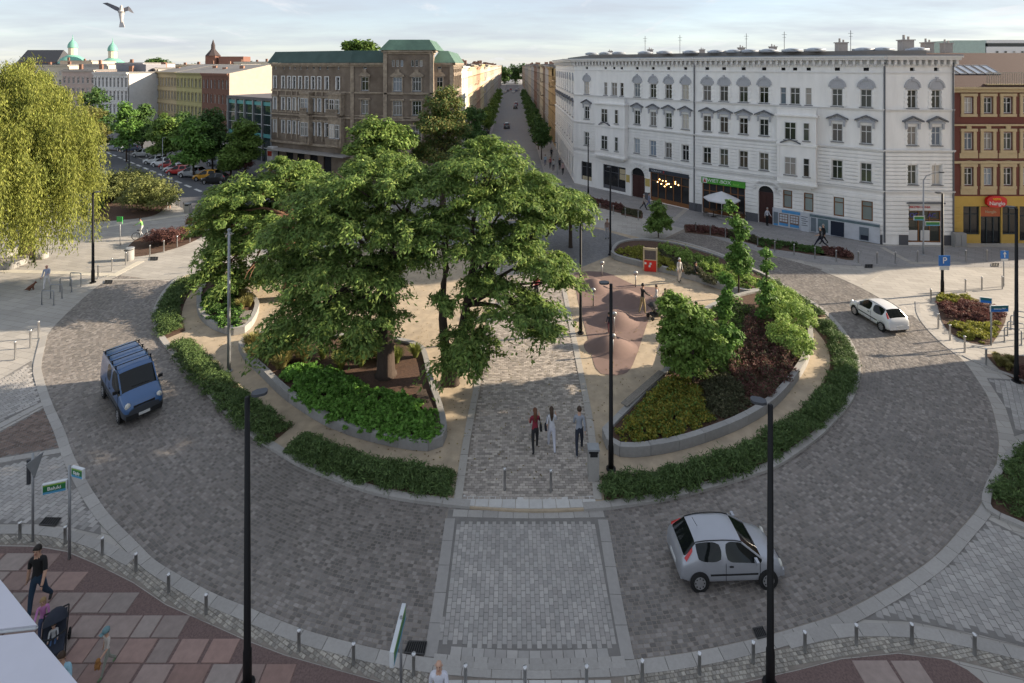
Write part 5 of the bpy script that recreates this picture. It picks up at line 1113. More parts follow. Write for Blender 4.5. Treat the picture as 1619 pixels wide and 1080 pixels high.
# --- generic street house
def house(name, label, A, B, h, rows, pitch, wcol, tcol, ww=.9, wh=1.7, depth=11, shop=None, roofm=None, group=None, arch=False, first=4.6, gap=3.4, cat='building', flat=True, wm=None, balc=False, par=False):
    org_ = tuple((np.array(A) + np.array(B)) / 2); o = empty(name, (*org_, 0), 0, label, cat, group); f_ = Fac(A, B, org_); n = max(2, int(f_.L / pitch)); us = [f_.L * (k + .5) / n for k in range(n)]
    ops = [(u - ww / 2, u + ww / 2, first + r * gap, first + r * gap + wh) for u in us for r in range(rows)]
    gops = [(u - ww * .8, u + ww * .8, .2, 3.0) for u in us]
    mb = MB(); f_.wall(mb, 0, h, ops + gops, .2); f_.box(mb, 0, f_.L, 0, h - .02, -depth, -.35); mb.build('wall', wcol, o)
    for a_, b_, c_, d_ in ops: window(o, f_, (a_ + b_) / 2, c_, ww, wh, 'cross', sill=False, gm=wm)
    g_ = MB()
    for a_, b_, c_, d_ in gops: g_.add([f_.pt(a_, c_, -.15), f_.pt(b_, c_, -.15), f_.pt(b_, d_, -.15), f_.pt(a_, d_, -.15)], [(0, 1, 2, 3)])
    g_.build('shop_windows', M_GLD, o)['kind'] = 'stuff'
    t_ = MB(); f_.box(t_, -.05, f_.L + .05, h, h + .3, -.3, .45); f_.box(t_, -.05, f_.L + .05, h - .35, h, -.02, .22); f_.box(t_, 0, f_.L, first - .75, first - .5, -.02, .16)
    for r in range(rows):
        f_.box(t_, 0, f_.L, first + r * gap - .22, first + r * gap - .08, -.02, .1)
        for u in us:
            f_.box(t_, u - ww / 2 - .18, u + ww / 2 + .18, first + r * gap + wh + .02, first + r * gap + wh + .26, -.02, .14)
            if arch: f_.box(t_, u - ww / 2 - .16, u - ww / 2, first + r * gap - .08, first + r * gap + wh, -.02, .08); f_.box(t_, u + ww / 2, u + ww / 2 + .16, first + r * gap - .08, first + r * gap + wh, -.02, .08)
    t_.build('cornice', tcol, o)
    r_ = MB()
    if flat: f_.box(r_, .02, f_.L - .02, h + .02, h + .45, -depth, -.3)
    else: r_.add([f_.pt(0, h + .3, .4), f_.pt(f_.L, h + .3, .4), f_.pt(f_.L, h + 2.2, -depth / 2), f_.pt(0, h + 2.2, -depth / 2), f_.pt(f_.L, h, -depth), f_.pt(0, h, -depth)], [(0, 1, 2, 3), (3, 2, 4, 5), (0, 3, 5), (1, 4, 2)])
    ro2 = r_.build('roof', roofm or M_RFELT, o)
    for k in range(max(1, int(f_.L / 6))): roofbox(ro2, 'chimney', *f_.pt(2 + k * 6 + rnd.uniform(-.8, .8), 0, -rnd.uniform(3, 7))[:2], h + .3, .9, .6, rnd.uniform(.9, 1.7), mat('brick chimney', (.25, .14, .1), .9, .2, 4, obj=.3))
    if balc:
        for r in range(1, rows):
            u = us[len(us) // 2]; b_ = MB(); f_.box(b_, u - 1.0, u + 1.0, first + r * gap - .25, first + r * gap - .1, -.02, .9); f_.box(b_, u - 1.0, u + 1.0, first + r * gap + .75, first + r * gap + .82, .82, .9)
            for q in range(12): f_.box(b_, u - 1 + q * .18, u - .96 + q * .18, first + r * gap - .1, first + r * gap + .75, .84, .88)
            b_.build('balcony', tcol, o)
    return o
def pmat(n, c): return mat(n, c, .88, .12, 1.2, big=.06)
R_ = [('ochre', (.36, .25, .13), 12.4, 'dark brown'), ('ochre plaster', (.42, .3, .15), 15.0, ''), ('grey white', (.42, .42, .42), 15.4, ''), ('brown', (.2, .15, .11), 15.2, ''), ('pale cream', (.5, .45, .34), 15.6, ''), ('grey brown', (.24, .21, .19), 15.0, ''), ('brick brown', (.2, .11, .08), 15.2, ''), ('dull grey', (.3, .3, .31), 15.6, ''), ('faded cream', (.4, .36, .3), 15.0, ''), ('ash grey', (.3, .29, .27), 15.4, ''), ('pale brown', (.33, .27, .21), 15.0, '')]
y = 96.2
for i, (nm, c, h, _) in enumerate(R_):
    L = (9, 10, 11, 10, 14, 18, 22, 28, 40, 70, 80)[i]
    house('tenement', f'{nm} house, {["first", "second", "third", "fourth", "fifth", "sixth", "seventh", "eighth", "ninth", "tenth", "eleventh"][i]} beyond the white tenement along the shaded street side', (8.3, y + L), (8.3, y), h, 3, 2.6 if L < 50 else 5.5, pmat('facade ' + nm, c), pmat('facade trim ' + nm, tuple(q * .75 for q in c)), group='houses on the shaded side of the straight street', balc=i in (0, 3, 5), first=4.5, gap=3.5); y += L + .06
Lc = [('white', (.62, .6, .54), 15.2), ('cream', (.6, .5, .33), 15.0), ('tan', (.45, .36, .25), 15.4), ('reddish', (.42, .26, .18), 15.0), ('pale yellow', (.6, .5, .3), 15.6), ('grey beige', (.4, .36, .31), 14.8), ('light cream', (.52, .46, .36), 15.5), ('sand', (.45, .38, .28), 15.2), ('stone coloured', (.42, .38, .32), 15.3), ('dusty pink', (.42, .33, .28), 15.0)]
y = 84.6
for i, (nm, c, h) in enumerate(Lc):
    L = (13, 12, 13, 15, 17, 20, 26, 40, 75, 90)[i]
    house('tenement', f'{nm} sunlit house, {["first", "second", "third", "fourth", "fifth", "sixth", "seventh", "eighth", "ninth", "tenth"][i]} beyond the brown tenement along the straight street', (-8.6, y), (-8.6, y + L), h, 3, 2.7 if L < 50 else 5.5, pmat('sunny facade ' + nm, c), pmat('sunny trim ' + nm, tuple(q * .8 for q in c)), group='houses on the sunny side of the straight street', balc=i in (2, 4), first=4.5, gap=3.5); y += L + .06

# --- brown tenement with copper roof
org3 = (-18, 68); b3 = empty('tenement', (*org3, 0), 0, 'soot brown tenement with green copper roof and corner tower', 'building')
M_BRN = mat('sooty plaster', (.15, .115, .088), .9, .22, 1.0, .2, 30, c2=(.215, .172, .135), big=.1); M_BRNT = mat('sooty stone trim', (.38, .31, .235), .9, .25, 3, .3, 20, c2=(.25, .2, .155)); M_COP = mat('copper roof', (.06, .115, .09), .65, .2, .8, c2=(.09, .165, .125)); M_COPD = mat('dark copper', (.035, .07, .06), .65, .2, .8, c2=(.05, .09, .078))
segs3 = [((-35.2, 74.2), (-21.3, 67.2)), ((-21.3, 67.2), (-16.4, 66.6)), ((-16.4, 65.0), (-10.2, 65.0)), ((-10.2, 66.6), (-7.9, 67.0)), ((-7.9, 67.0), (-8.4, 84.4)), ((-16.4, 66.6), (-16.4, 65.0)), ((-10.2, 65.0), (-10.2, 66.6))]
F3 = [Fac(a, b, org3) for a, b in segs3]
cent = {0: [435.7, 448.7, 458, 466, 475.5, 485.7, 496, 505.7, 517.6, 535], 1: [577], 2: [628.5, 659], 3: [695]}
wall3, cor3 = MB(), MB()
for i, f_ in enumerate(F3):
    tw = i in (2, 5, 6); top = 17.6 if tw else 16.0
    us = [f_.ux(p) for p in cent.get(i, [])]
    if i == 4: us = [1.5 + 2.6 * k for k in range(6)]
    w_ = (.62, 1.0, 1.15, .9, .95, 0, 0)[i]
    ops = [(u - w_ / 2, u + w_ / 2, z, z + h) for u in us for z, h in ((5.9, 1.9), (9.25, 1.85), (12.35, 1.8))]
    sm = [(u - .17, u + .17, 15.1, 15.5) for u in us] if i in (0, 4) else []
    if i == 2:
        for u in us:
            for q in (-.55, 0, .55): sm.append((u + q - .18, u + q + .18, 15.5, 16.35))
    if i in (1, 3): sm = [(u - .25, u + .25, 15.2, 15.65) for u in us]
    gop = [(u - .75, u + .75, .2, 3.2) for u in us[::2]] if i in (0, 4) else []
    f_.wall(wall3, 0, top, ops + sm + gop, .25); f_.course(wall3, 4.9, 8.4, .42, ops, 0, .04)
    for o_ in ops: window(b3, f_, (o_[0] + o_[1]) / 2, o_[2], w_, o_[3] - o_[2], 'triple' if i == 2 else ('cross' if w_ > .7 else 'tee'), sill=i != 0)
    for o_ in sm: window(b3, f_, (o_[0] + o_[1]) / 2, o_[2], o_[1] - o_[0], o_[3] - o_[2], 'plain', sill=False)
    if gop:
        g_ = MB()
        for o_ in gop: g_.add([f_.pt(o_[0], .2, -.15), f_.pt(o_[1], .2, -.15), f_.pt(o_[1], 3.2, -.15), f_.pt(o_[0], 3.2, -.15)], [(0, 1, 2, 3)])
        g_.build('shop_windows', M_GLD, b3)['kind'] = 'stuff'
    for z0, z1, d in ((top - .5, top - .25, .15), (top - .25, top, .4), (11.95, 12.15, .14), (8.55, 8.75, .22), (8.95, 9.05, .1), (4.5, 4.8, .25)): f_.box(cor3, -.02, f_.L + .02, z0, z1, -.02, d)
    for u in us:
        s = MB(); w2 = w_ / 2
        for z, h in ((5.9, 1.9), (9.25, 1.85), (12.35, 1.8)):
            f_.box(s, u - w2 - .14, u - w2, z - .1, z + h + .05, -.02, .1); f_.box(s, u + w2, u + w2 + .14, z - .1, z + h + .05, -.02, .1)
            if i: f_.box(s, u - w2 - .3, u + w2 + .3, z + h + .05, z + h + .25, -.02, .22); f_.box(s, u - w2 - .2, u + w2 + .2, z - .45, z - .12, -.02, .12)
            if i and z > 12:
                s.add([f_.pt(u - w2 - .3, z + h + .26, .16), f_.pt(u + w2 + .3, z + h + .26, .16), f_.pt(u + .12, z + h + .8, .16), f_.pt(u - .12, z + h + .8, .16)], [(0, 1, 2, 3)]); f_.box(s, u - .25, u + .25, z + h + .55, z + h + 1.0, -.02, .2)
        s.build('window_surround', M_BRNT, b3)['kind'] = 'stuff'
        if i == 0:
            s = MB()
            for z, h in ((5.9, 1.9), (9.25, 1.85), (12.35, 1.8)):
                for u0_, u1_, z0_, z1_ in ((u - w2 - .1, u - w2 + .05, z, z + h), (u + w2 - .05, u + w2 + .1, z, z + h), (u - w2 + .05, u + w2 - .05, z + h - .1, z + h + .02)): f_.box(s, u0_, u1_, z0_, z1_, -.02, .13)
                if z < 12: f_.box(s, u - w2 - .3, u + w2 + .3, z + h + .1, z + h + .3, -.02, .3, 1)
            s.build('window_casing', [M_WF, M_BRNT], b3)['kind'] = 'stuff'
            for z in (5.2, 8.95):
                p_ = MB(); f_.box(p_, u + .5, u + .68, z, z + 3.0, -.02, .16); p_.build('pilaster', M_BRNT, b3)
    if i in (1, 2, 3):
        for u in (.12, f_.L - .12):
            p_ = MB(); f_.box(p_, u - .24, u + .24, 0, top - .5, -.02, .14); p_.build('pilaster', M_BRNT, b3)
wall3.build('wall', M_BRN, b3); cor3.build('cornice', M_BRNT, b3)
cb = MB(); cb.prism([(p[0] - org3[0], p[1] - org3[1]) for p in [(-35, 74.7), (-21.4, 67.7), (-16.2, 67.1), (-8.4, 67.4), (-8.9, 84.3), (-20, 84.3), (-34, 82)]], 0, 15.9); cb.build('light_block', M_DARK, b3)  # same unseen prism, added to block light inside the brown shell
def mansard(poly, z0, z1, over, inset, m, name='roof'):
    P = np.array(poly) - np.array(org3); c = P.mean(0)
    def off(d):
        out = []
        n = len(P)
        for k in range(n):
            a_, b_, c_ = P[k - 1], P[k], P[(k + 1) % n]; t1 = (b_ - a_) / np.linalg.norm(b_ - a_); t2 = (c_ - b_) / np.linalg.norm(c_ - b_); n1 = np.array([t1[1], -t1[0]]); n2 = np.array([t2[1], -t2[0]]); nn = n1 + n2; nn /= max(.4, (nn @ nn) / 2); out.append(b_ + nn * d)
        return out
    a_, b_ = off(over), off(-inset); n = len(P); mb = MB(); mb.add([(p[0], p[1], z0) for p in a_] + [(p[0], p[1], z1) for p in b_], [(k, (k + 1) % n, n + (k + 1) % n, n + k) for k in range(n)] + [tuple(range(n, 2 * n)), tuple(range(n - 1, -1, -1))]); return mb.build(name, m, b3)
mansard([(-35.2, 74.2), (-21.3, 67.2), (-16.4, 66.6), (-16.4, 80), (-33, 82)], 16.02, 17.65, .5, .35, M_COPD)
mansard([(-16.4, 65.0), (-10.2, 65.0), (-10.2, 72), (-16.4, 72)], 17.62, 19.0, .55, .5, M_COP)
mansard([(-10.2, 66.6), (-7.9, 67.0), (-8.4, 84.4), (-12, 84.4)], 16.02, 17.6, .4, .6, M_COP)
for p_, hw in ((535, 1.15), (488, .85)):        # oriel bays of the brown house
    f_ = F3[0]; u = f_.ux(p_); b_ = MB(); f_.box(b_, u - hw, u + hw, 4.85, 8.5, -.02, .7); f_.box(b_, u - hw - .12, u + hw + .12, 8.5, 8.72, -.02, .85); f_.box(b_, u - hw - .1, u + hw + .1, 4.72, 4.9, -.02, .82)
    f_.box(b_, u - hw, u + hw, 8.95, 11.7, -.02, .7); f_.box(b_, u - hw - .12, u + hw + .12, 11.7, 11.95, -.02, .85); b_.build('bay', M_BRNT, b3)
    for z in (5.9, 9.25): window(b3, f_, u - hw * .42, z, hw * .75, 1.85, 'cross', dep=-.04, d=.7); window(b3, f_, u + hw * .45, z, hw * .65, 1.85, 'cross', dep=-.04, d=.7)
for k, (p, z) in enumerate(((488, 8.75), (533, 8.75), (533, 4.8), (488, 4.8))):
    f_ = F3[0]; u = f_.ux(p); b_ = MB(); w_ = 1.1 if p > 500 else .7; f_.box(b_, u - w_, u + w_, z, z + .2, -.02, 1.0); f_.box(b_, u - w_, u + w_, z + .95, z + 1.05, .88, 1.0)
    for q in range(int(w_ * 10)): f_.box(b_, u - w_ + q * .2, u - w_ + q * .2 + .09, z + .2, z + .95, .9, .98)
    b_.build('balcony', M_BRNT, b3)
ky = MB(); F3[0].box(ky, 1.0, F3[0].L, 3.6, 3.75, 0, 1.6); ky.build('shop_canopy', mat('grey canopy', (.3, .28, .26), .7), b3)
ks = MB(); F3[0].box(ks, .2, 1.4, 0, 3.9, .1, 1.0); ks.build('kiosk_frame', M_WF, b3); ks = MB(); F3[0].box(ks, .35, 1.25, 2.6, 3.3, 1.0, 1.02); ks.build('kiosk_sign', mat('dark red paint', (.4, .05, .03), .6), b3)

# --- left row
def pxY(x, Y): return ((x - CX) / F * Y, Y)
sub = lambda k: (-104 + (43.6) * k, 140 - 32 * k)
row = [('pale grey ornate house next to the white office', 0, .27, 14.6, (.46, .43, .39)), ('cream yellow house in the row behind the car park', .27, .5, 13.7, (.47, .38, .23)), ('olive yellow house in the row behind the car park', .5, .76, 13.6, (.4, .36, .17)), ('red brown brick house at the end of the row behind the car park', .76, 1.0, 13.6, (.17, .085, .06))]
for i, (lab, k0, k1, h, c) in enumerate(row):
    house('tenement', lab, sub(k0), sub(k1 - .002), h, 3, 1.75, pmat(f'row facade {i}', c), pmat(f'row trim {i}', tuple(q * (.7 if i != 3 else 1.2) for q in c)), ww=.8, wh=1.9, depth=19, group='houses behind the car park', first=4.0, gap=3.25, arch=True, flat=(i == 0))
A_, n_ = np.array(sub(1.0)), np.array([.59, .807]); e_ = A_ + n_ * 19
gm_ = MB(); oo = tuple((A_ + e_) / 2); g_ = Fac(A_ + np.array([.1, -.05]), e_ + np.array([.1, -.05]), oo); go = empty('gable_wall', (*oo, 0), 0, 'blank beige gable wall above the glass pavilion', 'wall')
gm_.add([g_.pt(0, 0), g_.pt(19, 0), g_.pt(19, 13.9), g_.pt(9.5, 15.9), g_.pt(0, 13.9), g_.pt(0, 0, -.3), g_.pt(19, 0, -.3), g_.pt(19, 13.9, -.3), g_.pt(9.5, 15.9, -.3), g_.pt(0, 13.9, -.3)], [(0, 1, 2, 3, 4), (4, 3, 8, 9), (3, 2, 7, 8), (0, 4, 9, 5), (1, 6, 7, 2)]); gm_.build('wall', pmat('gable render', (.5, .43, .35)), go)
ho = house('office', 'white modern office with tall strip windows behind the willow', pxY(148, 128), pxY(202, 124), 13.6, 3, 1.3, pmat('office white', (.6, .59, .57)), pmat('office trim', (.55, .54, .52)), ww=.75, wh=2.4, depth=12, first=3.6, gap=3.3, group=None, wm=M_GLD)
roofbox(ho, 'set_back_storey', 2, 8, 13.9, 9, 6, 2.0, mat('zinc storey', (.2, .2, .22), .6), -.2)
house('tenement', 'pinkish house left of the white office', pxY(98, 150), pxY(150, 146), 14.0, 3, 1.9, pmat('pink facade', (.42, .33, .29)), pmat('pink trim', (.4, .36, .32)), depth=12, first=4, gap=3.2)
# glass pavilion
pv = empty('pavilion', (-44, 86, 0), 0, 'glass pavilion with teal bands between gable and brown tenement', 'building'); fp = Fac(pxY(362, 89), pxY(431, 81), (-44, 86)); mb = MB(); fp.box(mb, -.2, fp.L + .2, 9.9, 10.4, -9, .3); mb.build('roof', mat('pavilion roof', (.12, .11, .115), .7), pv)
mb = MB(); mb.add([fp.pt(0, 0, 0), fp.pt(fp.L, 0, 0), fp.pt(fp.L, 9.9, 0), fp.pt(0, 9.9, 0)], [(0, 1, 2, 3)]); fp.box(mb, 0, fp.L, 0, 9.8, -8.8, -.05); mb.build('glazing', mat('pavilion glass', (.03, .045, .045), .05, .1, 2, spec=.9), pv)
for z0, z1 in ((9.1, 9.7), (3.9, 4.5)):
    mb = MB(); fp.box(mb, .1, fp.L - .1, z0, z1, .01, .06); mb.build('teal_band', mat('teal band', (.1, .34, .34), .4), pv)
for k in range(6):
    u = fp.L * k / 5; mb = MB(); fp.box(mb, u - .14, u + .14, 0, 9.9, .0, .3); mb.build('column', mat('steel grey', (.3, .3, .31), .5, metal=.3), pv)
mb = MB()
for z in (2.2, 6.0, 7.6): fp.box(mb, .1, fp.L - .1, z - .04, z + .04, .01, .05)
mb.build('transom', M_WF, pv)
# far skyline
sk = [(82, 104, 128, 190, (.5, .45, .36)), (150, 103, 120, 185, (.42, .4, .37)), (205, 101, 118, 170, (.33, .33, .35)), (262, 103, 118, 200, (.6, .57, .52)), (300, 104, 120, 195, (.56, .47, .33)), (352, 103, 118, 210, (.6, .55, .46)), (400, 99, 112, 240, (.6, .56, .48)), (120, 97, 110, 260, (.5, .42, .33))]
for i, (x, yt, _, Y, c) in enumerate(sk):
    p = at(x, yt, Y); w_ = (52, 40, 44, 46, 58, 60, 60, 50)[i] * Y / F
    house('far_house', ['buff far house behind the pink one', 'grey roofed far house behind the white office', 'slate roofed far house behind the pale grey house', 'whitewashed far house with a blank gable', 'yellow far house behind the olive one', 'pale far house behind the brick one', 'far white block beside the copper roof', 'small far house below the green dome'][i], (p[0] - w_ / 2, Y), (p[0] + w_ / 2, Y), p[2], 2, 6, pmat(f'far {i}', c), pmat(f'far trim {i}', c), depth=16, first=p[2] - 7, gap=3.4, group='far houses on the skyline')
M_FARR = mat('slate roof', (.06, .062, .07), .8); M_GRN = mat('verdigris dome', (.16, .38, .3), .6); M_FBR = mat('far brick', (.2, .1, .075), .9)
ch = empty('church', (*at(75, 110, 380)[:2], 0), 0, 'church with long dark roof on the far left skyline', 'church'); mb = MB(); mb.box((0, 0, 9), (28, 18, 18)); mb.build('nave', M_FBR, ch); mb = MB(); mb.add([(-15, -10, 16), (15, -10, 16), (15, 10, 16), (-15, 10, 16), (-13, -2, 27), (14, -2, 27)], [(0, 1, 5, 4), (2, 3, 4, 5), (3, 0, 4), (1, 2, 5)]); mb.build('roof', M_FARR, ch)
for x, yt, Y, lab in ((115, 55, 370, 'green domed lantern tower beside the dark church roof'), (178, 60, 370, 'second green domed lantern tower on the skyline')):
    p = at(x, yt, Y); z = p[2]; o = empty('dome_tower', (p[0], Y, 0), 0, lab, 'tower'); s = 1.0
    mb = MB(); mb.lathe([(7.5, 0), (7.5, z - 21)], 8); mb.build('drum', pmat('tower grey', (.3, .31, .34)), o); mb = MB(); mb.lathe([(8.8, z - 21), (7, z - 17.5), (4, z - 15.5), (2.9, z - 14.8)], 12); mb.build('lower_roof', M_GRN, o, True)
    mb = MB(); mb.lathe([(2.6, z - 15), (2.6, z - 9.5)], 10); mb.build('lantern', pmat('tower cream', (.62, .55, .42)), o); mb = MB(); mb.lathe([(3.1, z - 9.6), (2.9, z - 7.5), (2.0, z - 5.5), (.7, z - 4), (.25, z - 2.5), (.1, z)], 12); mb.build('dome', M_GRN, o, True)
p = at(337, 64, 330); z = p[2]; o = empty('church_tower', (p[0], 330, 0), 0, 'brick church tower with dark spire above the roofs', 'tower'); mb = MB(); mb.box((0, 0, (z - 10) / 2), (6.4, 6.4, z - 10)); mb.box((13, 2, (z - 10.5) / 2), (16, 9, z - 10.5)); mb.build('tower', M_FBR, o); mb = MB(); mb.lathe([(4.6, z - 10), (1.5, z - 6), (1.25, z - 5.4), (1.2, z - 3), (.08, z + .6)], 8, (0, 0, 0)); mb.build('spire', mat('dark spire', (.06, .045, .045), .8), o)
# --- house beside the viewer, outside the picture, whose shadow falls over the near ring road
sh = house('tenement', 'tall tenement flanking the near side of the square', (34, 28.5), (34, -30), 23.0, 5, 3.0, pmat('near facade', (.42, .38, .33)), pmat('near trim', (.36, .33, .29)), depth=16, first=4.6, gap=3.5, flat=False)
# ------------------------------------------------------------------ street furniture
M_STEEL = mat('brushed steel', (.42, .42, .42), .35, .1, 8, metal=.8); M_GALV = mat('galvanised pole', (.3, .31, .32), .5, .1, 5, metal=.4); M_HEAD = mat('lamp head grey', (.07, .075, .085), .45, .1, 5, metal=.5); M_LENS = mat('lamp lens', (.5, .52, .55), .2, .1, 5, spec=.8)
ORD = ['first', 'second', 'third', 'fourth', 'fifth', 'sixth', 'seventh', 'eighth', 'ninth', 'tenth', 'eleventh', 'twelfth', 'thirteenth', 'fourteenth', 'fifteenth', 'sixteenth', 'seventeenth', 'eighteenth', 'nineteenth', 'twentieth']
def lamp(label, x, yb, hgt, head=(1, 0), z=0.0, r=.085, hl=.37, pm=None, goose=False, slim=False):
    b = G(x, yb, z); o = empty('street_lamp', (b[0], b[1], z), 0, label, 'street lamp'); pm = pm or M_BLK
    mb = MB(); mb.tube([(0, 0, 0), (0, 0, .9), (0, 0, .95), (0, 0, hgt)], [r * 1.25, r * 1.2, r, r * .72], 12); mb.build('pole', pm, o, True)
    mb = MB(); mb.lathe([(r * 2.2, .012), (r * 2.2, .05), (r * 1.3, .08)], 12); mb.build('base_plate', pm, o)
    hx, hy = head
    if goose:
        mb = MB(); mb.tube([(0, 0, hgt - .05), (hx * .25, hy * .25, hgt + .35), (hx * .8, hy * .8, hgt + .55), (hx * 1.3, hy * 1.3, hgt + .6)], .035, 8); mb.build('arm', pm, o, True); c = (hx * 1.5, hy * 1.5, hgt + .6)
    else: c = (hx * (hl * .5 + .08), hy * (hl * .5 + .08), hgt + .02)
    a = math.atan2(hy, hx); mb = MB()
    pts = [(-hl / 2, -.06), (-hl * .2, -.13), (hl * .35, -.12), (hl / 2, -.05), (hl / 2, .05), (hl * .35, .12), (-hl * .2, .13), (-hl / 2, .06)]
    cs, sn = math.cos(a), math.sin(a); mb.prism([(x_ * cs - y_ * sn, x_ * sn + y_ * cs) for x_, y_ in pts], 0, .065); mb.build('lamp_head', M_HEAD, o, loc=c); mb = MB(); mb.box((0, 0, -.012), (hl * .6, .16, .02), a); mb.build('lens', M_LENS, o, loc=c)
    return o
lamp('tall black street lamp in front of the planter hedge at the bottom left', 391, 1084, 7.3, (1, .35))
lamp('tall black street lamp in front of the silver hatchback', 1218, 1084, 7.1, (-1, .3))
lamp('black street lamp behind the litter bin on the island', 966, 742, 7.15, (-1, 0), IH)
lamp('black street lamp at the edge of the play area', 918, 527, 7.2, (1, 0), IH)
lamp('black street lamp at the tip of the curved planter', 965, 403, 7.2, (-.6, -.6), IH)
lamp('black street lamp in front of the tenement corner window', 930, 310, 6.9, (0, -1))
lamp('black street lamp carrying the blue parking sign', 1490, 465, 6.9, (-1, .1))
lamp('black street lamp at the right edge of the square', 1607, 604, 8.6, (-.8, .3))
lamp('black street lamp beside the clock on the sunny plaza', 147, 447, 6.5, (1, .2), r=.09)
lamp('black street lamp in front of the green restaurant sign', 1174, 342, 5.4, (0, -1), r=.07)
lamp('slim grey street lamp at the pavement corner of the straight street', 881, 277, 4.6, (-1, 0), r=.06, pm=M_GALV)
lamp('thin black lamp at the near end of the car park', 204, 268, 4.4, (1, 0), r=.06); lamp('thin grey lamp among the parked cars', 257, 279, 5.4, (1, 0), r=.05, pm=M_GALV)
lamp('grey gooseneck lamp with green direction boards', 1460, 403, 6.2, (1, 0), r=.06, pm=M_GALV, goose=True)
b = G(362, 587, IH); o = empty('mast', (b[0], b[1], IH), 0, 'plain grey mast on the path behind the left hedge', 'mast'); mb = MB(); mb.tube([(0, 0, 0), (0, 0, 7.2)], [.09, .055], 12); mb.build('pole', M_GALV, o, True); mb = MB(); mb.lathe([(.1, 7.2), (.06, 7.26), (0, 7.28)], 10); mb.build('cap', M_GALV, o); mb = MB(); mb.lathe([(.17, .0), (.17, .04), (.1, .06)], 10); mb.build('base_plate', M_GALV, o)
b = G(54, 415); o = empty('street_lamp', (b[0], b[1], 0), 0, 'short black T shaped lamp under the willow', 'street lamp'); mb = MB(); mb.tube([(0, 0, 0), (0, 0, 3.1)], .08, 10); mb.build('pole', M_BLK, o, True); mb = MB(); mb.box((0, 0, 3.12), (1.9, .22, .07), .15); mb.build('lamp_head', M_BLK, o)
# clock
b = G(142, 352); o = empty('clock', (b[0], b[1], 0), 0, 'round white faced clock on a grey post', 'clock'); mb = MB(); mb.box((0, 0, 1.2), (.22, .22, 2.4)); mb.build('post', M_GALV, o); mb = MB(); mb.lathe([(.0, -.08), (.52, -.08), (.56, -.05), (.56, .05), (.52, .08), (0, .08)], 28, (0, 0, 2.75), 0, 'y'); mb.build('case', M_BLK, o); mb = MB(); mb.lathe([(0, -.005), (.46, 0)], 28, (0, -.095, 2.75), 0, 'y'); mb.lathe([(.46, 0), (.46, .02)], 28, (0, -.095, 2.75), 0, 'y'); mb.build('dial', M_TXW, o)
mb = MB(); mb.box((.06, -.11, 2.87), (.05, .015, .3)); mb.box((.12, -.115, 2.78), (.26, .015, .05)); mb.box((0, -.112, 2.75), (.1, .015, .1)); mb.build('hands', M_BLK, o)
# bollards
bol = MB(); bol.lathe([(.052, 0), (.052, .93), (.06, .935), (.06, .985), (.045, 1.0), (0, 1.0)], 12)
BOL = bol.mesh('post', M_STEEL, True); bcap = MB(); bcap.lathe([(.062, .93), (.064, .94), (.064, .985), (.05, 1.0), (0, 1.004)], 12); BCAP = bcap.mesh('cap', mat('bright cap', (.6, .6, .6), .25, .05, 5, metal=.7), True)
def bollards(pts, h, where, group, z=0.0, thick=1.0):
    for i, (x, y) in enumerate(pts):
        b = G(x, y, z); o = empty('bollard', (b[0], b[1], z), 0, f'{ORD[i]} steel bollard from the left {where}', 'bollard', group); o.scale = (thick, thick, h); link('post', BOL, o); link('cap', BCAP, o)
bollards([(31.6, 852), (103, 859), (162, 877), (215, 903), (266.6, 936.6), (326, 969.5), (472.7, 1028), (559, 1050), (654, 1067), (736, 1086), (830, 1089), (927.5, 1087), (1015.5, 1078), (1106, 1066), (1191, 1048), (1272.6, 1031), (1354, 1019.6), (1441.7, 1018), (1541, 1035)], .56, 'along the pale cobble strip in front', 'bollards along the near kerb', .02, .85)
bollards([(798, 775), (871, 778)], .82, 'at the near end of the paved path', 'bollards on the path', IH, .9)
bollards([(24, 569), (48, 550), (61, 535), (155, 441), (177, 429), (199, 419), (237, 407), (259, 399), (280, 391), (300, 383)], 1.0, 'along the kerb of the sunny plaza', 'bollards of the sunny plaza', 0, .9)
bollards([(319.6, 430), (339, 420)], .95, 'at the far left island corner', 'bollards at the island corner', 0, .9)
bollards([(948.6, 336), (969.7, 338.5), (988.6, 343.5), (1009, 348), (1100, 367), (1123, 372), (1147, 378), (1198, 389), (1225, 399), (1255.5, 404), (1288.5, 409), (1322, 414), (1357, 416), (1386.5, 417), (1415.6, 417), (1450.6, 415), (1527, 414), (1560, 413)], .95, 'along the pavement of the white tenement', 'bollards along the tenement pavement', 0, .9)
bollards([(1471.6, 478), (1483.5, 519.5), (1502, 538), (1525.2, 557), (1526.5, 462), (1552.4, 458), (1559, 578), (1584.7, 457)], .9, 'around the red shrub bed by the white car', 'bollards round the red shrub bed', 0, .9)
bollards([(276, 324), (283, 328), (290, 332), (303, 338), (312, 343), (320, 347)], .9, 'along the footway by the walking man', 'bollards by the footway', 0, .9)
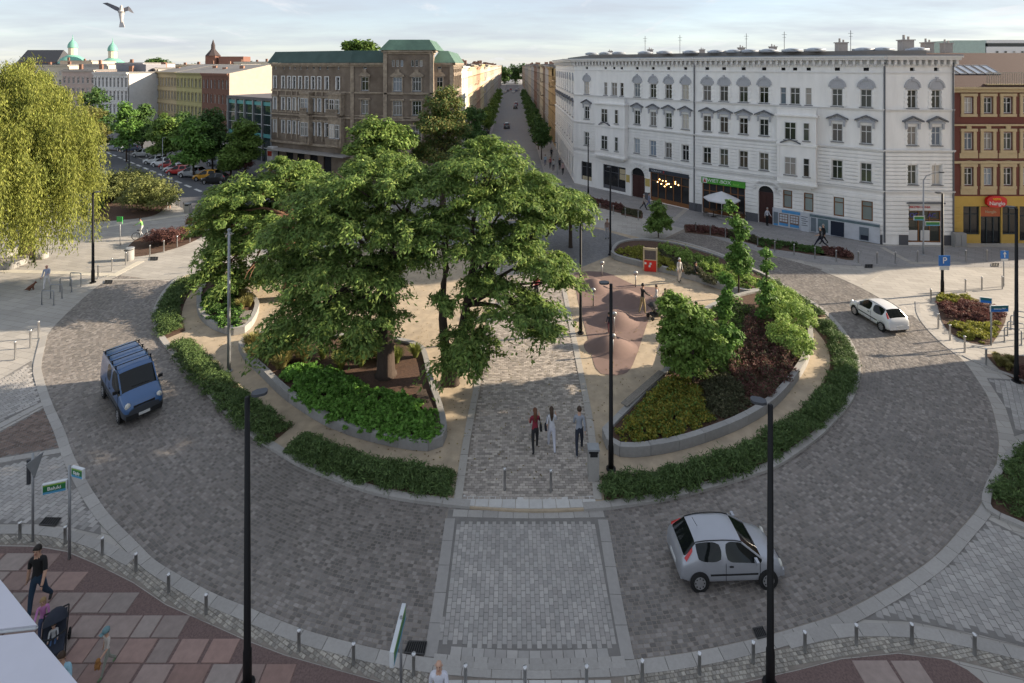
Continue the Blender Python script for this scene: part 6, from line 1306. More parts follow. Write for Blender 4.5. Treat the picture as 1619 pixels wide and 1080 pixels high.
# cycle stands
def stand(x0, y0, x1, y1, h, lab, grp):
    a, c = Vector((*G(x0, y0), 0)), Vector((*G(x1, y1), 0)); o = empty('cycle_stand', a, 0, lab, 'cycle stand', grp); d = c - a; mb = MB(); up = Vector((0, 0, h)); e = d.normalized() * .08
    mb.tube([(0, 0, 0), Vector((0, 0, h - .1)), e * .4 + Vector((0, 0, h - .02)), e + up, d - e + up, d - e * .4 + Vector((0, 0, h - .02)), d + Vector((0, 0, h - .1)), d], .03, 8); mb.build('hoop', M_GALV, o, True)
    for q in ((0, 0, 0), d): mb = MB(); mb.lathe([(.07, .005), (.07, .02), (.03, .03)], 8, tuple(q)); mb.build('foot', M_GALV, o)
for i, (a, b_, c, d) in enumerate([(66, 482, 85, 483), (80, 472, 98, 472), (95, 461, 113, 462), (111, 452, 128, 453)]): stand(a, b_, c, d, .95, f'{ORD[i]} steel cycle stand from the left near the man with the dog', 'cycle stands on the sunny plaza')
for i, (x, y) in enumerate([(1588, 541), (1593, 531), (1598, 521), (1603, 513)]): stand(x, y, x + 27, y + 5, .85, f'{ORD[i]} steel cycle stand from the near end beside the right lamp', 'cycle stands beside the right lamp')
# litter bins
def bin_(lab, x, y, h, w, z=0.0, roundb=False):
    b = G(x, y, z); o = empty('litter_bin', (b[0], b[1], z), 0, lab, 'litter bin')
    if roundb:
        mb = MB(); mb.lathe([(w * .48, 0), (w * .5, .05), (w * .5, h * .82), (0, h * .82)], 16); mb.build('body', M_CONC, o, True); mb = MB(); mb.lathe([(w * .42, h * .82), (w * .42, h * .9)], 16); mb.build('opening', M_DARK, o); mb = MB(); mb.lathe([(0, h * .9), (w * .55, h * .9), (w * .55, h * .95), (w * .4, h), (0, h)], 16); mb.build('lid', M_GALV, o); return
    mb = MB(); mb.box((0, 0, h * .42), (w, w * .8, h * .84)); mb.build('body', M_GRAN, o); mb = MB(); mb.box((0, -w * .4, h * .82), (w * .7, .03, h * .14)); mb.box((0, 0, h * .88), (w * .85, w * .7, h * .08)); mb.build('opening', M_DARK, o); mb = MB(); mb.box((0, 0, h * .95), (w * 1.08, w * .9, h * .06)); mb.build('lid', M_GALV, o)
bin_('tall square stone litter bin at the end of the paved path', 938, 757, 1.25, .4, IH); bin_('round litter bin at the bed on the sunny plaza', 205, 411, 1.0, .62, 0, True); bin_('square litter bin on the footway by the walking man', 297, 336, 1.0, .55)
b = G(1516, 390); o = empty('utility_box', (b[0], b[1], 0), 0, 'grey utility cabinet at the wall of the yellow shop', 'cabinet'); mb = MB(); mb.box((0, 0, .6), (1.0, .4, 1.2)); mb.build('body', M_CONC, o); mb = MB(); mb.box((-.24, -.215, .62), (.42, .03, .95)); mb.build('door', M_GALV, o); mb = MB(); mb.box((.24, -.215, .62), (.42, .03, .95)); mb.build('door', M_GALV, o)
# round seats on the sunny plaza
for lab, x, y, r_, h in (('wide flat round stone seat', 18, 419, 1.0, .45), ('small stone drum seat in front of the wide round seat', 20, 424, .38, .5), ('lone small stone drum seat beside the T shaped lamp', 68, 408, .36, .42), ('stone drum seat behind the willow branches', 45, 363, .4, .4)):
    b = G(x, y); o = empty('stone_seat', (b[0], b[1], 0), 0, lab, 'stone seat'); mb = MB(); mb.lathe([(r_ * .96, .0), (r_, .03), (r_, h - .04), (r_ * .97, h)], 20); mb.build('drum', M_CONC, o); mb = MB(); mb.lathe([(r_ * .97, h), (0, h + .004)], 20); mb.build('top', M_CONC if r_ < .9 else M_WOODG, o)
# drains
def drain(lab, pts, n):
    P = gp(pts); c = P.mean(0); o = empty('drain_grate', (*c, .03), 0, lab, 'drain'); me = MB(); me.add([(*(p - c), 0) for p in P], [(0, 1, 2, 3)]); me.build('pit', M_DARK, o); a, b_, c_, d = [p - c for p in P]
    for k in range(n + 1):
        t = k / n; p, q = a + (b_ - a) * t, d + (c_ - d) * t; mb = MB(); mb.tube([(*p, .012), (*q, .012)], .012, 5); mb.build('bar', mat('cast iron', (.05, .048, .046), .6), o)
    for p, q in ((a, b_), (d, c_)): mb = MB(); mb.tube([(*p, .012), (*q, .012)], .018, 5); mb.build('rim', MATS['cast iron'], o)
drain('iron drain grate at the left corner of the crossing', [(646, 1016), (675, 1017), (671, 1037), (639, 1034)], 9); drain('iron drain grate behind the right lamp post', [(1190, 996), (1206, 993), (1213, 1008), (1197, 1012)], 6); drain('iron drain grate under the green direction signs', [(72, 820), (97, 821), (88, 833), (62, 831)], 7)
for lab, x, y in (('small drain in the road by the sunny plaza', 172, 447), ('small drain in the lane on the left', 244, 410), ('small drain by the tenement pavement', 1374, 422), ('small drain in front of the yellow shop', 1574, 420)): drain(lab, [(x - 6, y - 3), (x + 6, y - 3), (x + 5, y + 2), (x - 7, y + 2)], 3)
# signs
M_SGRN = mat('sign green', (.02, .16, .05), .4); M_SBLU = mat('sign blue', (.02, .16, .5), .4); M_SWHT = mat('sign white', (.6, .62, .63), .5); M_SLBL = mat('sign light blue', (.08, .3, .5), .4)
def post(o, h, r_=.035, m=M_GALV): mb = MB(); mb.tube([(0, 0, 0), (0, 0, h)], r_, 8); mb.build('post', m, o, True)
def board(o, p0, p1, z0, z1, txt=None, thick=.05, cols=None, tsize=.16):
    """flag board between two points in plan: white case, green field, blue foot line"""
    f_ = Fac(p0, p1); mb = MB(); f_.box(mb, 0, f_.L, z0, z1, -thick, thick); bo_ = mb.build('board', M_SWHT, o); hh = z1 - z0
    for a_, b_, m in cols or ((.02, .24, M_SLBL), (.24, .78, M_SGRN), (.78, .9, mat('sign lime', (.2, .35, .05), .5))):
        mb = MB(); f_.box(mb, .03, f_.L - .03, z0 + hh * a_, z0 + hh * b_, thick, thick + .004); mb.build('stripe', m, bo_)
    if txt: text(txt, bo_, f_, f_.L / 2, z0 + hh * .5, tsize, M_TXW, thick + .008)
b = G(110, 884); o = empty('direction_sign', (b[0], b[1], 0.02), 0, 'post with two green and blue direction boards at the left', 'sign'); post(o, 2.95, .04); board(o, (-.66, -.22), (-.05, -.02), 2.22, 2.54, 'Bałuki', .04, None, .15); board(o, (.06, .03), (.54, -.1), 2.62, 2.92, 'Sądy', .04, None, .14)
b = G(52, 857); o = empty('road_sign', (b[0], b[1], .02), 0, 'grey post with triangular sign seen from behind at the left', 'sign'); post(o, 2.9, .035); mb = MB(); f_ = Fac((-.02, -.28), (.05, .28)); mb.add([f_.pt(0, 2.75, .04), f_.pt(f_.L, 2.75, .04), f_.pt(f_.L / 2, 2.1, .04), f_.pt(0, 2.75, .06), f_.pt(f_.L, 2.75, .06), f_.pt(f_.L / 2, 2.1, .06)], [(2, 1, 0), (3, 4, 5), (0, 1, 4, 3), (1, 2, 5, 4), (2, 0, 3, 5)]); mb.build('plate', M_GALV, o); mb = MB(); mb.box((-.12, -.02, 2.3), (.1, .05, .8)); mb.build('bracket', M_HEAD, o)
b = G(634, 1086); o = empty('direction_sign', (b[0], b[1], 0.02), 0, 'double sided street name board seen edge on by the drain grate', 'sign'); post(o, 1.75, .035); board(o, (-.06, -.75), (.0, .35), 1.35, 1.72, None, .05)
b = G(1567, 546); o = empty('direction_sign', (b[0], b[1], 0), 0, 'grey post with two blue green direction boards beside the red shrub bed', 'sign'); post(o, 2.6, .04); cB = ((.02, .5, M_SBLU), (.5, .96, mat('sign teal', (.03, .15, .16), .4))); board(o, (-.1, -.05), (.95, .0), 1.9, 2.25, 'Dworzec PKP', .03, cB, .12); board(o, (-.5, .15), (.02, -.02), 2.35, 2.65, None, .03, cB)
b = G(1460, 403); o = empty('direction_sign', (b[0] + .0, b[1] - .12, 0), 0, 'pair of green boards clamped to the gooseneck lamp', 'sign'); mb = MB(); mb.tube([(0, .02, 2.4), (0, .02, 3.3)], .045, 8); mb.build('clamp', M_GALV, o); board(o, (-.9, 0), (-.06, .0), 2.9, 3.25, None, .03); board(o, (.06, 0), (1.25, .0), 2.45, 2.8, None, .03)
b = G(1490, 465); o = empty('parking_sign', (b[0], b[1] - .16, 0), 0, 'blue and white parking sign on the black lamp', 'sign'); f_ = Fac((-.38, 0), (.38, 0)); mb = MB(); f_.box(mb, 0, .76, 2.0, 2.7, -.02, .02); mb.build('plate', M_SBLU, o); text('P', o, f_, .38, 2.36, .62, M_TXW, .03); mb = MB(); f_.box(mb, .06, .7, 1.72, 1.98, -.02, .02); mb.build('sub_plate', M_SWHT, o); mb = MB(); mb.box((0, .08, 2.2), (.3, .12, .06)); mb.build('clamp', M_GALV, o)
b = G(1587, 453); o = empty('road_sign', (b[0], b[1], 0), 0, 'blue square one way sign with white arrow', 'sign'); post(o, 2.55); f_ = Fac((-.28, -.05), (.28, -.05)); mb = MB(); f_.box(mb, 0, .56, 2.0, 2.55, -.01, .02); mb.build('plate', M_SBLU, o); mb = MB(); f_.box(mb, .25, .31, 2.08, 2.36, .02, .03); mb.add([f_.pt(.16, 2.32, .03), f_.pt(.4, 2.32, .03), f_.pt(.28, 2.5, .03)], [(0, 1, 2)]); mb.build('arrow', M_TXW, o); mb = MB(); f_.box(mb, .04, .52, 1.85, 1.97, -.01, .02); mb.build('sub_plate', M_SWHT, o)
b = G(190, 388); o = empty('notice_sign', (b[0], b[1], 0), 0, 'bright green notice sign on a thin post on the plaza', 'sign'); post(o, 2.4, .03); mb = MB(); mb.box((0, -.05, 2.2), (.5, .04, .62)); mb.build('plate', mat('sign bright green', (.06, .45, .1), .5), o); mb = MB(); mb.box((0, -.075, 1.98), (.5, .012, .18)); mb.build('band', M_SWHT, o)
# play equipment
def disc_post(lab, x, y, h):
    b = G(x, y, IH); o = empty('play_post', (b[0], b[1], IH), 0, lab, 'play post', 'listening posts on the play area'); post(o, h, .04, M_STEEL); mb = MB(); mb.lathe([(0, -.06), (.13, -.05), (.17, 0), (.13, .05), (0, .06)], 14, (0, 0, h + .02), 0, 'y'); mb.build('disc', M_STEEL, o, True)
for i, (x, y, h, w) in enumerate(((952, 437, .95, 'farthest, behind the first mound'), (1005, 454, .95, 'nearest to the red game board'), (938, 484, 1.0, 'beside the black lamp'), (971, 526, 1.05, 'next to the standing child'), (969, 562, 1.0, 'on the near mound'))): disc_post('steel post with a round disc ' + w, x, y, h)
b = G(1028, 429, IH); o = empty('game_board', (b[0], b[1], IH), rad(-12), 'red and tan standing game board in front of the curved planter', 'game board'); mb = MB(); mb.box((0, 0, .42), (1.05, .12, .84)); mb.build('red_panel', mat('bright red panel', (.62, .03, .02), .5), o); mb = MB(); mb.box((0, 0, 1.3), (1.05, .1, .92)); mb.build('frame', M_CREAM, o); mb = MB(); mb.box((0, -.06, 1.26), (.82, .03, .66)); mb.build('slate', mat('slate panel', (.1, .085, .085), .6, .5, 16), o)
for x_, z_, m in ((-.35, .62, M_TXW), (-.05, .42, M_SWHT), (.02, .6, M_SWHT), (-.3, .78, MATS['bright red panel'])): mb = MB(); mb.box((x_, -.075, z_), (.14, .03, .16)); mb.build('block', m, o)
for x_ in (-.48, .48): mb = MB(); mb.box((x_, 0, .9), (.07, .14, 1.8)); mb.build('upright', M_CREAM, o)
# parasol, tables
b = G(1141, 345); o = empty('parasol', (b[0], b[1], .01), 0, 'white parasol in front of the green restaurant sign', 'parasol'); mb = MB(); n = 8; R0 = 1.75
V = [(0, 0, 2.75)] + [(R0 * math.cos(2 * math.pi * k / n + .39), R0 * math.sin(2 * math.pi * k / n + .39), 2.02) for k in range(n)] + [(R0 * math.cos(2 * math.pi * k / n + .39), R0 * math.sin(2 * math.pi * k / n + .39), 1.9) for k in range(n)]
mb.add(V, [(0, 1 + k, 1 + (k + 1) % n) for k in range(n)] + [(1 + k, 9 + k, 9 + (k + 1) % n, 1 + (k + 1) % n) for k in range(n)]); mb.build('canopy', mat('white canvas', (.62, .62, .64), .8, .05, 3), o); post(o, 2.75, .04, M_SWHT); mb = MB(); mb.box((0, 0, .06), (.8, .8, .12)); mb.build('base', M_CONC, o)
for k in range(n): mb = MB(); mb.tube([(0, 0, 2.7), (R0 * .97 * math.cos(2 * math.pi * k / n + .39), R0 * .97 * math.sin(2 * math.pi * k / n + .39), 2.0)], .012, 5); mb.build('rib', M_SWHT, o)
for lab, x, y in (('round cafe table under the white parasol', 1128, 343), ('cafe table to the right of the white parasol', 1168, 348)):
    b = G(x, y); o = empty('cafe_table', (b[0], b[1], .01), 0, lab, 'table'); mb = MB(); mb.lathe([(0, .72), (.42, .72), (.42, .75), (0, .75)], 16); mb.build('top', M_WOOD, o); post(o, .72, .03, M_BLK); mb = MB(); mb.lathe([(.25, 0), (.25, .02), (.03, .04)], 12); mb.build('foot', M_BLK, o)
    for sx in (-.75, .75):
        c = empty('cafe_chair', (b[0] + sx, b[1] + .1, .01), 0 if sx < 0 else math.pi, f'dark cafe chair {"left" if sx < 0 else "right"} of the {"parasol" if x < 1150 else "outer"} table', 'chair', 'cafe chairs by the parasol'); mb = MB(); mb.box((0, 0, .45), (.42, .42, .04)); mb.build('seat', M_WOOD, c); mb = MB(); mb.box((-.2, 0, .72), (.04, .42, .4)); mb.build('backrest', M_WOOD, c)
        for lx in (-.18, .18):
            for ly in (-.18, .18): mb = MB(); mb.tube([(lx, ly, 0), (lx, ly, .45)], .015, 5); mb.build('leg', M_BLK, c)
# awning at the bottom left
M_AWN = mat('white awning cloth', (.58, .57, .62), .7, .05, 1.2)
def awning(lab, pts, zs):
    P = [at(x, y, 0)[0:0] or (*G(x, y, z), z) for (x, y), z in zip(pts, zs)]; c = np.array(P).mean(0); o = empty('awning', tuple(c), 0, lab, 'awning', 'white kiosk awnings'); P = [tuple(np.array(p) - c) for p in P]; Pd = [(p[0], p[1], p[2] - .04) for p in P]; n = len(P)
    mb = MB(); mb.add(P + Pd, [tuple(range(n)), tuple(range(2 * n - 1, n - 1, -1))] + [(k, n + k, n + (k + 1) % n, (k + 1) % n) for k in range(n)]); mb.build('cloth', M_AWN, o); return o, P
def frame_rail(o, P):
    for k in range(len(P)): mb = MB(); mb.tube([(P[k][0], P[k][1], P[k][2] - .07), (P[(k + 1) % len(P)][0], P[(k + 1) % len(P)][1], P[(k + 1) % len(P)][2] - .07)], .03, 6); mb.build('rail', M_SWHT, o)
    mb = MB(); mb.tube([(P[0][0], P[0][1], P[0][2] - .05), (P[0][0], P[0][1], -o.location[2])], .05, 8); mb.build('leg', M_SWHT, o)
for lab, pts in (('upper white awning panel in the bottom left corner', [(-420, 700), (0, 916), (58, 988), (-420, 1040)]), ('lower white awning panel in the bottom left corner', [(-420, 1052), (54, 999), (124, 1082), (190, 1160), (70, 1200), (0, 1062), (-300, 1300)][:4] + [(60, 1300), (-420, 1300)])):
    o, P = awning(lab, pts, [2.9] * len(pts)); frame_rail(o, P)

# ------------------------------------------------------------------ vehicles
import bmesh as BME
M_TYRE = mat('tyre', (.012, .012, .012), .85); M_RIM = mat('wheel silver', (.42, .42, .43), .35, .1, 6, metal=.7); M_CGL = mat('car glass', (.008, .01, .01), .05, .1, 3, spec=.35); M_TRIM = mat('black trim', (.015, .015, .016), .6); M_HL = mat('headlight', (.6, .58, .52), .15, .1, 5, spec=.9); M_TL = mat('tail light', (.45, .012, .012), .25, .1, 5, spec=.8); M_PLATE = mat('number plate', (.6, .6, .58), .6, .3, 30)
HATCH = dict(st=[(1.90, .32, .52, .56, .52, .56, .46), (1.83, .22, .6, .68, .7, .72, .58), (1.6, .18, .72, .82, .79, .79, .66), (1.05, .18, .84, .94, .82, .82, .7), (.38, .18, .88, 1.36, .82, .82, .56), (.12, .18, .89, 1.42, .82, .82, .57), (-.28, .18, .9, 1.44, .82, .82, .57), (-.38, .18, .9, 1.44, .82, .82, .57), (-.95, .18, .93, 1.42, .82, .81, .55), (-1.3, .18, .95, 1.36, .82, .8, .53), (-1.74, .22, .93, .98, .8, .78, .64), (-1.86, .28, .78, .84, .74, .74, .6), (-1.9, .35, .58, .62, .62, .62, .52)], ws=(3, 4), rw=(9, 10), sw=[(3, 5), (5, 6), (7, 9)], ax=(1.22, -1.25), wr=.29, L=1.9, W=.82)
VAN = dict(st=[(2.38, .36, .7, .76, .66, .68, .55), (2.3, .26, .8, .9, .84, .85, .7), (2.05, .22, .96, 1.08, .92, .92, .78), (1.55, .22, 1.12, 1.22, .95, .95, .82), (.82, .22, 1.16, 1.86, .95, .95, .8), (.62, .22, 1.16, 1.93, .95, .95, .83), (.1, .22, 1.16, 1.96, .95, .95, .85), (-.05, .22, 1.16, 1.96, .95, .95, .85), (-.9, .22, 1.16, 1.97, .95, .95, .85), (-1.05, .22, 1.16, 1.97, .95, .95, .85), (-2.2, .24, 1.16, 1.95, .95, .94, .84), (-2.34, .3, 1.1, 1.9, .92, .92, .82), (-2.38, .4, 1.0, 1.7, .86, .86, .76)], ws=(3, 4), rw=(11, 12), sw=[(3, 6), (7, 8)], ax=(1.5, -1.6), wr=.32, L=2.38, W=.95)
SEDAN = dict(HATCH); SEDAN['st'] = [(x * 1.12, *r) for x, *r in HATCH['st']]; SEDAN['ax'] = (1.37, -1.4); SEDAN['L'] = 2.13
def ring_(s):
    x, zb, ze, zt, wb, we, wt = s
    return [(0, zb), (wb * .9, zb), (wb, zb + .12), (max(wb, we) + .015, zb + (ze - zb) * .62), (we, ze), (wt, zt - .035), (wt * .82, zt), (0, zt + .02)]
def car(name, label, loc, rz, sp, paint, scale=(.87, .87, 1.0), group=None, cat='car', detail=True, lower=None, rimm=None):
    o = empty(name, loc, rz, label, cat, group); o.scale = scale; st = sp['st']; rings = [ring_(s) for s in st]; n = len(rings[0]); body, wsd, rwd, side, tails = MB(), MB(), MB(), [MB(), MB()], [MB(), MB()]
    def P(i, j, sg): return (st[i][0], sg * rings[i][j][0], rings[i][j][1])
    for i in range(len(st) - 1):
        for j in range(n - 1):
            for sg in (1, -1):
                q = [P(i, j, sg), P(i + 1, j, sg), P(i + 1, j + 1, sg), P(i, j + 1, sg)]; q = q if sg < 0 else q[::-1]
                tgt, m = body, (1 if lower and j < 3 else 0)
                if sp['ws'][0] <= i < sp['ws'][1] and j >= 5: tgt = wsd; m = 0
                elif sp['rw'][0] <= i < sp['rw'][1] and j >= 5: tgt = rwd; m = 0
                elif j == 4 and any(a <= i < b_ for a, b_ in sp['sw']): tgt = side[0 if sg > 0 else 1]; m = 0
                tgt.add(q, [(0, 1, 2, 3)], m)
    for e, rev in ((0, False), (len(st) - 1, True)):
        q = [P(e, j, 1) for j in range(n)] + [P(e, j, -1) for j in range(n - 2, 0, -1)]; body.add(q, [tuple(range(len(q)))[::-1] if rev else tuple(range(len(q)))], 1 if lower else 0)
    allm = MB(); slots = [(body, 'body'), (wsd, 'windscreen'), (rwd, 'rear_window'), (side[0], 'side_window'), (side[1], 'side_window')]
    for k, (mb, _) in enumerate(slots):
        b0 = len(allm.v); allm.v += mb.v; allm.f += [tuple(q + b0 for q in f_) for f_ in mb.f]; allm.m += [(0 if mm == 0 else 5) if k == 0 else k for mm in mb.m]
    me = allm.mesh('tmp', [paint] * 6); bm = BME.new(); bm.from_mesh(me); BME.ops.remove_doubles(bm, verts=bm.verts, dist=.0005); BME.ops.recalc_face_normals(bm, faces=bm.faces)
    cl_ = bm.edges.layers.float.new('crease_edge')
    for ed in bm.edges:
        if len({f_.material_index for f_ in ed.link_faces}) > 1: ed[cl_] = .9
    bm.to_mesh(me); bm.free(); tob = bpy.data.objects.new('tmp', me); tob.modifiers.new('u', 'SUBSURF').levels = 2 if detail else 1; me2 = evaluated(tob); bpy.data.meshes.remove(me)
    co = np.empty(len(me2.vertices) * 3, np.float32); me2.vertices.foreach_get('co', co); co = co.reshape(-1, 3); fv = np.empty(len(me2.loops), np.int32); me2.loops.foreach_get('vertex_index', fv); fv = fv.reshape(-1, 4); fm = np.empty(len(me2.polygons), np.int32); me2.polygons.foreach_get('material_index', fm); bpy.data.meshes.remove(me2)
    for k, (_, nm) in enumerate(slots):
        s_ = (fm == k) | ((fm == 5) if k == 0 else False); q = fv[s_]; uq, inv = np.unique(q, return_inverse=True); mm = mesh_np(nm, co[uq], inv.reshape(-1, 4), [paint, lower or paint] if k == 0 else M_CGL, True)
        if k == 0: mm.polygons.foreach_set('material_index', (fm[s_] == 5).astype(np.int32))
        link(nm, mm, o)
    for sg in (1, -1):
        if sp is VAN: continue
        a_, b_ = Vector(P(9, 5, sg)), Vector(P(10, 5, sg)); c_, d_ = Vector(P(9, 4, sg)), Vector(P(10, 4, sg)); A_, B_ = a_.lerp(b_, .25), a_.lerp(b_, .98); D_, C_ = A_.lerp(c_.lerp(d_, .45), .3), B_.lerp(c_.lerp(d_, .85), .75)
        tl = MB(); w_ = Vector((-.012, sg * .02, .0)); q = [A_ + w_, B_ + w_, C_ + w_, D_ + w_]; i_ = [v_ - w_ * 3 for v_ in q]; tl.add(q + i_, [(0, 1, 2, 3), (3, 2, 1, 0), (0, 1, 5, 4), (1, 2, 6, 5), (2, 3, 7, 6), (3, 0, 4, 7)][:1] + [(0, 4, 5, 1), (1, 5, 6, 2), (2, 6, 7, 3), (3, 7, 4, 0)]); tl.build('tail_light', M_TL, o)
    L, Wd = sp['L'], sp['W']; mb_ = MB
    for sg in (1, -1):
        i3, i4 = sp['ws']; mb = MB(); mb.tube([P(i3, 5, sg), P(i4, 5, sg)], .035, 6); mb.build('pillar', paint, o)
        for ax in sp['ax']:
            r_ = sp['wr']; ar = MB(); ar.lathe([(0, 0), (r_ * 1.2, 0), (r_ * 1.2, .03)], 20, (ax, sg * (Wd - .0) - (.0 if sg > 0 else .03), r_ * 1.04), 0, 'y'); ar.build('wheel_arch', M_TRIM, o)
            w = MB(); y0 = sg * (Wd - .14); w.lathe([(r_ * .7, -.1), (r_ * .96, -.095), (r_, -.06), (r_, .06), (r_ * .96, .095), (r_ * .7, .1)], 24, (0, 0, 0), 0, 'y'); wo = w.build('wheel', M_TYRE, o, True, (ax, sg * (Wd - .06), r_))
            rm = MB(); rm.lathe([(r_ * .73, .085 * sg), (r_ * .7, .104 * sg), (r_ * .55, .095 * sg), (0, .104 * sg)], 20, (0, 0, 0), 0, 'y'); ri = rm.build('rim', rimm or M_RIM, wo)
            sl = MB()
            for k in range(8): t = 2 * math.pi * k / 8; sl.box((r_ * .54 * math.cos(t), .1 * sg, r_ * .54 * math.sin(t)), (r_ * .14, .012, r_ * .14))
            if detail: q_ = sl.build('rim_slots', M_TRIM, wo); q_['kind'] = 'stuff'
        yy = sg * Wd
        hl = MB(); hl.lathe([(0, -.02), (.12, 0), (.1, .06), (0, .09)], 12, (0, 0, 0), 0, 'x'); h_ = hl.build('headlight', M_HL, o, True, (L - .16, sg * Wd * .74, .66 if sp is not VAN else .86)); h_.scale = (1.1, 1.15, 1.0 if sp is not VAN else 1.3)
        mr = MB(); mr.box((0, 0, 0), (.1, .2, .13)); mr.build('mirror', M_TRIM if sp is VAN else paint, o, False, (sp['st'][3][0] - .28, sg * (Wd + .09), sp['st'][3][2] + .14))
        if detail: tr = MB(); tr.box((0, 0, 0), (sp['ax'][0] - sp['ax'][1] - .75, .02, .05)); tr.build('side_strip', M_TRIM, o, False, (0, sg * (Wd + .012), .52)); dh = MB(); dh.box((0, 0, 0), (.14, .03, .04)); dh.build('door_handle', M_TRIM, o, False, (-.1, sg * (Wd + .012), .78 if sp is not VAN else .95))
    if detail:
        for sg in (1, -1):
            rt = MB(); i0, i1 = sp['ws'][1], sp['rw'][0]; rt.tube([(st[i][0], sg * rings[i][5][0] * .97, rings[i][5][1] + .018) for i in range(i0, i1 + 1)], .014, 5); rt.build('roof_seam', M_TRIM, o)
            for sx in (sp['st'][3][0] - .12, -.3, *(() if sp is not VAN else (-1.0,))):
                sm = MB(); sm.box((0, 0, 0), (.012, .012, .58 if sp is not VAN else .85)); sm.build('door_seam', M_TRIM, o, False, (sx, sg * (Wd + .011), .6 if sp is not VAN else .72))
        wp = MB(); i3, i4 = sp['ws']; a_, b_ = Vector(P(i3, 6, 1)), Vector(P(i4, 6, 1)); q = a_.lerp(b_, .12); wp.tube([(q.x + .02, .45, q.z + .03), (q.x, -.35, q.z + .04)], .012, 5); wp.build('wiper', M_TRIM, o)
    bp = MB(); bp.box((0, 0, 0), (.12, Wd * 1.7, .2)); bp.build('bumper', M_TRIM if lower else paint, o, False, (L - .07, 0, .4)); bp = MB(); bp.box((0, 0, 0), (.12, Wd * 1.7, .22)); bp.build('bumper', M_TRIM if lower else paint, o, False, (-L + .07, 0, .42))
    gr = MB(); gr.box((0, 0, 0), (.05, Wd * 1.0, .09)); gr.build('grille', M_TRIM, o, False, (L - .03, 0, .56 if sp is not VAN else .8))
    for x_, z_ in ((L + .0, .42), (-L - .0, .5)): pl_ = MB(); pl_.box((0, 0, 0), (.03, .5, .11)); pl_.build('number_plate', M_PLATE, o, False, (x_, 0, z_))
    return o
def paint(n, c, rough=.3, metal=0.0): return mat(n, c, rough, .03, 2, metal=metal, coat=.6, spec=.5)
P_SIL, P_WHT, P_BLU = paint('silver paint', (.36, .37, .4), .35, .35), paint('white paint', (.66, .66, .66)), paint('blue paint', (.035, .1, .235))
cs_ = car('silver_car', 'silver three door hatchback on the ring road below the planter', (6.62, 15.83, .02), rad(2), HATCH, P_SIL, (.84, .87, .9))
an = MB(); an.tube([(-1.0, 0, 1.43), (-1.2, 0, 1.75)], .008, 5); an.build('aerial', M_TRIM, cs_)
car('white_car', 'small white hatchback driving away on the right of the ring road', (22.35, 30.9, .02), rad(97), HATCH, P_WHT, (.8, .87, .95))
vn = car('blue_van', 'blue van with roof bars driving round the ring road', (-17.75, 23.6, .02), rad(-40), VAN, P_BLU, (.86, .82, 1.0), cat='van', lower=mat('grey blue cladding', (.05, .055, .065), .6))
for k in range(4):
    rb = MB(); rb.box((0, 0, 0), (.035, 1.72, .03)); rb.build('roof_bar', M_TRIM, vn, False, (.4 - k * .72, 0, 2.06))
    for sg in (1, -1): rb = MB(); rb.box((0, 0, 0), (.06, .06, .12)); rb.build('bar_foot', M_TRIM, vn, False, (.4 - k * .72, sg * .8, 1.98))
pk = [(182, 238, 'grey SUV parked farthest left in the car park', (.25, .28, .33), 1.1), (208, 240, 'dark blue car beside the grey SUV', (.04, .06, .11), 1), (227, 248, 'silver estate car in the sunlit parking bay', (.42, .42, .42), 1), (246, 259, 'white car half hidden behind another white car', (.6, .6, .6), .95), (259, 263, 'white hatchback next to the green island in the car park', (.66, .66, .66), 1), (271, 267, 'dark red car in the middle of the car park', (.32, .02, .02), 1), (279, 272, 'pale car between the two red cars', (.5, .5, .52), .95), (284, 276, 'bright red car parked near the street', (.5, .03, .025), .95), (304, 280, 'silver estate with dark windows near the orange car', (.4, .41, .42), 1.05), (328, 285, 'orange car at the near end of the car park', (.6, .3, .03), 1), (341, 290, 'black car in front of the orange one', (.02, .02, .022), 1), (345, 262, 'grey car parked in the second row', (.2, .21, .23), 1), (362, 268, 'dark car by the low tree in the second row', (.05, .05, .06), 1)]
for i, (x, y, lab, c, s) in enumerate(pk):
    b = G(x, y); car('parked_car', lab, (b[0], b[1], .02), rad(172 + (i * 37) % 14), SEDAN, paint(f'car paint {i}', c), (.8 * s, .85, 1.0 * s), 'cars in the car park', detail=False)
st_ = [(-1.3, 126, 90, 'dark car driving up the middle of the straight street', (.06, .06, .07)), (1.2, 182, 90, 'black car on the straight street near the far crossing', (.02, .02, .02)), (1.6, 196, 90, 'maroon car ahead of the black one on the straight street', (.1, .02, .03)), (-3.0, 86, 90, 'red car glimpsed behind the big crown', (.4, .03, .03)), (-1.8, 78, 90, 'pale blue car glimpsed through the big crown', (.3, .45, .55))]
for k in range(6): st_.append((-4 + k * 1.6, 285 + (k % 3) * 14, 90, f'{ORD[k]} distant car from the left where the street meets the far square', ((.5, .5, .5), (.05, .05, .06), (.3, .02, .02), (.6, .6, .6), (.1, .12, .2), (.3, .3, .3))[k]))
for i, (X, Y, a, lab, c) in enumerate(st_): car('street_car', lab, (X, Y, .02), rad(a), SEDAN, paint(f'street paint {i}', c), (.83, .85, 1.0), 'cars on the straight street', detail=False)
for k in range(5):
    car('street_car', f'{ORD[k]} car parked under the trees on the sunny street side', (-5.9, 116 + k * 14.5, .03), rad(90), SEDAN, paint(f'kerb paint {k}', ((.03, .03, .04), (.4, .4, .41), (.05, .07, .12), (.25, .25, .27), (.02, .02, .02))[k]), (.83, .85, 1), 'cars parked along the straight street', detail=False)
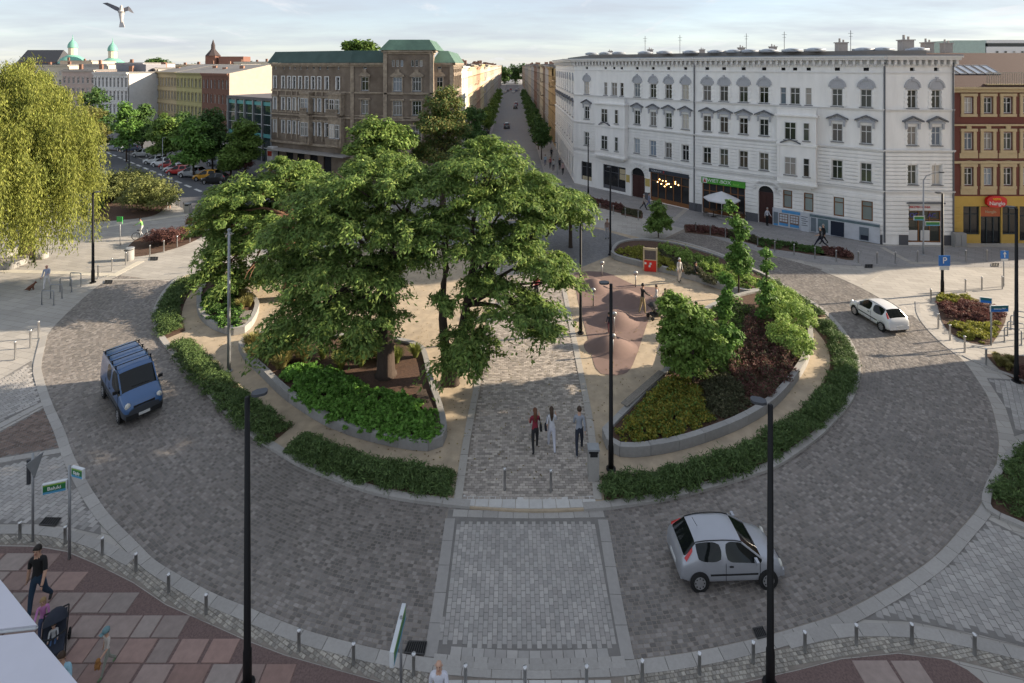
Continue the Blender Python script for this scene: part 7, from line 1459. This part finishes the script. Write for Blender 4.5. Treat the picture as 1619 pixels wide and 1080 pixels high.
# ------------------------------------------------------------------ people
SKIN = mat('skin', (.5, .3, .21), .6, .08, 6); SKINB = mat('pink skin', (.55, .31, .23), .6, .08, 6)
HAIR = {'brown': (.05, .028, .016), 'dark': (.018, .013, .01), 'blond': (.3, .2, .09), 'grey': (.32, .31, .3), 'white': (.5, .49, .47), 'auburn': (.12, .045, .02)}
import bmesh as BME
HANDS = {}
def cloth(c): return mat('cloth %.2f %.2f %.2f' % tuple(c), c, .85, .12, 7)
def rotx(v, a):                 # swing forward (+y) by a
    c, s = math.cos(a), math.sin(a); return Vector((v.x, v.y * c - v.z * s, v.y * s + v.z * c))
def person(label, loc, hd, top, bottom, hair='brown', hgt=1.72, legs=(22, -18), knees=(8, 25), arms=(-18, 20), elb=(20, 25), out=(8, 8), sit=False, sleeve='long', hairl='short', shoe=(.03, .03, .03), skin=None, lean=0, skirt=None, group=None, cap=None, bag=None, fingers=True, child=False, shorts=False, looks=0.0, name='person'):
    o = empty(name, loc, rad(hd), label, 'person', group); s = hgt / 1.75; o.scale = (s * .97, s * .97, s)
    skin = skin or SKIN
    hipz = .48 if sit else .93
    J = {}; E_ = []; Rr = {}
    def j(n, p, r): J[n] = Vector(p); Rr[n] = r
    tl = rad(lean); sp = lambda y, z: (0, y + math.sin(tl) * (z - hipz), hipz + (z - hipz) * math.cos(tl))
    k = .9 if child else 1.0
    j('pelvis', (0, 0, hipz), .125 * k); j('waist', sp(0, hipz + .2), .11 * k); j('chest', sp(.0, hipz + .4), .135 * k); j('neck', sp(.01, hipz + .57), .052); j('head', sp(.03, hipz + .7), .088 if not child else .105); j('crown', sp(.03, hipz + .79), .07 if not child else .085)
    ch = [('pelvis', 'waist', 't'), ('waist', 'chest', 't'), ('chest', 'neck', 's'), ('neck', 'head', 's'), ('head', 'crown', 's')]
    for q, sg in enumerate((1, -1)):
        n = 'LR'[q]
        sh = J['chest'] + Vector((sg * .165, 0, .085)); j('sh' + n, sh, .064 * k)
        up = rotx(Vector((sg * math.sin(rad(out[q])), 0, -math.cos(rad(out[q])))) * .29, rad(arms[q])); el = sh + up; j('el' + n, el, .049 * k)
        fo = rotx(Vector((sg * math.sin(rad(out[q])) * .4, 0, -1)) * .25, rad(arms[q] + elb[q])); wr = el + fo; j('wr' + n, wr, .036 * k); j('ha' + n, wr + fo.normalized() * .075, .036 * k)
        ch += [('chest', 'sh' + n, 't'), ('sh' + n, 'el' + n, 't'), ('el' + n, 'wr' + n, 't' if sleeve == 'long' else 's'), ('wr' + n, 'ha' + n, 's')]
        hp = Vector((sg * .085, 0, hipz - .06)); j('hp' + n, hp, .1 * k)
        a = rad(85) if sit else rad(legs[q]); th_ = rotx(Vector((sg * .02, 0, -.42)), a); kn = hp + th_; j('kn' + n, kn, .068 * k)
        b_ = a - (rad(85) if sit else rad(knees[q])); shn = rotx(Vector((0, 0, -.41)), b_); an = kn + shn; j('an' + n, an, .047 * k); j('to' + n, an + rotx(Vector((sg * .02, .15, -.045)), b_ * .6), .04 * k)
        ch += [('pelvis', 'hp' + n, 'b'), ('hp' + n, 'kn' + n, 'b'), ('kn' + n, 'an' + n, 's' if shorts else 'b'), ('an' + n, 'to' + n, 'f')]
    lo = min(J['toL'].z - Rr['toL'], J['toR'].z - Rr['toR'], J['anL'].z - .06, J['anR'].z - .06)
    if not sit:
        for n in J: J[n].z -= lo
    names = list(J); idx = {n: i for i, n in enumerate(names)}
    me = bpy.data.meshes.new('body'); me.from_pydata([J[n] for n in names], [(idx[a], idx[b]) for a, b, _ in ch], [])
    ob = bpy.data.objects.new('tmp', me); md = ob.modifiers.new('s', 'SKIN'); md.use_smooth_shade = True
    for i, n in enumerate(names): v = me.skin_vertices[0].data[i]; v.radius = (Rr[n], Rr[n] * (.78 if n in ('pelvis', 'waist', 'chest') else 1)); v.use_root = n == 'pelvis'
    ob.modifiers.new('u', 'SUBSURF').levels = 1
    m2 = evaluated(ob); bpy.data.meshes.remove(me)
    mt, mbm, msh = cloth(top), cloth(bottom), cloth(shoe)
    for m in (mt, mbm, skin, msh): m2.materials.append(m)
    code = {'t': 0, 'b': 1, 's': 2, 'f': 3}; segs = [(np.array(J[a]), np.array(J[b]), code[c], Rr[a], Rr[b]) for a, b, c in ch]
    C = np.array([p.center[:] for p in m2.polygons]); best = np.full(len(C), 9.0); ix = np.zeros(len(C), int)
    for a, b, c, r0, r1 in segs:
        ab = b - a; t = np.clip(((C - a) @ ab) / (ab @ ab + 1e-9), 0, 1); d = np.linalg.norm(C - a - t[:, None] * ab, axis=1) - (r0 + (r1 - r0) * t)
        k_ = d < best; best[k_] = d[k_]; cc = np.full(len(C), c)
        if c == 2 and sleeve != 'long': pass
        ix[k_] = cc[k_]
    wz = J['pelvis'].z
    tor = (ix == 0) & (C[:, 2] < wz + .04) & (np.abs(C[:, 0]) < .16) & (np.abs(C[:, 1] - J['pelvis'].y) < .2); ix[tor] = 1
    nk = J['neck']; cz = (ix == 2) & (C[:, 2] < nk.z - .05) & (np.abs(C[:, 0]) < .16) & (C[:, 2] > wz + .2); ix[cz] = 0
    m2.polygons.foreach_set('material_index', ix.astype(np.int32)); m2.polygons.foreach_set('use_smooth', [True] * len(m2.polygons)); m2.name = 'body'
    if fingers:
        bm = BME.new(); bm.from_mesh(m2)
        for q, n in enumerate('LR'):
            d = (J['ha' + n] - J['wr' + n]).normalized(); side = Vector((0, 1, 0)); side = (side - d * side.dot(d)).normalized(); nn = d.cross(side)
            fm = MB()
            for f_, (of, ln) in enumerate(((-.027, .055), (-.009, .068), (.009, .065), (.027, .05), (.036, .05))):
                st0 = J['ha' + n] + side * of * .9 + d * .012; dr = d if f_ < 4 else (d * .6 + side * .8).normalized(); cu = nn * (.018 if q == 0 else -.018)
                fm.tube([st0, st0 + dr * ln * .55 + cu * .3, st0 + dr * ln + cu], [.0095, .009, .0065], 5)
            b0 = len(bm.verts); vs = [bm.verts.new(v) for v in fm.v]
            for fc in fm.f:
                nf = bm.faces.new([vs[i] for i in fc]); nf.material_index = 2; nf.smooth = True
        bm.to_mesh(m2); bm.free()
    link('body', m2, o); HANDS[label] = (J['haL'].copy(), J['haR'].copy(), o)
    # head details
    hd_ = J['head']; r_ = Rr['head'] * 1.12; hm = mat('hair ' + hair, HAIR[hair], .6, .2, 20) if hair != 'none' else None; cz_ = (hd_ + J['crown']) / 2
    if hm:
        mb = MB(); n1, n2 = 12, 7; V = []; 
        for a_ in range(n2 + 1):
            ph = math.pi * .62 * a_ / n2
            for b_ in range(n1):
                t = 2 * math.pi * b_ / n1; front = math.sin(t); lim = ph * (1 - .38 * max(0, front)); V.append((cz_.x + r_ * .99 * math.sin(lim) * math.cos(t), cz_.y - .012 + r_ * 1.05 * math.sin(lim) * math.sin(t), cz_.z - .004 + r_ * 1.2 * math.cos(lim)))
        mb.add(V, [(a_ * n1 + b_, a_ * n1 + (b_ + 1) % n1, (a_ + 1) * n1 + (b_ + 1) % n1, (a_ + 1) * n1 + b_)[::-1] for a_ in range(n2) for b_ in range(n1)])
        if hairl in ('long', 'tail'):
            L_ = .42 if hairl == 'long' else .3; w_ = 1.0 if hairl == 'long' else .5
            mb.tube([(0, cz_.y - r_ * .55, cz_.z + .03), (0, cz_.y - r_ * 1.05, cz_.z - .08), (0, cz_.y - r_ * 1.15 - .01, cz_.z - L_ * .55), (0, cz_.y - r_ * 1.1, cz_.z - L_)], [r_ * .8 * w_, r_ * .85 * w_, r_ * .8 * w_, r_ * .3 * w_], 9)
        mb.build('hair', hm, o, True)
    if cap:
        mb = MB(); mb.lathe([(r_ * 1.16, -.02), (r_ * 1.14, .05), (r_ * .8, .1), (0, .125)], 14, (cz_.x, cz_.y, cz_.z + .02)); mb.box((cz_.x, cz_.y + r_ * 1.45, cz_.z + .0), (r_ * 1.5, r_ * 1.0, .014)); mb.build('cap', cloth(cap), o)
    fy = hd_.y + Rr['head'] * .93
    mb = MB(); mb.tube([(0, fy - .01, hd_.z + .03), (0, fy + .018, hd_.z + .0), (0, fy - .005, hd_.z - .015)], [.008, .015, .008], 6); mb.build('nose', skin, o, True)
    for sx in (-1, 1):
        mb = MB(); mb.lathe([(0, -.006), (.011, 0), (0, .006)], 8, (sx * .033, fy - .012, hd_.z + .032), 0, 'y'); mb.build('eye', mat('eye', (.03, .02, .015), .3), o)
        mb = MB(); mb.lathe([(0, -.01), (.02, -.005), (.024, .004), (0, .01)], 8, (sx * Rr['head'] * 1.0, hd_.y, hd_.z + .01), 0, 'x'); mb.build('ear', skin, o)
    mb = MB(); mb.box((0, fy - .012, hd_.z - .04), (.045, .016, .01)); mb.build('mouth', mat('lips', (.35, .12, .1), .5), o)
    if skirt:
        mb = MB(); mb.lathe([(.14, wz + .05 - hipz * 0), (.19, wz - .15), (.25, wz - .42)], 14); mb.build('skirt', cloth(skirt), o)
    if bag:
        side_, c_ = bag; mb = MB(); mb.box((side_ * .25, -.02, wz + .04), (.1, .24, .2), 0, 0, .75); mb.tube([(side_ * .26, -.1, wz + .12), (side_ * .18, -.04, J['chest'].z + .13), (side_ * .24, .08, wz + .12)], .012, 5); mb.build('shoulder_bag', cloth(c_), o)
    return o
def pg(x, y, z=IH): b = G(x, y, z); return (b[0], b[1], z + .012)
WALK = dict(legs=(24, -20), knees=(6, 26), arms=(-20, 22), elb=(15, 25))
person('woman in dark red top and black leggings walking with a handbag', pg(846, 713), 4, (.2, .02, .035), (.02, .02, .022), 'auburn', 1.68, legs=(16, -14), knees=(4, 20), arms=(30, 12), elb=(85, 60), hairl='long', sleeve='short', bag=(1, (.015, .015, .016)), group='three people walking up the path')
person('woman with long dark hair in white trousers and white top', pg(872, 712), 2, (.55, .55, .58), (.5, .5, .55), 'brown', 1.7, legs=(-14, 18), knees=(18, 5), arms=(25, -12), elb=(80, 20), hairl='long', sleeve='short', bag=(-1, (.02, .022, .03)), group='three people walking up the path')
person('person in pale grey hoodie and dark jeans by the litter bin', pg(916, 716), -6, (.27, .29, .33), (.025, .03, .045), 'brown', 1.82, legs=(20, -16), knees=(5, 22), arms=(-14, 18), elb=(20, 30), shoe=(.5, .5, .5), group='three people walking up the path')
person('woman in red top and black trousers under the big crown', pg(848, 476), 180, (.5, .05, .07), (.02, .02, .022), 'brown', 1.7, legs=(8, -6), knees=(4, 8), arms=(15, 15), elb=(70, 75), sleeve='short')
person('man in black jacket and khaki trousers pushing a pram', pg(1016, 497), -72, (.022, .022, .024), (.3, .23, .13), 'dark', 1.85, legs=(10, -8), knees=(4, 10), arms=(38, 38), elb=(28, 28), shoe=(.05, .05, .05))
person('white haired woman in pale jacket by the curved planter', pg(1074, 446), 200, (.48, .46, .44), (.34, .31, .28), 'white', 1.66, legs=(4, -4), knees=(2, 4), arms=(4, 4), elb=(15, 15))
person('woman in black sitting on the wall of the curved planter', (*G(1100, 441, IH), IH), 200, (.015, .015, .016), (.42, .42, .45), 'dark', 1.68, sit=True, arms=(25, 25), elb=(50, 50), hairl='long', shoe=(.05, .05, .05))
person('child in dark clothes beside the disc post', pg(963, 527), 20, (.03, .03, .035), (.1, .03, .04), 'dark', 1.15, legs=(5, -5), knees=(3, 4), arms=(5, 5), shoe=(.5, .5, .5), child=True)
person('person half hidden behind the round maple', pg(1052, 500), 150, (.45, .3, .25), (.3, .3, .32), 'brown', 1.65, legs=(5, -5), knees=(3, 4))
person('person in white glimpsed behind the maple crown', pg(1038, 492), 90, (.5, .48, .46), (.3, .28, .27), 'brown', 1.6, legs=(5, -5), knees=(3, 4))
person('person standing beside the lamp at the tip of the curved planter', pg(960, 378), 160, (.3, .2, .17), (.4, .4, .44), 'brown', 1.75, legs=(5, -5), knees=(3, 4))
person('man in patterned shirt and white trousers walking a dog', pg(74, 458, 0), 200, (.33, .36, .45), (.6, .58, .56), 'none', 1.72, legs=(16, -14), knees=(5, 16), arms=(10, 25), elb=(35, 70), skin=SKINB, shoe=(.04, .04, .04))
person('man in black shirt and white shorts walking away by the bollards', pg(266, 331, 0), 20, (.02, .022, .03), (.6, .6, .6), 'brown', 1.8, legs=(18, -16), knees=(6, 20), arms=(-12, 12), sleeve='short', shorts=True, skin=SKINB)
person('cyclist in green and white beside the plaza bed', (*G(225, 378), .3), 100, (.2, .42, .12), (.5, .5, .5), 'dark', 1.6, legs=(55, 20), knees=(70, 50), arms=(55, 55), elb=(10, 10), lean=15)
person('man in dark vest striding along the poster boards', pg(1297, 391, 0), 80, (.02, .02, .022), (.012, .014, .03), 'grey', 1.85, legs=(34, -32), knees=(4, 22), arms=(-15, 30), elb=(20, 45), sleeve='short')
person('second dark walker behind the man at the poster boards', pg(1302, 386, 0), 80, (.012, .012, .014), (.015, .015, .02), 'grey', 1.75, legs=(-22, 22), knees=(15, 4), arms=(15, -15))
person('person in pale shirt standing in the arched doorway', pg(1213, 357, 0), 200, (.5, .5, .55), (.012, .012, .015), 'grey', 1.7, legs=(3, -3), knees=(2, 2))
person('man in light jacket walking past the arched door', pg(1018, 332, 0), 260, (.38, .34, .32), (.02, .02, .025), 'grey', 1.75, **WALK)
person('man in jeans walking beside the light jacket', pg(1026, 330, 0), 260, (.2, .22, .32), (.12, .15, .28), 'brown', 1.75, **WALK)
for i, (x, y, c, b_, h, lab) in enumerate([(852, 222, (.05, .2, .4), (.02, .02, .03), 0, 'person in blue on the shaded pavement'), (857, 222, (.03, .12, .3), (.02, .02, .02), 180, 'second person in blue on the shaded pavement'), (866, 226, (.02, .02, .022), (.02, .02, .02), 0, 'person in black near the blue pair'), (871, 228, (.03, .02, .02), (.03, .03, .04), 0, 'dark figure beside the house fronts'), (872, 250, (.02, .02, .025), (.02, .02, .02), 180, 'person in black in the middle of the shaded pavement'), (870, 266, (.3, .1, .1), (.03, .03, .04), 0, 'person in dark red on the shaded pavement'), (875, 270, (.5, .5, .5), (.05, .05, .07), 0, 'person in white on the shaded pavement'), (890, 276, (.45, .3, .3), (.02, .02, .02), 180, 'person in pink nearest the tenement corner'), (885, 268, (.02, .02, .02), (.02, .02, .02), 180, 'person in black by the tenement corner'), (862, 262, (.3, .4, .5), (.1, .12, .2), 0, 'person in light blue by the trees'), (846, 190, (.6, .6, .6), (.3, .3, .3), 0, 'tiny figure in white far down the pavement')]):
    person(lab, pg(x, y, .03), h, c, b_, ('brown', 'dark', 'blond')[i % 3], 1.74, group='walkers on the shaded pavement', fingers=False, **WALK)
# family at the bottom left
person('man in black waistcoat and jeans walking at the bottom left', pg(60, 968, .02), 190, (.012, .013, .018), (.02, .045, .08), 'dark', 1.88, legs=(14, -16), knees=(6, 20), arms=(-12, 16), elb=(18, 22), out=(14, 14), sleeve='short', skin=SKIN, looks=20, group='family on the red slabs')
person('small girl in pink jumper reaching for the pushchair', pg(68, 1014, .02), 215, (.5, .2, .42), (.06, .08, .15), 'blond', 1.12, legs=(6, -6), knees=(3, 5), arms=(55, 20), elb=(20, 20), hairl='long', child=True, group='family on the red slabs')
person('small boy with grey cap and teddy walking towards the awning', pg(169, 1062, .02), 155, (.5, .45, .4), (.25, .26, .22), 'brown', 1.12, legs=(-18, 20), knees=(22, 5), arms=(-12, 25), elb=(20, 45), out=(16, 22), sleeve='short', cap=(.14, .24, .26), child=True, shoe=(.12, .2, .1), group='family on the red slabs')
person('woman with tied back hair behind the lower awning', pg(97, 1150, .02), 200, (.3, .5, .6), (.1, .1, .14), 'brown', 1.7, legs=(4, -4), knees=(3, 3), hairl='tail', group='family on the red slabs')
person('bald man in white shirt at the bottom edge by the crossing', pg(694, 1168, .02), 180, (.6, .6, .66), (.03, .04, .1), 'none', 1.8, legs=(8, -8), knees=(4, 8))
hl_, hr_, bo = HANDS['small boy with grey cap and teddy walking towards the awning']; q_ = hr_; sc_ = bo.scale; ca, sa = math.cos(bo.rotation_euler[2]), math.sin(bo.rotation_euler[2]); qx, qy = q_.x * sc_[0], q_.y * sc_[1]; tb = Vector((bo.location[0] + qx * ca - qy * sa, bo.location[1] + qx * sa + qy * ca, bo.location[2] + q_.z * sc_[2])); o = empty('teddy_bear', (tb.x - .02, tb.y - .03, tb.z - .1), 0, 'brown teddy held by the small boy', 'toy'); mb = MB(); M_TED = mat('teddy fur', (.28, .13, .04), .9)
for c_, r_, nm in (((0, 0, 0), .075, 'body'), ((0, 0, .11), .055, 'head')): q = MB(); q.lathe([(0, -r_), (r_ * .7, -r_ * .7), (r_, 0), (r_ * .7, r_ * .7), (0, r_)], 10, c_); q.build(nm, M_TED, o, True)
for c_ in ((.07, 0, .03), (-.07, 0, .03), (.05, -.02, -.09), (-.05, -.02, -.09)): q = MB(); q.tube([(c_[0] * .5, 0, c_[2] * .5), c_], [.03, .028], 7); q.build('limb', M_TED, o, True)
# pushchairs
def pram(lab, x, y, hd, z=.02, hood=(.035, .037, .045), scale=1.0):
    b = G(x, y, z); o = empty('pushchair', (b[0], b[1], z), rad(hd), lab, 'pushchair'); o.scale = (scale,) * 3; mk = cloth(hood)
    for sx, sy, r_ in ((-.26, -.3, .12), (.26, -.3, .12), (-.2, .38, .09), (.2, .38, .09)): w = MB(); w.lathe([(r_ * .6, -.03), (r_, -.02), (r_, .02), (r_ * .6, .03)], 14, (0, 0, 0), 0, 'x'); wo = w.build('wheel', M_TYRE, o, True, (sx, sy, r_)); h_ = MB(); h_.lathe([(0, -.02), (r_ * .55, -.01), (r_ * .55, .01), (0, .02)], 10, (0, 0, 0), 0, 'x'); h_.build('hub', M_HEAD, wo)
    f = MB()
    for sx in (-.24, .24): f.tube([(sx, .38, .1), (sx, .1, .42), (sx, -.3, .12)], .016, 6); f.tube([(sx, .15, .38), (sx, -.3, .7), (sx, -.38, .82)], .014, 6)
    f.tube([(-.24, -.38, .82), (.24, -.38, .82)], .018, 6); q = f.build('frame', M_TRIM, o); q['kind'] = 'stuff'
    s = MB(); s.add([(-.22, .42, .4), (.22, .42, .4), (.22, .05, .46), (-.22, .05, .46), (-.22, -.25, .85), (.22, -.25, .85), (-.22, .42, .32), (.22, .42, .32), (.22, -.02, .38), (-.22, -.02, .38), (-.22, -.32, .82), (.22, -.32, .82)], [(0, 1, 2, 3), (3, 2, 5, 4), (7, 6, 9, 8), (8, 9, 10, 11), (0, 3, 9, 6), (1, 7, 8, 2), (3, 4, 10, 9), (2, 8, 11, 5), (0, 6, 7, 1), (4, 5, 11, 10)]); s.build('seat', mk, o)
    h = MB(); V = []; n1, n2 = 9, 6
    for a in range(n2 + 1):
        for c in range(n1):
            t = math.pi * c / (n1 - 1); p = rad(-60 + 115 * a / n2); V.append((.25 * math.cos(t), -.12 + .3 * math.sin(p) * math.sin(t) , .72 + .3 * math.cos(p) * math.sin(t)))
    h.add(V, [(a * n1 + c, a * n1 + c + 1, (a + 1) * n1 + c + 1, (a + 1) * n1 + c) for a in range(n2) for c in range(n1 - 1)]); h.build('hood', mk, o, True)
    k = MB(); k.box((0, .02, .24), (.4, .5, .16), 0, 0, 1.08); k.build('basket', mk, o); br = MB(); br.tube([(-.23, .12, .62), (0, .26, .64), (.23, .12, .62)], .02, 6); br.build('bar', M_TRIM, o); return o
pm_ = pram('dark pushchair with a baby in front of the girl in pink', 86, 1036, 215, hood=(.03, .032, .045), scale=1.05); pram('dark pram pushed by the man in khaki trousers', 1035, 503, -72, IH)
b = G(86, 1036, .02); person('baby in white jacket sitting in the dark pushchair', (b[0], b[1] - .02, .29), 215, (.5, .5, .5), (.06, .11, .22), 'brown', .8, sit=True, arms=(40, 40), elb=(40, 40), child=True, fingers=False, group='family on the red slabs')
# bicycle
b = G(225, 379); o = empty('bicycle', (b[0], b[1], 0), rad(15), 'bicycle under the green and white cyclist', 'bicycle')
for x_ in (-.5, .5): w = MB(); w.lathe([(.3, -.015), (.34, -.015), (.34, .015), (.3, .015)], 22, (0, 0, 0), 0, 'y'); wo = w.build('wheel', M_TYRE, o, True, (x_, 0, .34)); h_ = MB(); [h_.tube([(0, 0, 0), (.31 * math.cos(k), 0, .31 * math.sin(k))], .004, 4) for k in np.arange(0, 6.28, .63)]; q = h_.build('spokes', M_STEEL, wo); q['kind'] = 'stuff'
f = MB(); [f.tube([a, c], .018, 6) for a, c in (((-.5, 0, .34), (-.1, 0, .32)), ((-.1, 0, .32), (-.25, 0, .85)), ((-.1, 0, .32), (.36, 0, .8)), ((-.2, 0, .75), (.34, 0, .86)), ((.34, 0, .9), (.5, 0, .34)), ((-.5, 0, .34), (-.22, 0, .7)))]; f.build('frame', M_GALV, o); f = MB(); f.tube([(.32, -.28, .98), (.34, 0, .95), (.32, .28, .98)], .015, 6); f.build('handlebar', M_TRIM, o); f = MB(); f.box((-.26, 0, .88), (.26, .14, .06)); f.build('saddle', M_TRIM, o)
# dog and pigeon
def skinmesh(pts, edges, radii, m, sub=1):
    me = bpy.data.meshes.new('body'); me.from_pydata(pts, edges, []); ob = bpy.data.objects.new('tmp', me); ob.modifiers.new('s', 'SKIN').use_smooth_shade = True
    for i, r_ in enumerate(radii): v = me.skin_vertices[0].data[i]; v.radius = (r_, r_) if isinstance(r_, float) else r_; v.use_root = i == 0
    ob.modifiers.new('u', 'SUBSURF').levels = sub; m2 = evaluated(ob); m2.materials.clear(); m2.materials.append(m); m2.polygons.foreach_set('use_smooth', [True] * len(m2.polygons)); return m2
b = G(48, 459); o = empty('dog', (b[0], b[1], 0), rad(25), 'small reddish dog sitting on the sunny plaza', 'dog')
pts = [(-.12, 0, .17), (.05, 0, .26), (.16, 0, .36), (.22, 0, .46), (.28, 0, .5), (.37, 0, .48), (.14, .06, .22), (.17, .06, .04), (.2, .06, .02), (.14, -.06, .22), (.17, -.06, .04), (.2, -.06, .02), (-.14, .08, .12), (.0, .1, .1), (-.06, .09, .03), (.04, .09, .02), (-.14, -.08, .12), (.0, -.1, .1), (-.06, -.09, .03), (.04, -.09, .02), (-.25, 0, .1), (-.36, .03, .06), (.25, .05, .58), (.25, -.05, .58)]
link('body', skinmesh(pts, [(0, 1), (1, 2), (2, 3), (3, 4), (4, 5), (1, 6), (6, 7), (7, 8), (1, 9), (9, 10), (10, 11), (0, 12), (12, 13), (13, 14), (14, 15), (0, 16), (16, 17), (17, 18), (18, 19), (0, 20), (20, 21), (4, 22), (4, 23)], [.11, .11, .09, .06, .06, .03, .035, .022, .022, .035, .022, .022, .06, .04, .025, .02, .06, .04, .025, .02, .03, .015, .018, .018], mat('reddish fur', (.14, .06, .035), .9, .2, 14)), o)
p = at(192, 22, 9.0); o = empty('pigeon', p, rad(10), 'grey and white pigeon flying in the sky at the top left', 'bird'); M_PIG = mat('pigeon white', (.5, .48, .47), .8, .15, 18); M_PIGD = mat('pigeon grey', (.13, .13, .15), .8, .2, 18)
link('body', skinmesh([(0, 0, .0), (0, 0, .08), (.01, -.03, .13), (.03, -.05, .15), (0, 0, -.09), (0, 0, -.16)], [(0, 1), (1, 2), (2, 3), (0, 4), (4, 5)], [.042, .038, .022, .008, .03, .012], M_PIG), o)
for sg, lab in ((-1, 'wing'), (1, 'wing')):
    mb = MB(); w = [(0, 0, .09), (sg * .1, .02, .14), (sg * .24 if sg < 0 else .13, .03, .2 if sg < 0 else .1), (sg * .33 if sg < 0 else .17, .05, .19 if sg < 0 else .02), (sg * .22 if sg < 0 else .14, .03, .13 if sg < 0 else .03), (sg * .1, .01, .06), (0, 0, .03)]; wd = [(x_, y_ + .012, z_) for x_, y_, z_ in w]; n = len(w); mb.add(w + wd, [tuple(range(n)), tuple(range(2 * n - 1, n - 1, -1))] + [(k, n + k, n + (k + 1) % n, (k + 1) % n) for k in range(n)]); mb.build(lab, M_PIGD, o)
mb = MB(); mb.add([(-.02, 0, -.12), (.02, 0, -.12), (.05, .0, -.24), (-.04, .0, -.24), (-.02, .01, -.12), (.02, .01, -.12), (.05, .01, -.24), (-.04, .01, -.24)], [(0, 1, 2, 3), (7, 6, 5, 4), (0, 3, 7, 4), (1, 5, 6, 2), (3, 2, 6, 7)]); mb.build('tail', M_PIG, o)

bpy.data.scenes.remove(TMP)
